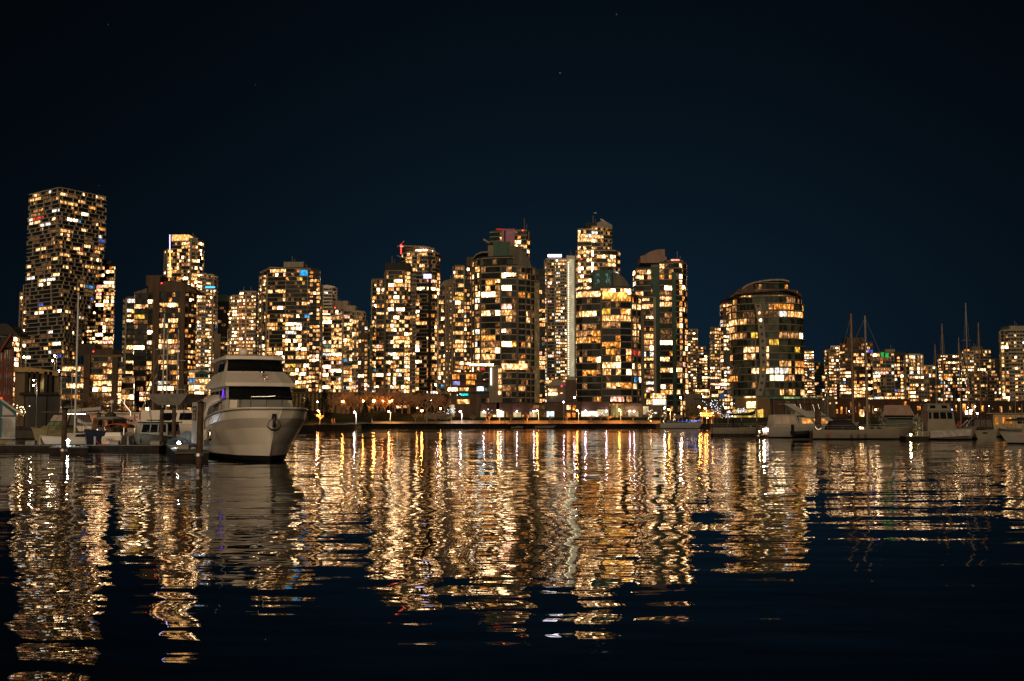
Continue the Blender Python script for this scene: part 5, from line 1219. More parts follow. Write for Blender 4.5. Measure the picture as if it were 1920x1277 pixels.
# --- the big motor yacht
def motor_yacht():
    th = math.radians(22); D = 69.5; t = thing('motor_yacht', 'big white motor yacht with two bands of black windscreens, moored bow on', 'yacht', (X(515, 767, D), D, 0), -math.pi / 2 + th)
    ST = [(0, 0, 0, .10, .34, .50, 3.36), (.5, 0, .16, .72, 1.22, 1.42, 3.36), (1.2, 0, .56, 1.32, 1.80, 2.0, 3.34), (2.4, 0, 1.12, 1.95, 2.38, 2.52, 3.28), (4, 0, 1.68, 2.42, 2.74, 2.82, 3.18), (6, 0, 1.85, 2.68, 2.95, 3.02, 3.02),
          (9, 0, 2.3, 2.95, 3.08, 3.1, 2.78), (13, 0, 2.5, 3.0, 3.08, 3.08, 2.6), (16.5, 0, 2.45, 2.85, 2.92, 2.92, 2.6)]
    rake = (2.0, 1.55, .62, .26, 0); rows = []
    for s, k, a, b, c, d, zd in ST:
        g = max(0, 1 - s / 7) ** 1.3; zz = (-.5, .36, zd - 1.22, zd - .62, zd); ww = (k, a, b, c, d)
        r = [(-(s + rake[j] * g), ww[j], zz[j]) for j in range(5)]
        r.insert(2, (-(s + (rake[1] * .62 + rake[2] * .38) * g), a * .66 + b * .34 - .05 * min(1, s), .36 * .6 + zz[2] * .4)); r.insert(1, (-(s + rake[1] * 1.06 * g), a * .9, .05)); rows.append(r)
    # subdivide stations smoothly
    fine = []
    for i in range(len(rows) - 1):
        for k in range(3):
            f = k / 3; p0 = rows[max(0, i - 1)]; p1 = rows[i]; p2 = rows[i + 1]; p3 = rows[min(len(rows) - 1, i + 2)]
            fine.append([tuple(.5 * (2 * b + (c - a) * f + (2 * a - 5 * b + 4 * c - d) * f * f + (3 * b - a - 3 * c + d) * f ** 3) if i > 0 else b + (c - b) * f for a, b, c, d in zip(A, B, C, Dd)) for A, B, C, Dd in zip(p0, p1, p2, p3)])
    fine.append(rows[-1]); m = MB()
    for sg in (1, -1):
        r = [[(p[0], p[1] * sg, p[2]) for p in row] for row in fine]
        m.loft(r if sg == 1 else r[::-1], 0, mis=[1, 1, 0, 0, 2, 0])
    a = fine[-1]; m.add([tuple(p) for p in a] + [(p[0], -p[1], p[2]) for p in a[::-1]], [tuple(range(len(a) * 2))], 0)
    a = fine[0]; m.add([tuple(p) for p in a[1:]] + [(p[0], -p[1], p[2]) for p in a[:0:-1]], [tuple(range(len(a) * 2 - 2))][::1], 0)
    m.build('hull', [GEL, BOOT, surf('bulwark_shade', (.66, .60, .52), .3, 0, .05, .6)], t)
    d = MB()
    for i in range(len(fine) - 1):
        p, q = fine[i][-1], fine[i + 1][-1]; d.quad((p[0], -p[1], p[2] - .12), (q[0], -q[1], q[2] - .12), (q[0], q[1], q[2] - .12), (p[0], p[1], p[2] - .12))
    d.build('deck', DECK, t)
    rb = MB(); rr = [f[-1] for f in fine]
    rb.tube([(p[0], -p[1], p[2]) for p in rr[::-1]] + [(p[0], p[1], p[2]) for p in rr], .055, 6); rb.build('toe_rail', GEL, t)
    rb = MB(); rb.tube([(p[0], -p[1] - .03, p[2] - .10) for p in rr[::-1]] + [(p[0], p[1] + .03, p[2] - .10) for p in rr], .022, 5); rb.build('rubbing_strake', BOOT, t)
    # bow pulpit and guard rail
    g = MB(); H = .78
    rl = [f[-1] for f in fine[:20]]
    g.tube([(p[0] - .05, -p[1] * .96, p[2] + H * min(1, .9)) for p in rl[::-1]] + [(rl[0][0] + .15, 0, rl[0][2] + H * .95)] + [(p[0] - .05, p[1] * .96, p[2] + H * .9) for p in rl], .024, 6)
    for p in rl[::3]:
        for sg in (1, -1): g.tube([(p[0] - .3, p[1] * sg * .95, p[2]), (p[0] - .02, p[1] * sg * .96, p[2] + H * .9)], .02, 5)
    g.build('guard_rail', CHROME, t)
    # superstructure as stacked rings
    def ring(fr, w, bk, z, cv=.35): return [(-bk, -w, z), (-(fr + 1.5), -w, z), (-(fr + .55), -w * .93, z), (-(fr + cv * .35), -w * .55, z), (-fr, 0, z), (-(fr + cv * .35), w * .55, z), (-(fr + .55), w * .93, z), (-(fr + 1.5), w, z), (-bk, w, z)]
    def layer(name, a, b, mat, par=t, smooth=False, cap=True):
        m = MB(); n = len(a); m.loft([a, b], 0, close=True)
        if cap: m.add(b, [tuple(range(n))]); m.add(a, [tuple(range(n - 1, -1, -1))])
        return m.build(name, mat, par, smooth)
    layer('coachroof', ring(1.5, 1.7, 6, 3.1, .8), ring(3.0, 1.55, 6, 3.92, .8), surf('coachroof_grey', (.34, .33, .31), .35, 0, .08, 1))
    layer('saloon', ring(3.7, 2.3, 14.2, 2.6), ring(5.3, 2.12, 14.2, 4.84), GEL)
    def band(par, name, a, b, z0, z1, i0, i1, f0, f1, mat, off=.03):
        m = MB(); P0 = []; P1 = []
        for i in range(i0, i1 + 1):
            A, B = Vector(a[i]), Vector(b[i]); p0 = A + (B - A) * f0; p1 = A + (B - A) * f1; o = Vector((.6, 1 if A.y > 0.1 else (-1 if A.y < -.1 else 0), 0)).normalized() * off if 1 < i < 7 else Vector((0, 1 if A.y > 0 else -1, 0)) * off
            P0.append(p0 + o); P1.append(p1 + o)
        m.loft([P0, P1]); return m.build(name, mat, par)
    A, B = ring(3.7, 2.3, 14.2, 2.6), ring(5.3, 2.12, 14.2, 4.84)
    band(t, 'lower_windscreen', A, B, 0, 0, 2, 6, .60, .995, BGLASS, .05)
    def sidewin(a, b, x0, x1, f0, f1, sg, par=t, mat=BGLASS, nm='side_window', off=.035, cut=0):
        w0, w1 = a[0][1] * -sg * -1, b[0][1]; m = MB(); y = lambda f: (abs(a[0][1]) * (1 - f) + abs(b[0][1]) * f + off) * sg; z = lambda f: a[0][2] * (1 - f) + b[0][2] * f
        m.quad((-x1, y(f0), z(f0)), (-x0, y(f0), z(f0)), (-x0 - cut, y(f1), z(f1)), (-x1, y(f1), z(f1))); return m.build(nm, mat, par)
    for sg in (-1, 1):
        sidewin(A, B, 5.75, 6.9, .60, .96, sg, cut=.7); sidewin(A, B, 7.3, 9.0, .52, .9, sg); sidewin(A, B, 9.4, 11.4, .52, .9, sg); sidewin(A, B, 11.7, 13.8, .52, .9, sg)
    m = MB(); m.bar((-6.55, -2.29, 4.1), (-6.42, -2.26, 4.62), .09); m.bar((-6.85, -2.29, 4.1), (-6.7, -2.26, 4.62), .07); m.build('purple_light', lit('purple_glow', (.22, .06, 1), 1.2, 0), t)
    # brow and flybridge coaming
    layer('brow', ring(4.6, 2.42, 15.0, 4.84), ring(4.85, 2.5, 15.2, 5.08), GEL)
    layer('flybridge_coaming', ring(4.9, 2.46, 15.0, 5.08), ring(6.7, 2.1, 12.5, 5.86), GELG if False else GEL)
    C, D_ = ring(6.85, 2.02, 11.6, 5.86), ring(7.75, 1.84, 11.4, 6.74)
    layer('flybridge_cabin', C, D_, GEL)
    band(t, 'upper_windscreen', C, D_, 0, 0, 2, 6, .06, .985, BGLASS, .05)
    for sg in (-1, 1): sidewin(C, D_, 8.35, 9.3, .1, .94, sg, cut=.25); sidewin(C, D_, 9.45, 11.3, .1, .94, sg)
    layer('hardtop', ring(7.2, 2.15, 13.6, 6.74), ring(7.35, 2.05, 13.4, 6.98), GEL); layer('hardtop_crown', ring(8, 1.5, 12.5, 6.98), ring(8.6, 1.2, 12, 7.12), DECK)
    for x in (-.95, .95):
        m = MB(); m.tube([(-6.85, x, 5.84), (-7.2, x * 1.05, 6.3)], .018, 4); m.build('wiper', BLACK, t)
    m = MB(); m.tube([(-9.6, -.5, 7.1), (-9.6, -.5, 7.25), (-9.6, -.5, 7.5), (-9.6, -.5, 7.62)], [.22, .33, .33, .12], 12); m.build('radar_dome', GEL, t, True)
    m = MB(); m.tube([(-8.8, .9, 7.05), (-8.8, .9, 7.5)], .03, 5); m.tube([(-10, 1.3, 7.05), (-10.2, 1.3, 10.0)], .018, 4); m.tube([(-10.4, -1.5, 7.05), (-10.5, -1.5, 9.0)], .016, 4); m.build('antenna', GEL, t)
    m = MB(); m.tube([(-5.9, .15, 5.5), (-5.8, .15, 5.72)], .06, 8); m.ball((-5.74, .15, 5.8), .16, 0, 10, 6); m.build('searchlight', CHROME, t, True)
    m = MB(); m.tube([(-5.45, .28, 5.2), (-5.35, .28, 5.42)], .09, 8); m.build('horn', CHROME, t, True); m = MB(); m.ball((-5.25, .38, 5.45), .07, 0, 6, 4); m.build('nav_light', lit('nav_pink', (1, .25, .2), .7, 0), t)
    m = MB(); m.ball((-6.95, 2.16, 5.95), .05, 0, 6, 4); m.build('starboard_light', lit('nav_green', (.1, 1, .25), .5, 0), t)
    # anchor hung on the stem
    m = MB(); m.tube([(-.25, 0, 2.95), (-.05, 0, 2.75), (-.12, 0, 2.15)], [.10, .09, .12], 6); m.tube([(-.05, -.42, 2.2), (-.02, -.20, 2.02), (-.02, 0, 2.0), (-.02, .20, 2.02), (-.05, .42, 2.2)], [.03, .06, .09, .06, .03], 6)
    m.tube([(-.05, -.42, 2.2), (-.1, -.34, 2.5), (-.12, -.08, 2.75)], .025, 5); m.tube([(-.05, .42, 2.2), (-.1, .34, 2.5), (-.12, .08, 2.75)], .025, 5); m.build('anchor', surf('anchor_iron', (.05, .05, .05), .4, .6), t, True)
    m = MB(); m.box(-.30, -.1, -.13, .13, 2.7, 3.0); m.build('anchor_pocket', BOOT, t)
    # mooring lines, fenders, canvas over the side deck
    m = MB(); m.tube([(-3.4, -2.72, 3.2), (-4.0, -3.2, 1.9), (-5.5, -3.6, .9), (-6.2, -3.9, .6)], .028, 5); m.build('mooring_line', ROPE, t); m = MB(); m.tube([(-6.6, -3.06, 3.0), (-6.5, -3.3, 1.8), (-6.2, -3.9, .6)], .024, 5); m.build('mooring_line', ROPE, t)
    for x in (-5.8, -8.4): fender(t, x, -3.14, 1.25, .15, .75, CHROME if x == -5.8 else CANVW)
    hoop(t, 'side_awning', [(-8.4, .72), (-9.2, .96), (-11.5, 1), (-13.5, .98), (-15.6, .8)], 3.2, 2.6, 4.75, CANVW)
    m = MB(); m.box(-15.4, -9.2, -3.3, -3.16, .95, 3.9); m.build('side_curtain', CANVW, t)
    m = MB(); m.box(-14.6, -12.6, -3.36, -3.30, 2.6, 3.6); m.build('curtain_window', BGLASS, t)
motor_yacht()

# --- docks, piles, dock lamps of the left marina
WOODD = surf('dock_planks', (.16, .14, .115), .75, 0, .3, 3); WOODF = surf('dock_fascia', (.025, .021, .018), .85, 0, .4, 2); PILE = surf('pile_timber', (.085, .055, .038), .85, 0, .45, 3)
def dock(poly, label, z=.5, name='floating_dock'):
    cx = sum(p[0] for p in poly) / len(poly); cy = sum(p[1] for p in poly) / len(poly); t = thing(name, label, 'dock', (cx, cy, 0)); m = MB(t.location)
    m.prism(poly, z - .07, z); m.build('planking', WOODD, t); c = Vector((cx, cy)); m = MB(t.location); m.prism([tuple(c + (Vector(p) - c) * .985) for p in poly], -.25, z - .07); m.build('float', WOODF, t)
    return t
dock([(-62, 96), (X(303, 840, 96), 96), (X(303, 840, 96), 98.6), (-62, 98.6)], 'long floating dock running from the left edge to the piles')
dk = dock([(X(304, 838, 95.9) , 97), (-22.0, 73.5), (-20.0, 74.3), (-27.2, 98)], 'finger dock reaching forward beside the motor yacht')
dock([(X(92, 845, 88), 88), (X(166, 845, 88), 88), (X(160, 845, 95.9), 95.9), (X(100, 845, 95.9), 95.9)], 'short dock platform around the first pile at the left')
DOCKL = lamp_glow('dock_lamp_white', (.80, .92, 1), 600); DOCKY = lamp_glow('dock_lamp_yellow', (1, .78, .36), 120); DOCKP = lamp_glow('dock_lamp_pink', (1, .80, .78), 90)
def dock_lamp(px, py, D, label, mat=DOCKL, r=.10):
    x = X(px, py, D); z = Z(py, D); t = thing('dock_lamp', label, 'lamp', (x, D, .5), group='lamps on the docks'); m = MB(t.location); m.box(x - .09, x + .09, D - .05, D + .13, .5, max(z - r, .75)); m.build('pedestal', WHITEC, t)
    m = MB(t.location); m.ball((x, D - .12, z), r, 0, 8, 5); m.build('lamp_head', mat, t)
    m = MB(t.location); m.box(x - .14, x + .14, D - .02, D + .18, max(z - r, .75), max(z - r, .75) + .05); m.build('cap', WHITEC, t)
dock_lamp(128, 826, 93, 'bright white dock lamp beside the first pile at the left'); dock_lamp(336, 830, 86, 'bright white dock lamp between the piles and the motor yacht')
dock_lamp(1432, 806, 168, 'bright pinkish dock lamp behind the stern of the radar arch cruiser', DOCKP, .17); dock_lamp(1440, 810, 168, 'lower yellow dock lamp behind the radar arch cruiser', DOCKY, .1); dock_lamp(1707, 815, 150.5, 'bright yellow dock lamp at the stern of the white trawler', DOCKY, .13)
dock_lamp(1423, 809, 168, 'small warm dock lamp left of the pinkish one', DOCKY, .08)
def pile(px, ytop, D, w, label):
    x = X(px, 820, D); t = thing('mooring_pile', label, 'pile', (x, D, -1), group='timber mooring piles'); zt = Z(ytop, D); m = MB(t.location); ln = R.uniform(-.06, .06)
    m.tube([(x, D, -1), (x + ln * .5, D, zt * .5), (x + ln, D, zt)], [w / 2, w / 2 * .97, w / 2 * .93], 10); m.build('post', PILE, t); m = MB(t.location); m.tube([(x + ln, D, zt), (x + ln, D, zt + .06), (x + ln, D, zt + .13)], [w / 2 + .03, w / 2 + .03, .04], 10); m.build('cap', BLACK, t)
    m = MB(t.location); m.tube([(x, D, .45), (x, D, .62)], w / 2 + .07, 10); m.build('dock_collar', STEEL, t)
for px, yt, D, w, lb in ((120, 769, 78, .38, 'timber pile beside the left dock lamp'), (184, 776, 104, .42, 'timber pile under the end of the white shed roof'), (302, 767, 99.4, .38, 'left one of two piles where the docks meet'),
        (326, 765, 95, .36, 'right one of two piles where the docks meet'), (374, 756, 67.5, .40, 'nearest timber pile, in front of the motor yacht side'), (1534, 768, 160, .9, 'dark pile in front of the radar arch cruiser'), (1421, 792, 150, .45, 'thin dark pile between the sloop and the radar arch cruiser'),
        (1798, 792, 170, .5, 'dark pile behind the bow of the white trawler')):
    pile(px, yt, D, w, lb)

# --- boats of the left marina
t = boat('cabin_cruiser', 'olive hulled cabin cruiser with a panelled clear canopy, bow on', 'boat', 60, 99.6, -104); rows = hull(t, 7.5, 2.7, 1.5, .45, 1.0, .85, (GELO, GELO, GELO), 2.6, x0=-7.4)
cabin(t, 'foredeck_cabin', -5.2, -1.4, 1.1, .8, 1.55, 2.1, 1.2, .1, GELO)
cabin(t, 'canopy', -7.2, -3.4, 1.25, .98, 2.05, 3.15, .8, .3, CANVD, [(.05, .33, .08, .92, CLEARV), (.37, .65, .08, .92, CLEARV), (.69, .95, .08, .92, CLEARV)], [(.04, .32, .06, .36, surf('greenish_vinyl', (.16, .24, .14), .25)), (.35, .65, .06, .36, MATS['greenish_vinyl']), (.68, .96, .06, .36, MATS['greenish_vinyl']), (.04, .32, .42, .93), (.35, .65, .42, .93), (.68, .96, .42, .93)], CLEARV)
t = boat('sailboat', 'small white sailboat with a grey side, its tall mast crossing the tallest tower', 'boat', 84, 99.8, -128); rows = hull(t, 8, 2.5, .95, .25, .7, .5, (GEL, BOOT, DECK), 2.2, x0=-7.6)
mast(t, -2.9, 1.1, 13.2, .10, ALU, 2, [(-.2, 0, 1.2), (-3, 1.1, 1), (-3, -1.1, 1)], lean=.0, boom=(-3.2, 1.0, .14), bm=CANVW); rail(t, rows, 5, 15, .6); cabin(t, 'cabin', -5.5, -2.0, .85, .7, .95, 1.45, .5, .2, GEL, [(.1, .45, .3, .75), (.55, .9, .3, .75)])
t = boat('sailboat', 'grey sailboat with a thin short mast just behind the tall masted one', 'boat', 100, 108, -100); rows = hull(t, 8.5, 2.6, 1.0, .3, .8, .6, (GELG, BOOT, DECK), 2.2, x0=-8); mast(t, -3, 1.1, 6.6, .06, ALU, 1, [(-.2, 0, 1.2)])
t = boat('tugboat', 'dark little tugboat with a round wheelhouse and searchlights, bow on', 'boat', 164, 100, -96); rows = hull(t, 8.5, 3.0, 1.2, .6, .4, .8, (GELB, BOOT, TEAK), 3.0, x0=-8.2)
cabin(t, 'wheelhouse', -5.6, -2.8, 1.15, 1.05, 1.3, 2.75, .15, .1, surf('varnish', (.10, .055, .03), .4), [(.1, .45, .45, .9), (.55, .9, .45, .9)], [(.04, .24, .45, .9, PAL[4]), (.28, .48, .45, .9), (.52, .72, .45, .9, PAL[4]), (.76, .96, .45, .9)])
m = MB(); m.tube([(-4.2, 0, 2.75), (-4.2, 0, 2.83), (-4.2, 0, 2.95)], [1.45, 1.4, .9], 14); m.build('wheelhouse_roof', GELG, t, True); m = MB(); m.tube([(-4.4, 0, 2.9), (-4.4, 0, 3.2), (-4.4, 0, 3.35)], [.5, .48, .2], 10); m.build('roof_hatch', BROWN, t, True)
mast(t, -4.6, 3.2, 1.3, .05, ALU, 0); m = MB(); m.ball((-4.6, 0, 4.3), .2, 0, 8, 6); m.build('radar_dome', GEL, t, True)
for y in (-.4, .35): m = MB(); m.ball((-2.7, y, 1.75), .05, 0, 6, 4); m.build('deck_light', PAL[5], t)
rail(t, rows, 7, 15, .5)
t = boat('motorboat', 'cream motorboat with a dark name lettered on its transom, under the orange canopy', 'boat', 209, 101, 86); rows = hull(t, 7, 2.0, 1.15, .2, .6, .95, (surf('cream_gelcoat', (.62, .48, .38), .35), BOOT, DECK), 2.4, x0=0)
cabin(t, 'cockpit_coaming', .2, 3.2, .8, .7, 1.15, 1.5, .3, .1, GEL); hoop(t, 'bimini', [(.6, .8), (1.6, 1), (3.0, .8)], .95, 1.9, 2.35, surf('orange_canvas', (.55, .11, .03), .8), .04)
for x in (.6, 3.0):
    for y in (-.9, .9): m = MB(); m.tube([(x, y, 1.2), (x, y, 1.95)], .025, 4); m.build('bimini_pole', CHROME, t)
cu = bpy.data.curves.new('name_lettering', 'FONT'); cu.body = 'TIHU'; cu.size = .36; cu.extrude = .004; cu.align_x = 'CENTER'; cu.materials.append(BLACK); o = bpy.data.objects.new('name_lettering', cu); me = bpy.data.meshes.new_from_object(o); bpy.data.objects.remove(o); o = bpy.data.objects.new('name_lettering', me); COL.objects.link(o); o.parent = t; o.location = (-.03, .1, .72); o.rotation_euler = (math.pi / 2, 0, -math.pi / 2)
t = boat('pilothouse_boat', 'aluminium pilothouse boat with three windscreen panes, facing the camera behind the dock', 'boat', 264, 99.8, -92); AL2 = surf('painted_aluminium', (.30, .34, .34), .4, .2, .1, 1.5); rows = hull(t, 7.5, 3.2, 1.05, .35, .5, .9, (AL2, BOOT, DECK), 3.2, x0=-7.4)
cabin(t, 'pilothouse', -6.4, -3.2, 1.45, 1.3, 1.25, 2.35, .35, .1, AL2, [(.08, .46, .3, .88), (.54, .92, .3, .88)], [(.05, .33, .22, .88), (.37, .63, .22, .88), (.67, .95, .22, .88)])
m = MB(); m.box(-6.6, -3.3, -1.5, 1.5, 2.35, 2.45); m.build('cabin_roof', CANVD, t); m = MB(); m.tube([(-4.5, 0, 2.4), (-4.5, 0, 2.6)], .03, 5); m.tube([(-4.5, -1.1, 2.6), (-4.5, 1.1, 2.6)], .05, 6); m.build('light_bar', BLACK, t)
m = MB(); m.ball((-4.6, .2, 3.0), .24, 0, 10, 6, .55); m.tube([(-4.6, .2, 2.45), (-4.6, .2, 2.9)], .05, 5); m.build('radar_dome', GEL, t, True); m = MB(); m.tube([(-.35, -.25, 1.3), (-.1, 0, 1.05), (-.35, .25, 1.3)], .04, 5); m.tube([(-.1, 0, 1.05), (-.05, 0, .6)], .05, 5); m.build('anchor', CHROME, t)
rail(t, rows, 8, 15, .35)
for y in (-1.62, 1.62): fender(t, -2.6, y, .45)
# houseboat lit cream behind
t = boat('houseboat', 'long houseboat with cream lit windows and a flat awning behind the pilothouse boat', 'boat', 262, 118, 180); rows = hull(t, 10.5, 3.6, 1.0, .2, .3, .95, (surf('cream_paint', (.55, .47, .36), .5), BOOT, DECK), 3.5, x0=-5.2)
cabin(t, 'deckhouse', -4.8, 4.6, 1.6, 1.5, 1.0, 3.3, .2, .1, MATS['cream_paint'], [(.06, .2, .3, .85), (.25, .38, .3, .85), (.43, .6, .3, .85)], None, lit('cream_room', (1, .72, .42), .85, .5, .5)); m = MB(); m.box(-5.2, 4.9, -2.2, 1.9, 3.32, 3.42); m.build('awning', CANVW, t)
t.children[-2].name = 'deckhouse'
cabin(t, 'lit_doorway', -.2, .9, 1.62, 1.62, 1.05, 2.9, 0, 0, lit('doorway_light', (1, .85, .7), 1.5, .3), ())
m = MB(); x = X(239, 788, 108); t = thing('canvas_board', 'pale canvas panel with a small red and black emblem behind the pilothouse boat', 'panel', (x, 108, 2.2)); m = MB(t.location); q = [P(229, 796, 108), P(256, 796, 108), P(259, 782, 108), P(234, 781, 108)]
m.add([tuple(p) for p in q] + [(p.x, p.y + .06, p.z) for p in q], [(0, 1, 2, 3), (7, 6, 5, 4), (0, 4, 5, 1), (1, 5, 6, 2), (2, 6, 7, 3), (3, 7, 4, 0)]); m.build('canvas', surf('pale_canvas', (.62, .5, .42), .8), t)
p = P(243, 788, 107.97); m = MB(t.location); m.box(p.x - .18, p.x + .0, p.y - .01, p.y, p.z - .12, p.z + .12); m.box(p.x - .3, p.x - .2, p.y - .01, p.y, p.z - .02, p.z + .14); m.build('emblem', REDP, t); m = MB(t.location); m.box(p.x + .06, p.x + .3, p.y - .01, p.y, p.z - .14, p.z + .04); m.build('emblem_black', BLACK, t)  # red and black pieces of the emblem
for s in (229, 256): m = MB(t.location); m.tube([P(s, 796, 108.1), (X(s, 796, 108), 108.1, 1.2)], .03, 5); m.build('pole', STEEL, t)
t = thing('flag', 'red and white maple leaf flag on a short staff above the pilothouse boat', 'flag', P(263, 797, 104)); m = MB(t.location); m.tube([P(263, 797, 104), P(264, 773, 104)], .02, 5); m.build('staff', CHROME, t)
def flagpiece(nm, a, b, mt):
    m = MB(t.location); rg = []
    for k in range(5): f = a + (b - a) * k / 4; rg.append([(P(263.5, 776, 104).x - .62 * f, 104 + .05 * math.sin(f * 7), P(263, 775 + f * 3, 104).z), (P(263.5, 776, 104).x - .55 * f, 104 + .05 * math.sin(f * 7 + 1), P(263, 786 + f * 4, 104).z)])
    m.loft(rg); solid(m.build(nm, mt, t), .01)
flagpiece('red_field', 0, .25, REDP); flagpiece('white_field', .25, .75, CANVW); flagpiece('red_field', .75, 1, REDP)
m = MB(t.location); c = Vector((P(263.5, 776, 104).x - .31, 103.93, P(263, 782, 104).z)); m.add([(c.x + r * math.sin(a), c.y, c.z + r * math.cos(a)) for a, r in [(k * math.pi / 11, .13 if k % 2 == 0 else .06) for k in range(22)]], [tuple(range(22))]); m.build('leaf_emblem', REDP, t)
# big yacht seen under its awning, masts
t = boat('motor_yacht', 'large moored yacht with a sagging grey awning, left of the main yacht', 'yacht', 328, 112, 165); rows = hull(t, 12, 4, 2.2, .6, 1.2, .8, (GEL, BOOT, DECK), 2.4, x0=-4.5)
cabin(t, 'deckhouse', -4.0, 3.6, 1.7, 1.55, 2.2, 3.6, .8, .1, GEL, [(.1, .35, .3, .8), (.4, .65, .3, .8)]); m = MB(); m.add([(-2.6, -1.9, 5.2), (2.4, -1.9, 5.2), (1.2, -1.2, 4.1), (-1.2, -1.2, 4.1), (-2.6, 1.9, 5.2), (2.4, 1.9, 5.2), (1.2, 1.2, 4.1), (-1.2, 1.2, 4.1)], [(0, 1, 2, 3), (7, 6, 5, 4), (0, 4, 5, 1), (3, 2, 6, 7), (0, 3, 7, 4), (1, 5, 6, 2)]); m.build('awning', surf('grey_canvas', (.22, .205, .185), .85), t)
for x in (-2.4, 2.2):
    for y in (-1.8, 1.8): m = MB(); m.tube([(x * .7, y * .9, 2.2), (x, y, 5.2)], .035, 5); m.build('awning_pole', CHROME, t)
for px, D, yt, lb, r in ((304, 116, 588, 'sailboat whose slim mast is the left one of three against the brown tower', .10), (311, 122, 604, 'sailboat whose slim mast is the middle one of three against the brown tower', .08), (331, 120, 618, 'sailboat whose slim mast is the right one of three against the brown tower', .09)):
    t = boat('sailboat', lb, 'boat', px, D, -95, 'sailboats behind the left docks'); rows = hull(t, 9.5, 2.9, 1.1, .3, .9, .6, (GEL, BOOT, DECK), 2.2, x0=-5.2); mast(t, 0, 1.2, Z(yt, D) - 1.2, r, ALU, 2, [(4.1, 0, 1.4), (-.2, 1.3, 1.1), (-.2, -1.3, 1.1)], boom=(-3.6, 1.1, .16)); cabin(t, 'cabin', -2.6, 1.5, .95, .75, 1.1, 1.6, .5, .2, GEL, [(.1, .45, .3, .75), (.55, .9, .3, .75)])
t = boat('sailboat', 'old sailboat with a dark mast and slanting yard, left of the three slim masts', 'boat', 286, 118, -75, 'sailboats behind the left docks'); rows = hull(t, 9, 2.9, 1.2, .3, .9, .6, (GELB, BOOT, TEAK), 2.2, x0=-5); mast(t, 0, 1.2, 9.8, .11, MASTB, 0, [(4, 0, 1.4)])
m = MB(); m.tube([(0, -.9, 5.2), (.3, 1.6, 12.5)], [.08, .05], 6); m.build('yard', MASTB, t); m = MB(); m.tube([(-1.5, -2, 1.6), (0, .3, 7.4)], [.07, .05], 6); m.build('derrick', ALU, t)
t = thing('covered_dinghy', 'dinghy under a crumpled grey blue cover beside the right dock lamp', 'dinghy', (X(352, 815, 92), 92, 0), 1.3); hull(t, 3.6, 1.5, .6, .15, .3, .8, (GELG, BOOT, CANVD), 2.4, x0=-1.8)
m = MB(); rg = []
for i in range(9):
    x = -1.8 + i * .45; rg.append([(x, .8 * math.cos(a), .6 + (.5 + .16 * math.sin(i * 1.9) + (.5 if i in (3, 4) else 0)) * max(0, math.sin(a)) ** .7) for a in [math.pi * k / 8 for k in range(9)]])
m.loft(rg); solid(m.build('cover', surf('blue_grey_tarp', (.22, .26, .30), .6, 0, .3, 3), t), .02)
t = thing('davit', 'bent silver davit with a small winch, rising left of the long houseboat', 'davit', P(240, 800, 112)); m = MB(t.location); m.tube([P(246, 800, 112), P(245, 772, 112), P(233, 757, 112), P(219, 738, 112)], [.06, .06, .05, .04], 6); m.tube([P(233, 757, 112), P(235, 746, 112)], .05, 6); m.build('arm', CHROME, t); m = MB(t.location); m.ball(P(231, 753, 112), .16, 0, 7, 5); m.build('winch', STEEL, t)
# gear on the docks
for px, D, lb in ((22, 97, 'grey dock box beside the floating home'), (58, 97, 'grey dock box in front of the olive cabin cruiser'), (215, 97, 'grey dock box in front of the cream motorboat'), (292, 97, 'grey dock box left of the paired piles'), (345, 82, 'grey dock box by the right dock lamp')):
    xx = X(px, 835, D); t = thing('dock_box', lb, 'box', (xx, D, .5), group='boxes on the left docks'); m = MB(t.location); m.box(xx - .4, xx + .4, D - .25, D + .25, .5, .78); m.build('body', surf('dock_box_plastic', (.26, .25, .22), .6), t)
    m = MB(t.location); m.prism([(xx - .43, D - .28), (xx + .43, D - .28), (xx + .43, D + .28), (xx - .43, D + .28)], .78, .86, 0, [(xx - .4, D - .1), (xx + .4, D - .1), (xx + .4, D + .26), (xx - .4, D + .26)]); m.build('lid', MATS['dock_box_plastic'], t)
for px, D, lb in ((75, 96.6, 'grey power post left of the small white sailboat'), (178, 96.6, 'grey power post in front of the dark tugboat'), (240, 96.6, 'grey power post in front of the pilothouse boat')):
    xx = X(px, 835, D); t = thing('power_post', lb, 'power post', (xx, D, .5), group='power posts on the left dock'); m = MB(t.location); m.box(xx - .08, xx + .08, D - .08, D + .08, .5, 1.15); m.build('post', MATS['dock_box_plastic'], t)
    m = MB(t.location); m.box(xx - .1, xx + .1, D - .1, D + .1, 1.15, 1.21); m.build('cap', MATS['dock_box_plastic'], t); m = MB(t.location); m.tube([(xx + .08, D - .12, 1.0), (xx + .3, D - .2, .7), (xx + .5, D - .2, .53), (xx + 1.1, D - .1, .53)], .025, 5); m.build('cable', REDP if px == 178 else BLACK, t)
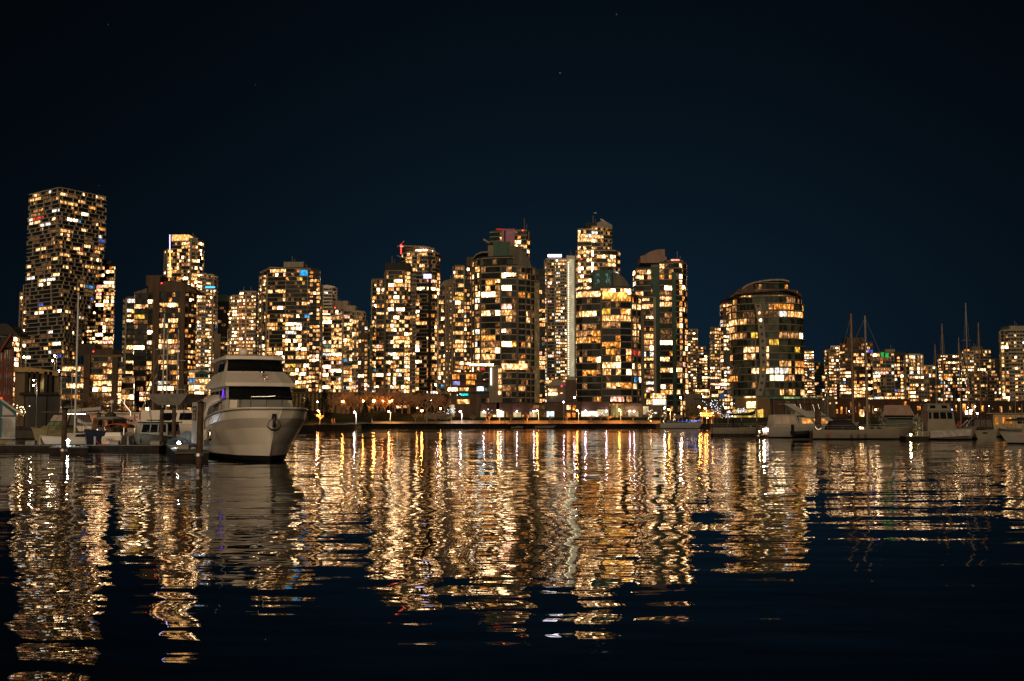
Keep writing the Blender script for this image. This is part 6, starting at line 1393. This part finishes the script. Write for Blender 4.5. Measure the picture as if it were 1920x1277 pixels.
# floating home at the left edge
t = thing('floating_home', 'teal floating home with a white gable and a big lit window at the left edge', 'house', (X(10, 820, 101), 101, 0)); TEAL = surf('teal_boards', (.035, .095, .11), .7, 0, .2, 2, .4); D = 101; x = lambda p: X(p, 800, D)
m = MB(t.location); m.box(x(-60), x(38), D - 1.5, D + 8, -.3, .85); m.build('raft', surf('raft_timber', (.26, .20, .12), .8, 0, .3, 3), t)
m = MB(t.location); f = [(x(-60), .85), (x(30), .85), (x(30), 3.4), (x(-8), 4.7), (x(-46), 3.4)]; f[4] = (x(-60), 3.0); m.add([(a, D, b) for a, b in f] + [(a - 3.4, D + 7, b) for a, b in f], [(0, 1, 2, 3, 4), (9, 8, 7, 6, 5), (0, 5, 6, 1), (1, 6, 7, 2), (2, 7, 8, 3), (3, 8, 9, 4), (4, 9, 5, 0)]); m.build('wall', TEAL, t)
for a, b in (((x(-10), 4.98), (x(50), 2.95)), ((x(-66), 2.85), (x(-10), 4.98))):
    m = MB(t.location); m.add([(a[0], D - .9, a[1]), (b[0], D - .9, b[1]), (b[0], D - .9, b[1] + .2), (a[0], D - .9, a[1] + .2), (a[0] - 3.9, D + 8, a[1]), (b[0] - 3.9, D + 8, b[1]), (b[0] - 3.9, D + 8, b[1] + .2), (a[0] - 3.9, D + 8, a[1] + .2)], [(0, 1, 2, 3), (7, 6, 5, 4), (0, 4, 5, 1), (3, 2, 6, 7), (1, 5, 6, 2), (0, 3, 7, 4)]); m.build('roof', WHITEC, t)
m = MB(t.location); m.add([(x(4), D - .05, 3.05), (x(27), D - .05, 3.05), (x(24), D - .05, 3.25), (x(4), D - .05, 3.95)], [(0, 1, 2, 3)]); solid(m.build('gable_window', surf('pale_pane', (.36, .34, .33), .3), t), .04)
m = MB(t.location); m.box(x(4), x(28.5), D - .06, D - .01, 1.05, 2.8); w = m.build('window', lit('home_window', (1, .74, .45), .16, .5, .5), t); m = MB(t.location); m.box(x(2.5), x(30), D - .1, D - .03, 2.8, 2.9); m.box(x(2.5), x(30), D - .1, D - .03, .95, 1.05); m.build('window_frame', WHITEC, w)
w.location = (0, 0, 0)
for o in w.children: o.location = (0, 0, 0)
# shed with white sloping roof
t = thing('dock_shed', 'open dock shed with a white sloping roof and a lit cream wall', 'shed', (X(163, 790, 126), 126, .5)); D = 126; m = MB(t.location); a, b = P(125, 775, D), P(201, 769, D)
m.add([(a.x, D - 2, a.z), (b.x, D - 2, b.z), (b.x, D - 2, b.z + .35), (a.x, D - 2, a.z + .35), (a.x, D + 4, a.z + .2), (b.x, D + 4, b.z + .2), (b.x, D + 4, b.z + .55), (a.x, D + 4, a.z + .55)], [(0, 1, 2, 3), (7, 6, 5, 4), (0, 4, 5, 1), (3, 2, 6, 7), (1, 5, 6, 2), (0, 3, 7, 4)]); m.build('roof', WHITEC, t)
m = MB(t.location); m.box(X(128, 780, D), X(172, 780, D), D, D + .2, .5, Z(776, D)); m.build('wall', surf('shed_wall', (.62, .55, .44), .7), t); m = MB(t.location); m.box(X(173, 780, D), X(198, 780, D), D, D + .2, .5, Z(774, D)); m.build('orange_lit_wall', lit('orange_glow_wall', (1, .16, .03), .55, .8, .6), t)  # right wall glows by itself, the orange light put into its material
m = MB(t.location); m.box(X(131, 780, D), X(170, 780, D), D - 1.6, D - 1.5, Z(775.5, D) - .1, Z(775.5, D)); m.build('strip_light', lit('shed_strip', (1, .80, .6), 8, 0, sample='AUTO'), t)
for px in (127, 199): m = MB(t.location); m.box(X(px, 790, D - 1) - .1, X(px, 790, D - 1) + .1, D - 1.1, D - .9, 0, Z(772, D)); m.build('post', PILE, t)
dock([(X(120, 800, 124), 124), (X(206, 800, 124), 124), (X(206, 800, 124), 132), (X(120, 800, 124), 132)], 'floating dock carrying the white roofed shed')
# quay with hall, warehouse, sheds
mb = MB(); mb.box(-420, X(226, 790, 145), 145, SHORE + 2, -2, 1.3); mb.build('quay_ground', surf('quay_asphalt', (.06, .055, .05), .9, 0, .3, .8), kind='structure')
t = thing('steel_hall', 'glass hall framed in orange red steel at the left edge', 'building', (X(8, 700, 172), 172, 1.3)); D = 172; OR = surf('orange_steel', (.12, .024, .009), .5, 0, .15, 1)
m = MB(t.location); m.prism([(X(-60, 700, D), D + .4), (X(21, 700, D), D + .4), (X(21, 700, D) - 6, D + 14), (X(-60, 700, D) - 6, D + 14)], 1.3, Z(652, D)); m.build('glazing', lit('hall_interior', (1, .62, .36), .11, 1, .5), t)
m = MB(t.location); a, b, c = P(-40, 668, D), P(23, 623, D), P(23, 652, D); m.add([(a.x, D, c.z), (c.x, D, c.z), (b.x, D, b.z), (a.x, D, a.z), (a.x - 6, D + 14, c.z), (c.x - 6.3, D + 14, c.z), (b.x - 6.3, D + 14, b.z), (a.x - 6, D + 14, a.z)], [(0, 1, 2, 3), (7, 6, 5, 4), (1, 5, 6, 2), (0, 3, 7, 4), (3, 2, 6, 7)]); m.build('sawtooth_roof', DGREY, t)
for py, w in ((652, .7), (696, .45), (718, .2), (744, .8)): m = MB(t.location); z = Z(py, D); m.box(X(-60, 700, D), X(22.5, 700, D), D + .18, D + .34, z - w / 2.4, z + w / 2.4); m.build('beam', OR, t)
for px, w in ((3.5, .5), (9, .16), (13, .16), (17.5, .16), (22, .5), (-12, .5), (-2, .16)): m = MB(t.location); xx = X(px, 700, D); m.box(xx - w / 3, xx + w / 3, D + .22, D + .32, 1.3, Z(652, D)); m.build('column', OR, t)
m = MB(t.location); m.tube([P(0, 660, D - .2), P(22, 626, D - .2)], .25, 5); m.build('roof_brace', OR, t); m = MB(t.location); m.box(X(-20, 750, D), X(6, 750, D), D - .4, D - .3, Z(752, D), Z(745, D)); m.build('red_neon', lit('red_neon', (1, .12, .05), 1.3, .3), t)
t = thing('warehouse', 'dark warehouse with a bowed roof and a dim yellow opening beside the orange hall', 'building', (X(66, 740, 235), 235, 1.3)); D = 235
m = MB(t.location); m.prism([(X(24, 700, D), D + 1), (X(108, 700, D), D + 1), (X(108, 700, D) - 8, D + 20), (X(24, 700, D) - 8, D + 20)], 1.3, Z(697, D)); m.build('wall', surf('warehouse_boards', (.14, .10, .055), .85, 0, .3, .6, .3, True), t)
pr = [P(px, py, D) for px, py in ((22, 688), (40, 688.5), (65, 690), (90, 693), (110, 697))]; n = 5; m = MB(t.location); m.add([tuple(p) for p in pr] + [(p.x, p.y, p.z - 1.0) for p in pr] + [(p.x, D + 21, p.z) for p in pr] + [(p.x, D + 21, p.z - 1.0) for p in pr], [f for i in range(4) for f in ((i, n + i, n + i + 1, i + 1), (i, i + 1, 2 * n + i + 1, 2 * n + i), (n + i, 3 * n + i, 3 * n + i + 1, n + i + 1))]); m.build('bowed_roof', surf('bowed_roof_ochre', (.30, .20, .09), .8), t)
m = MB(t.location); m.box(X(52, 700, D), X(84, 700, D), D + .8, D + .95, Z(737, D), Z(709, D)); m.build('lit_opening', lit('warehouse_light', (1, .62, .20), .16, 1.2, .45), t)
for px in (50, 60, 70, 86, 95): m = MB(t.location); xx = X(px, 700, D); m.box(xx - .35, xx + .35, D, D + .8, 1.3, Z(697, D)); m.build('column', DARK, t)
m = MB(t.location); m.box(X(40, 700, D), X(110, 700, D), D - .6, D, Z(742, D), Z(736, D)); m.build('beam', DARK, t)
t = thing('grey_shed', 'plain grey boarded shed in front of the bow roofed warehouse', 'shed', (X(78, 760, 200), 200, 1.3)); D = 200; m = MB(t.location); m.prism([(X(48, 760, D), D), (X(112, 760, D), D), (X(112, 760, D) - 4, D + 10), (X(48, 760, D) - 4, D + 10)], 1.3, Z(742, D)); m.build('wall', surf('grey_boards', (.17, .165, .15), .85, 0, .25, .8, .3, True), t)
for px in (68, 88): m = MB(t.location); xx = X(px, 760, D); m.box(xx - .08, xx + .08, D - .1, D, 1.3, Z(742, D)); m.build('corner_board', DARK, t)
m = MB(t.location); m.prism([(X(47, 760, D), D - .4), (X(113, 760, D), D - .4), (X(113, 760, D) - 4, D + 10.5), (X(47, 760, D) - 4, D + 10.5)], Z(742, D), Z(740.5, D)); m.build('roof', DARK, t)
t = thing('long_shed', 'low long shed with a white eave between the grey shed and the stepped brown block', 'shed', (X(150, 775, 180), 180, 1.3)); D = 180; m = MB(t.location); m.box(X(112, 775, D), X(224, 775, D), D, D + 8, 1.3, Z(774, D)); m.build('wall', DARK, t); m = MB(t.location); m.box(X(80, 775, D), X(226, 775, D), D - .6, D + 8.5, Z(774, D), Z(771.5, D)); m.build('roof', CONCD, t)
for px, py, D, lb, mat, r in ((62, 721, 185, 'white street lamp on a tall post in front of the dark warehouse', LWHITE, .13), (42, 669, 330, 'warm street lamp left of the foot of the tallest tower', LWARM, .3), (100, 667, 330, 'white street lamp right of the foot of the tallest tower', LWHITE, .26), (96, 676, 320, 'lower pale street lamp before the foot of the tallest tower', LWARM, .26), (109, 695, 300, 'white lamp beside the tall slim mast at the left', LWHITE, .24), (62, 712, 228, 'warm lamp inside the lit opening of the warehouse', LWARM, .14)):
    street_lamp(px + .55 * 2100 / D * 1, D, py, lb, mat, r, 1.3, group='street lamps on the left quay', power=400)
for px, D, k, s, lb in ((140, 260, 'b0', 1.1, 'bare quay tree in front of the lit flats, left one'), (182, 250, 'b1', 1.35, 'dense bare tree before the stepped brown block'), (204, 262, 'b2', 1.3, 'bare tree right of the pier of the stepped brown block'), (30, 240, 'b2', 1.0, 'bare tree between the orange hall and the warehouse'), (236, 300, 'b1', 1.2, 'bare quay tree lit orange behind the silver davit'), (160, 300, 'b0', 1.3, 'bare tree behind the low long shed')):
    tree(k, px, D, 1.3, s, lb, 'bare trees on the left quay')
t = PROTO['small']; tree('small', 35, 175, 1.3, .9, 'small tree strung with warm lights beside the floating home', None, (40, FAIRYW, 2.2, 4.2, .8))

GELR = surf('dimmed_gelcoat', (.19, .17, .13), .35, 0, .12, .8); CANVR = surf('dimmed_canvas', (.27, .25, .20), .85, 0, .25, 2); ALUR = surf('dimmed_mast', (.22, .20, .16), .5, 0, .1, 2)  # right marina copies darkened; dimmer light is put into their colour
# --- right marina
dock([(X(1330, 805, 182), 182), (110, 182), (110, 184.4), (X(1330, 805, 182), 184.4)], 'long floating dock behind the boats of the right marina'); dock([(X(1698, 815, 149), 149), (X(1742, 815, 149), 149), (X(1742, 815, 149), 151.4), (X(1698, 815, 149), 151.4)], 'short dock at the stern of the white trawler')
t = boat('sloop', 'white sloop with a dark sail cover on its boom, leftmost of the right marina', 'boat', 1335, 186, 0, None); rows = hull(t, 10.5, 3.2, 1.35, .25, 1.2, .8, (GELR, BOOT, DECK), 2.3, x0=0)
mast(t, 7.4, 1.5, Z(625, 186) - 1.5, .10, ALUR, 2, [(10.3, 0, 1.6), (7.2, 1.5, 1.4), (7.2, -1.5, 1.4), (.2, 0, 1.4)], boom=(-4.6, 1.9, .26)); cabin(t, 'cabin', 4.4, 8.6, 1.2, .95, 1.35, 1.85, .7, .2, GELR, [(.08, .4, .3, .8), (.5, .85, .3, .8)]); rail(t, rows, 0, 15, .65)
hoop(t, 'spray_hood', [(3.4, .85), (4.0, 1), (5.0, .6)], 1.2, 1.5, 2.9, CANVD, .04); m = MB(); m.box(.3, .8, -.5, -.1, 1.5, 2.6); m.box(1.0, 1.3, .2, .6, 1.5, 2.3); m.build('outboard', BLACK, t)
for x in (5.2, 7.0): fender(t, x, -1.55, .3)
t = boat('motor_cruiser', 'motor cruiser with a raked radar arch and orange lit cabin windows', 'boat', 1428, 168, 0); rows = hull(t, 14, 4.3, 1.6, .7, 1.6, .9, (GELG, BOOT, DECK), 2.6, x0=.6)
cabin(t, 'aft_enclosure', 1.2, 5.4, 1.9, 1.75, 1.6, 3.45, .6, .3, GELG, [(.06, .33, .25, .85), (.36, .66, .25, .85), (.69, .9, .25, .85)], None, CLEARV); cabin(t, 'saloon', 5.2, 11.8, 1.85, 1.5, 1.6, 3.1, 2.2, 0, GELG, [(.08, .36, .34, .86), (.44, .78, .34, .8)], [(.08, .92, .2, .9)], lit('amber_cabin', (1, .38, .08), 1.1, .9, .9))
m = MB(); m.add([(3.2, -1.7, 4.9), (4.4, -1.7, 4.9), (8.2, -1.7, 3.0), (6.4, -1.7, 3.0), (3.2, -1.5, 4.9), (4.4, -1.5, 4.9), (8.2, -1.5, 3.0), (6.4, -1.5, 3.0)], [(0, 3, 2, 1), (4, 5, 6, 7), (0, 1, 5, 4), (1, 2, 6, 5), (3, 0, 4, 7)]); m.add([(3.2, 1.5, 4.9), (4.4, 1.5, 4.9), (8.2, 1.5, 3.0), (6.4, 1.5, 3.0), (3.2, 1.7, 4.9), (4.4, 1.7, 4.9), (8.2, 1.7, 3.0), (6.4, 1.7, 3.0)], [(0, 3, 2, 1), (4, 5, 6, 7), (0, 1, 5, 4), (1, 2, 6, 5), (3, 0, 4, 7)]); m.box(3.1, 4.5, -1.7, 1.7, 4.9, 5.05); m.build('radar_arch', GELG, t)
cabin(t, 'flybridge', 4.6, 9.4, 1.6, 1.3, 3.3, 4.0, 1.0, .2, GELG); m = MB(); m.box(4.5, 8.2, -1.5, 1.5, 5.0, 5.06); m.build('bimini_top', CANVD, t)
for x in (5.4, 8.1):
    for y in (-1.45, 1.45): m = MB(); m.tube([(x + .3, y, 3.9), (x, y, 5.0)], .03, 4); m.build('bimini_pole', CHROME, t)
m = MB(); m.ball((4.0, 0, 5.3), .3, 0, 9, 6, .7); m.build('radar_dome', GELR, t, True); m = MB(); m.box(.0, .9, -1.8, 1.8, .35, .5); m.build('swim_platform', TEAK, t); mast(t, 6.5, 4, 3.6, .035, ALUR, 0)
t = boat('dinghy', 'black dinghy with an outboard at the stern of the long white sailboat', 'dinghy', 1506, 158, 20, None, .5); hull(t, 3.4, 1.5, .5, .2, .3, .9, (CANVD, BOOT, CANVD), 2.4, x0=-1.7); m = MB(); m.box(-1.9, -1.6, -.18, .18, .5, 1.5); m.build('outboard', BLACK, t)
t = boat('ketch', 'long low white sailboat with the tall pale mast and two lit portlights', 'boat', 1521, 155, 0); rows = hull(t, 14.3, 3.7, 1.25, .35, 1.7, .55, (GELR, BOOT, DECK), 2.2, x0=0, stripe=None)
mast(t, 7.75, 1.3, Z(592, 155) - 1.3, .17, ALUR, 2, [(14.0, 0, 1.6), (7.6, 1.7, 1.3), (7.6, -1.7, 1.3), (.3, 0, 1.3)]); cabin(t, 'cabin', 5.2, 10.6, 1.25, 1.0, 1.3, 1.75, .9, .3, GELR, [(.05, .16, .25, .8, PAL[12]), (.2, .31, .25, .8, PAL[12]), (.5, .62, .25, .8), (.7, .82, .25, .8)]); rail(t, rows, 0, 15, .65)
hoop(t, 'cockpit_cover', [(2.2, .3), (2.6, .95), (4.6, 1), (5.6, .75), (6.3, .3)], 1.35, 1.3, 2.6, CANVD, .05); m = MB(); m.tube([(.95 + .42 * math.cos(a), -.2, 1.75 + .42 * math.sin(a)) for a in [k * math.pi / 6 for k in range(13)]], .045, 5); m.build('steering_wheel', CHROME, t)
for x, mt in ((1.9, REDP), (6.0, FEND), (7.0, FEND), (5.1, FEND)): fender(t, x, -1.8, .25, .13, .5, mt)
t = boat('sailboat', 'sailboat whose brown mast with a dark forestay stands left of the tall pale mast', 'boat', 1600, 176, 0, 'sailboats of the right marina'); rows = hull(t, 12, 3.4, 1.3, .3, 1.2, .6, (GELG, BOOT, TEAK), 2.2, x0=-5); mast(t, 0, 1.3, Z(588, 176) - 1.3, .20, MASTB, 2, [(-4.8, 0, 1.5), (0, 1.6, 1.3)], boom=(-4.2, 1.4, .2))
m = MB(); m.tube([(.1, 0, Z(595, 176)), (6.7, 0, 1.7)], .09, 5); m.build('furled_forestay', CANVD, t)
t = boat('express_cruiser', 'cabin cruiser under pinkish canvas, behind the bow of the long white sailboat', 'boat', 1656, 172, 0); rows = hull(t, 7.5, 3.0, 1.5, .2, .8, .85, (GELO, BOOT, DECK), 2.6, x0=-1.2)
cabin(t, 'canvas_top', -.6, 4.6, 1.4, 1.1, 3.0, 4.9, .9, .5, CANVP, [(.05, .95, .02, .18, BGLASS)]); cabin(t, 'side_screen', -.2, 4.9, 1.45, 1.4, 1.5, 3.0, .3, .2, surf('green_grey_vinyl', (.07, .08, .065), .35), [(.05, .95, .8, .95, BGLASS)]); m = MB(); leafmass(m, (-.4, -1.0, 2.6), (.5, .6, 1.9), 160, .28, hollow=.1); m.build('bundled_sheeting', CANVR, t)
t = boat('trawler', 'white trawler with three large dark side windows and a red life ring', 'boat', 1722, 151.8, 0); rows = hull(t, 8.6, 3.4, 1.15, .7, .9, .85, (GELR, BOOT, DECK), 2.6, x0=-.6)
cabin(t, 'wheelhouse', .8, 4.6, 1.45, 1.3, 1.2, 3.85, .35, .1, GELR, [(.03, .12, .6, .93), (.20, .42, .6, .93), (.47, .70, .6, .93), (.75, .94, .6, .93)], [(.06, .48, .6, .93), (.52, .94, .6, .93)])
m = MB(); m.box(.3, 4.5, -1.55, 1.55, 3.85, 3.95); m.build('cabin_roof', GELR, t); cabin(t, 'upper_cabin', .9, 4.2, 1.0, .9, 3.95, 4.75, .3, .1, GELR, [(.1, .34, .3, .8), (.62, .86, .3, .8)], [(.1, .9, .3, .8)]); m = MB(); m.box(.7, 4.0, -1.1, 1.1, 4.75, 4.82); m.build('upper_roof', GELG, t)
m = MB(); m.tube([(5.0 + .28 * math.cos(a), -1.4, 2.1 + .28 * math.sin(a)) for a in [k * math.pi / 7 for k in range(15)]], .08, 6); m.build('life_ring', REDP, t)
m = MB(); m.add([(.9, -1.78, 1.2), (6.6, -1.55, 1.45), (6.4, -1.6, .55), (.9, -1.8, .25)], [(3, 2, 1, 0)]); solid(m.build('hull_skirt', surf('skirt_canvas', (.30, .28, .25), .85, 0, .25, 2), t), .03)
m = MB(); leafmass(m, (-.4, -.6, 2.3), (.5, .9, 1.2), 150, .25, hollow=.1); m.build('bundled_sheeting', CANVR, t)
for x in (.0, .75): m = MB(); m.tube([(x, -1.5, .4), (x, -1.5, 2.4)], .07, 6); m.build('stern_post', CANVR, t)
m = MB(); m.tube([(6.2, -.5, 1.7), (6.8, -.5, 2.6), (7.2, -.5, 2.9)], .05, 5); m.tube([(5.8, .4, 1.7), (6.9, .4, 2.7)], .05, 5); m.build('davit', CHROME, t); rail(t, rows, 9, 15, .6)
t = boat('cabin_cruiser', 'white cruiser seen from astern with a black canvas enclosure, right of the white trawler', 'boat', 1843, 158, 96); rows = hull(t, 8, 3.5, 1.2, .2, .7, .85, (GELR, BOOT, DECK), 2.4, x0=-.5); cabin(t, 'canvas_enclosure', -.1, 3.6, 1.6, 1.35, 1.3, 2.95, .4, .1, CANVD, [(.1, .45, .2, .85, CLEARV), (.55, .9, .2, .85, CLEARV)], None, surf('smoke_vinyl', (.10, .08, .07), .2), None, [(.06, .34, .2, .85), (.38, .62, .2, .85), (.66, .94, .2, .85)])
m = MB(); m.box(-.56, -.5, -.35, .35, .72, .92); m.build('transom_door', BOOT, t); fender(t, -.2, 1.75, .3)
t = boat('sloop', 'grey hulled sloop cut by the right edge of the picture, with a dark sail cover', 'boat', 1873, 124, 180); t.location.x += 8.2; rows = hull(t, 9, 3.0, 1.15, .2, .9, .7, (GELG, BOOT, DECK), 2.3, x0=-.8); mast(t, 5.6, 1.2, 3.2, .06, ALUR, 0); mast(t, 3.2, 1.2, 12, .09, ALUR, 2, [(8, 0, 1.4)], boom=(4.2, 1.3, .18)); rail(t, rows, 0, 15, .55)
m = MB(); m.box(6.2, 6.7, 1.46, 1.50, .95, 1.02); m.build('red_mark', REDP, t)
t = boat('houseboat', 'beige canopied boat with an amber lit window at the right edge', 'boat', 1885, 178, 0); rows = hull(t, 8.5, 3.2, 1.3, .2, .5, .9, (GELO, BOOT, DECK), 3, x0=-3); cabin(t, 'cabin', -2.6, 4.6, 1.5, 1.4, 1.3, 3.5, .3, .1, surf('beige_panel', (.34, .25, .14), .6), [(.05, .12, .3, .8, PAL[2]), (.22, .42, .35, .8, PAL[2]), (.55, .8, .35, .8)]); m = MB(); m.box(-3.6, 5, -1.7, 1.7, 3.6, 3.75); m.build('canopy', CANVP, t)
for px, D, yt, r, mat, lb, fs in ((1553, 190, 700, .09, ALUR, 'sailboat with a short pale mast behind the radar arch', None), (1757, 188, 645, .12, MASTB, 'sailboat with the dark mast left of the pointed one', None), (1771, 184, 607, .16, MASTB, 'sailboat with the thick pointed dark mast', None),
        (1802, 192, 633, .10, ALUR, 'sailboat with a pale mast and dark forestay, left of the tallest right mast', (1838, 775)), (1817, 186, 568, .12, ALUR, 'sailboat with the tallest pale mast of the right marina', None), (1840, 180, 605, .13, MASTB, 'sailboat with a dark mast and furled sail near the right edge', (1859, 782)), (1905, 172, 745, .06, ALUR, 'sailboat with a short thin mast at the right edge', None)):
    t = boat('sailboat', lb, 'boat', px, D, 90, 'sailboats of the right marina'); hull(t, 10, 3.0, 1.2, .3, 1.0, .6, (GELG, BOOT, DECK), 2.2, x0=-4); mast(t, 0, 1.2, Z(yt, D) - 1.2, r, mat, 2 if yt < 700 else 0, [(0, 1.5, 1.2), (0, -1.5, 1.2)])
    if fs: m = MB(); dx = X(fs[0], fs[1], D) - X(px, yt, D); m.tube([(0, 0, Z(yt + 6, D)), (-.2, -dx, Z(fs[1], D))], .085, 5); m.build('furled_forestay', CANVD, t)
# boats against the far wall
t = boat('sloop', 'grey sloop with a strip of blue lights, moored at the right end of the seawall', 'boat', 1237, 350, 0); rows = hull(t, 13.6, 3.6, 1.7, .4, 1.6, .8, (GELG, BOOT, DECK), 2.3, x0=0); mast(t, 7.3, 1.8, Z(655, 350) - 1.8, .20, surf('black_mast', (.02, .02, .02), .5), 2, [(13.2, 0, 2), (.3, 0, 1.7)]); cabin(t, 'cabin', 1.5, 5.6, 1.2, 1.0, 1.7, 2.6, .5, .3, CANVD, [(.1, .4, .3, .8), (.5, .9, .3, .8)])
m = MB(); m.tube([(7.7, 0, Z(660, 350)), (12.6, 0, 2.6)], .09, 4); m.build('furled_forestay', CANVD, t); m = MB(); m.tube([(5.1, -1.75, 2.15), (9.5, -1.6, 2.3), (13.2, -.4, 2.75)], .085, 5); m.build('blue_light_strip', lit('blue_led', (.06, .16, 1), 1.1, .8, .5), t)
t = boat('sailboat', 'small unlit sailboat with a bare thin mast moored at the middle of the seawall', 'boat', 1003, 352, 0); hull(t, 6.6, 2.2, .8, .2, .9, .6, (surf('dull_hull', (.12, .11, .10), .5), BOOT, CANVD), 2.2); mast(t, 3.2, .9, 9, .06, WIRE, 0, [(6.2, 0, .9)])
t = boat('rowboat', 'little open rowboat with a pale thwart at the foot of the seawall', 'boat', 958, 352, 0); hull(t, 3.9, 1.5, .5, .2, .3, .8, (MATS['dull_hull'], BOOT, CANVD), 2.2); m = MB(); m.box(1.5, 2.9, -.6, .6, .62, .74); m.build('thwart', CANVR, t)
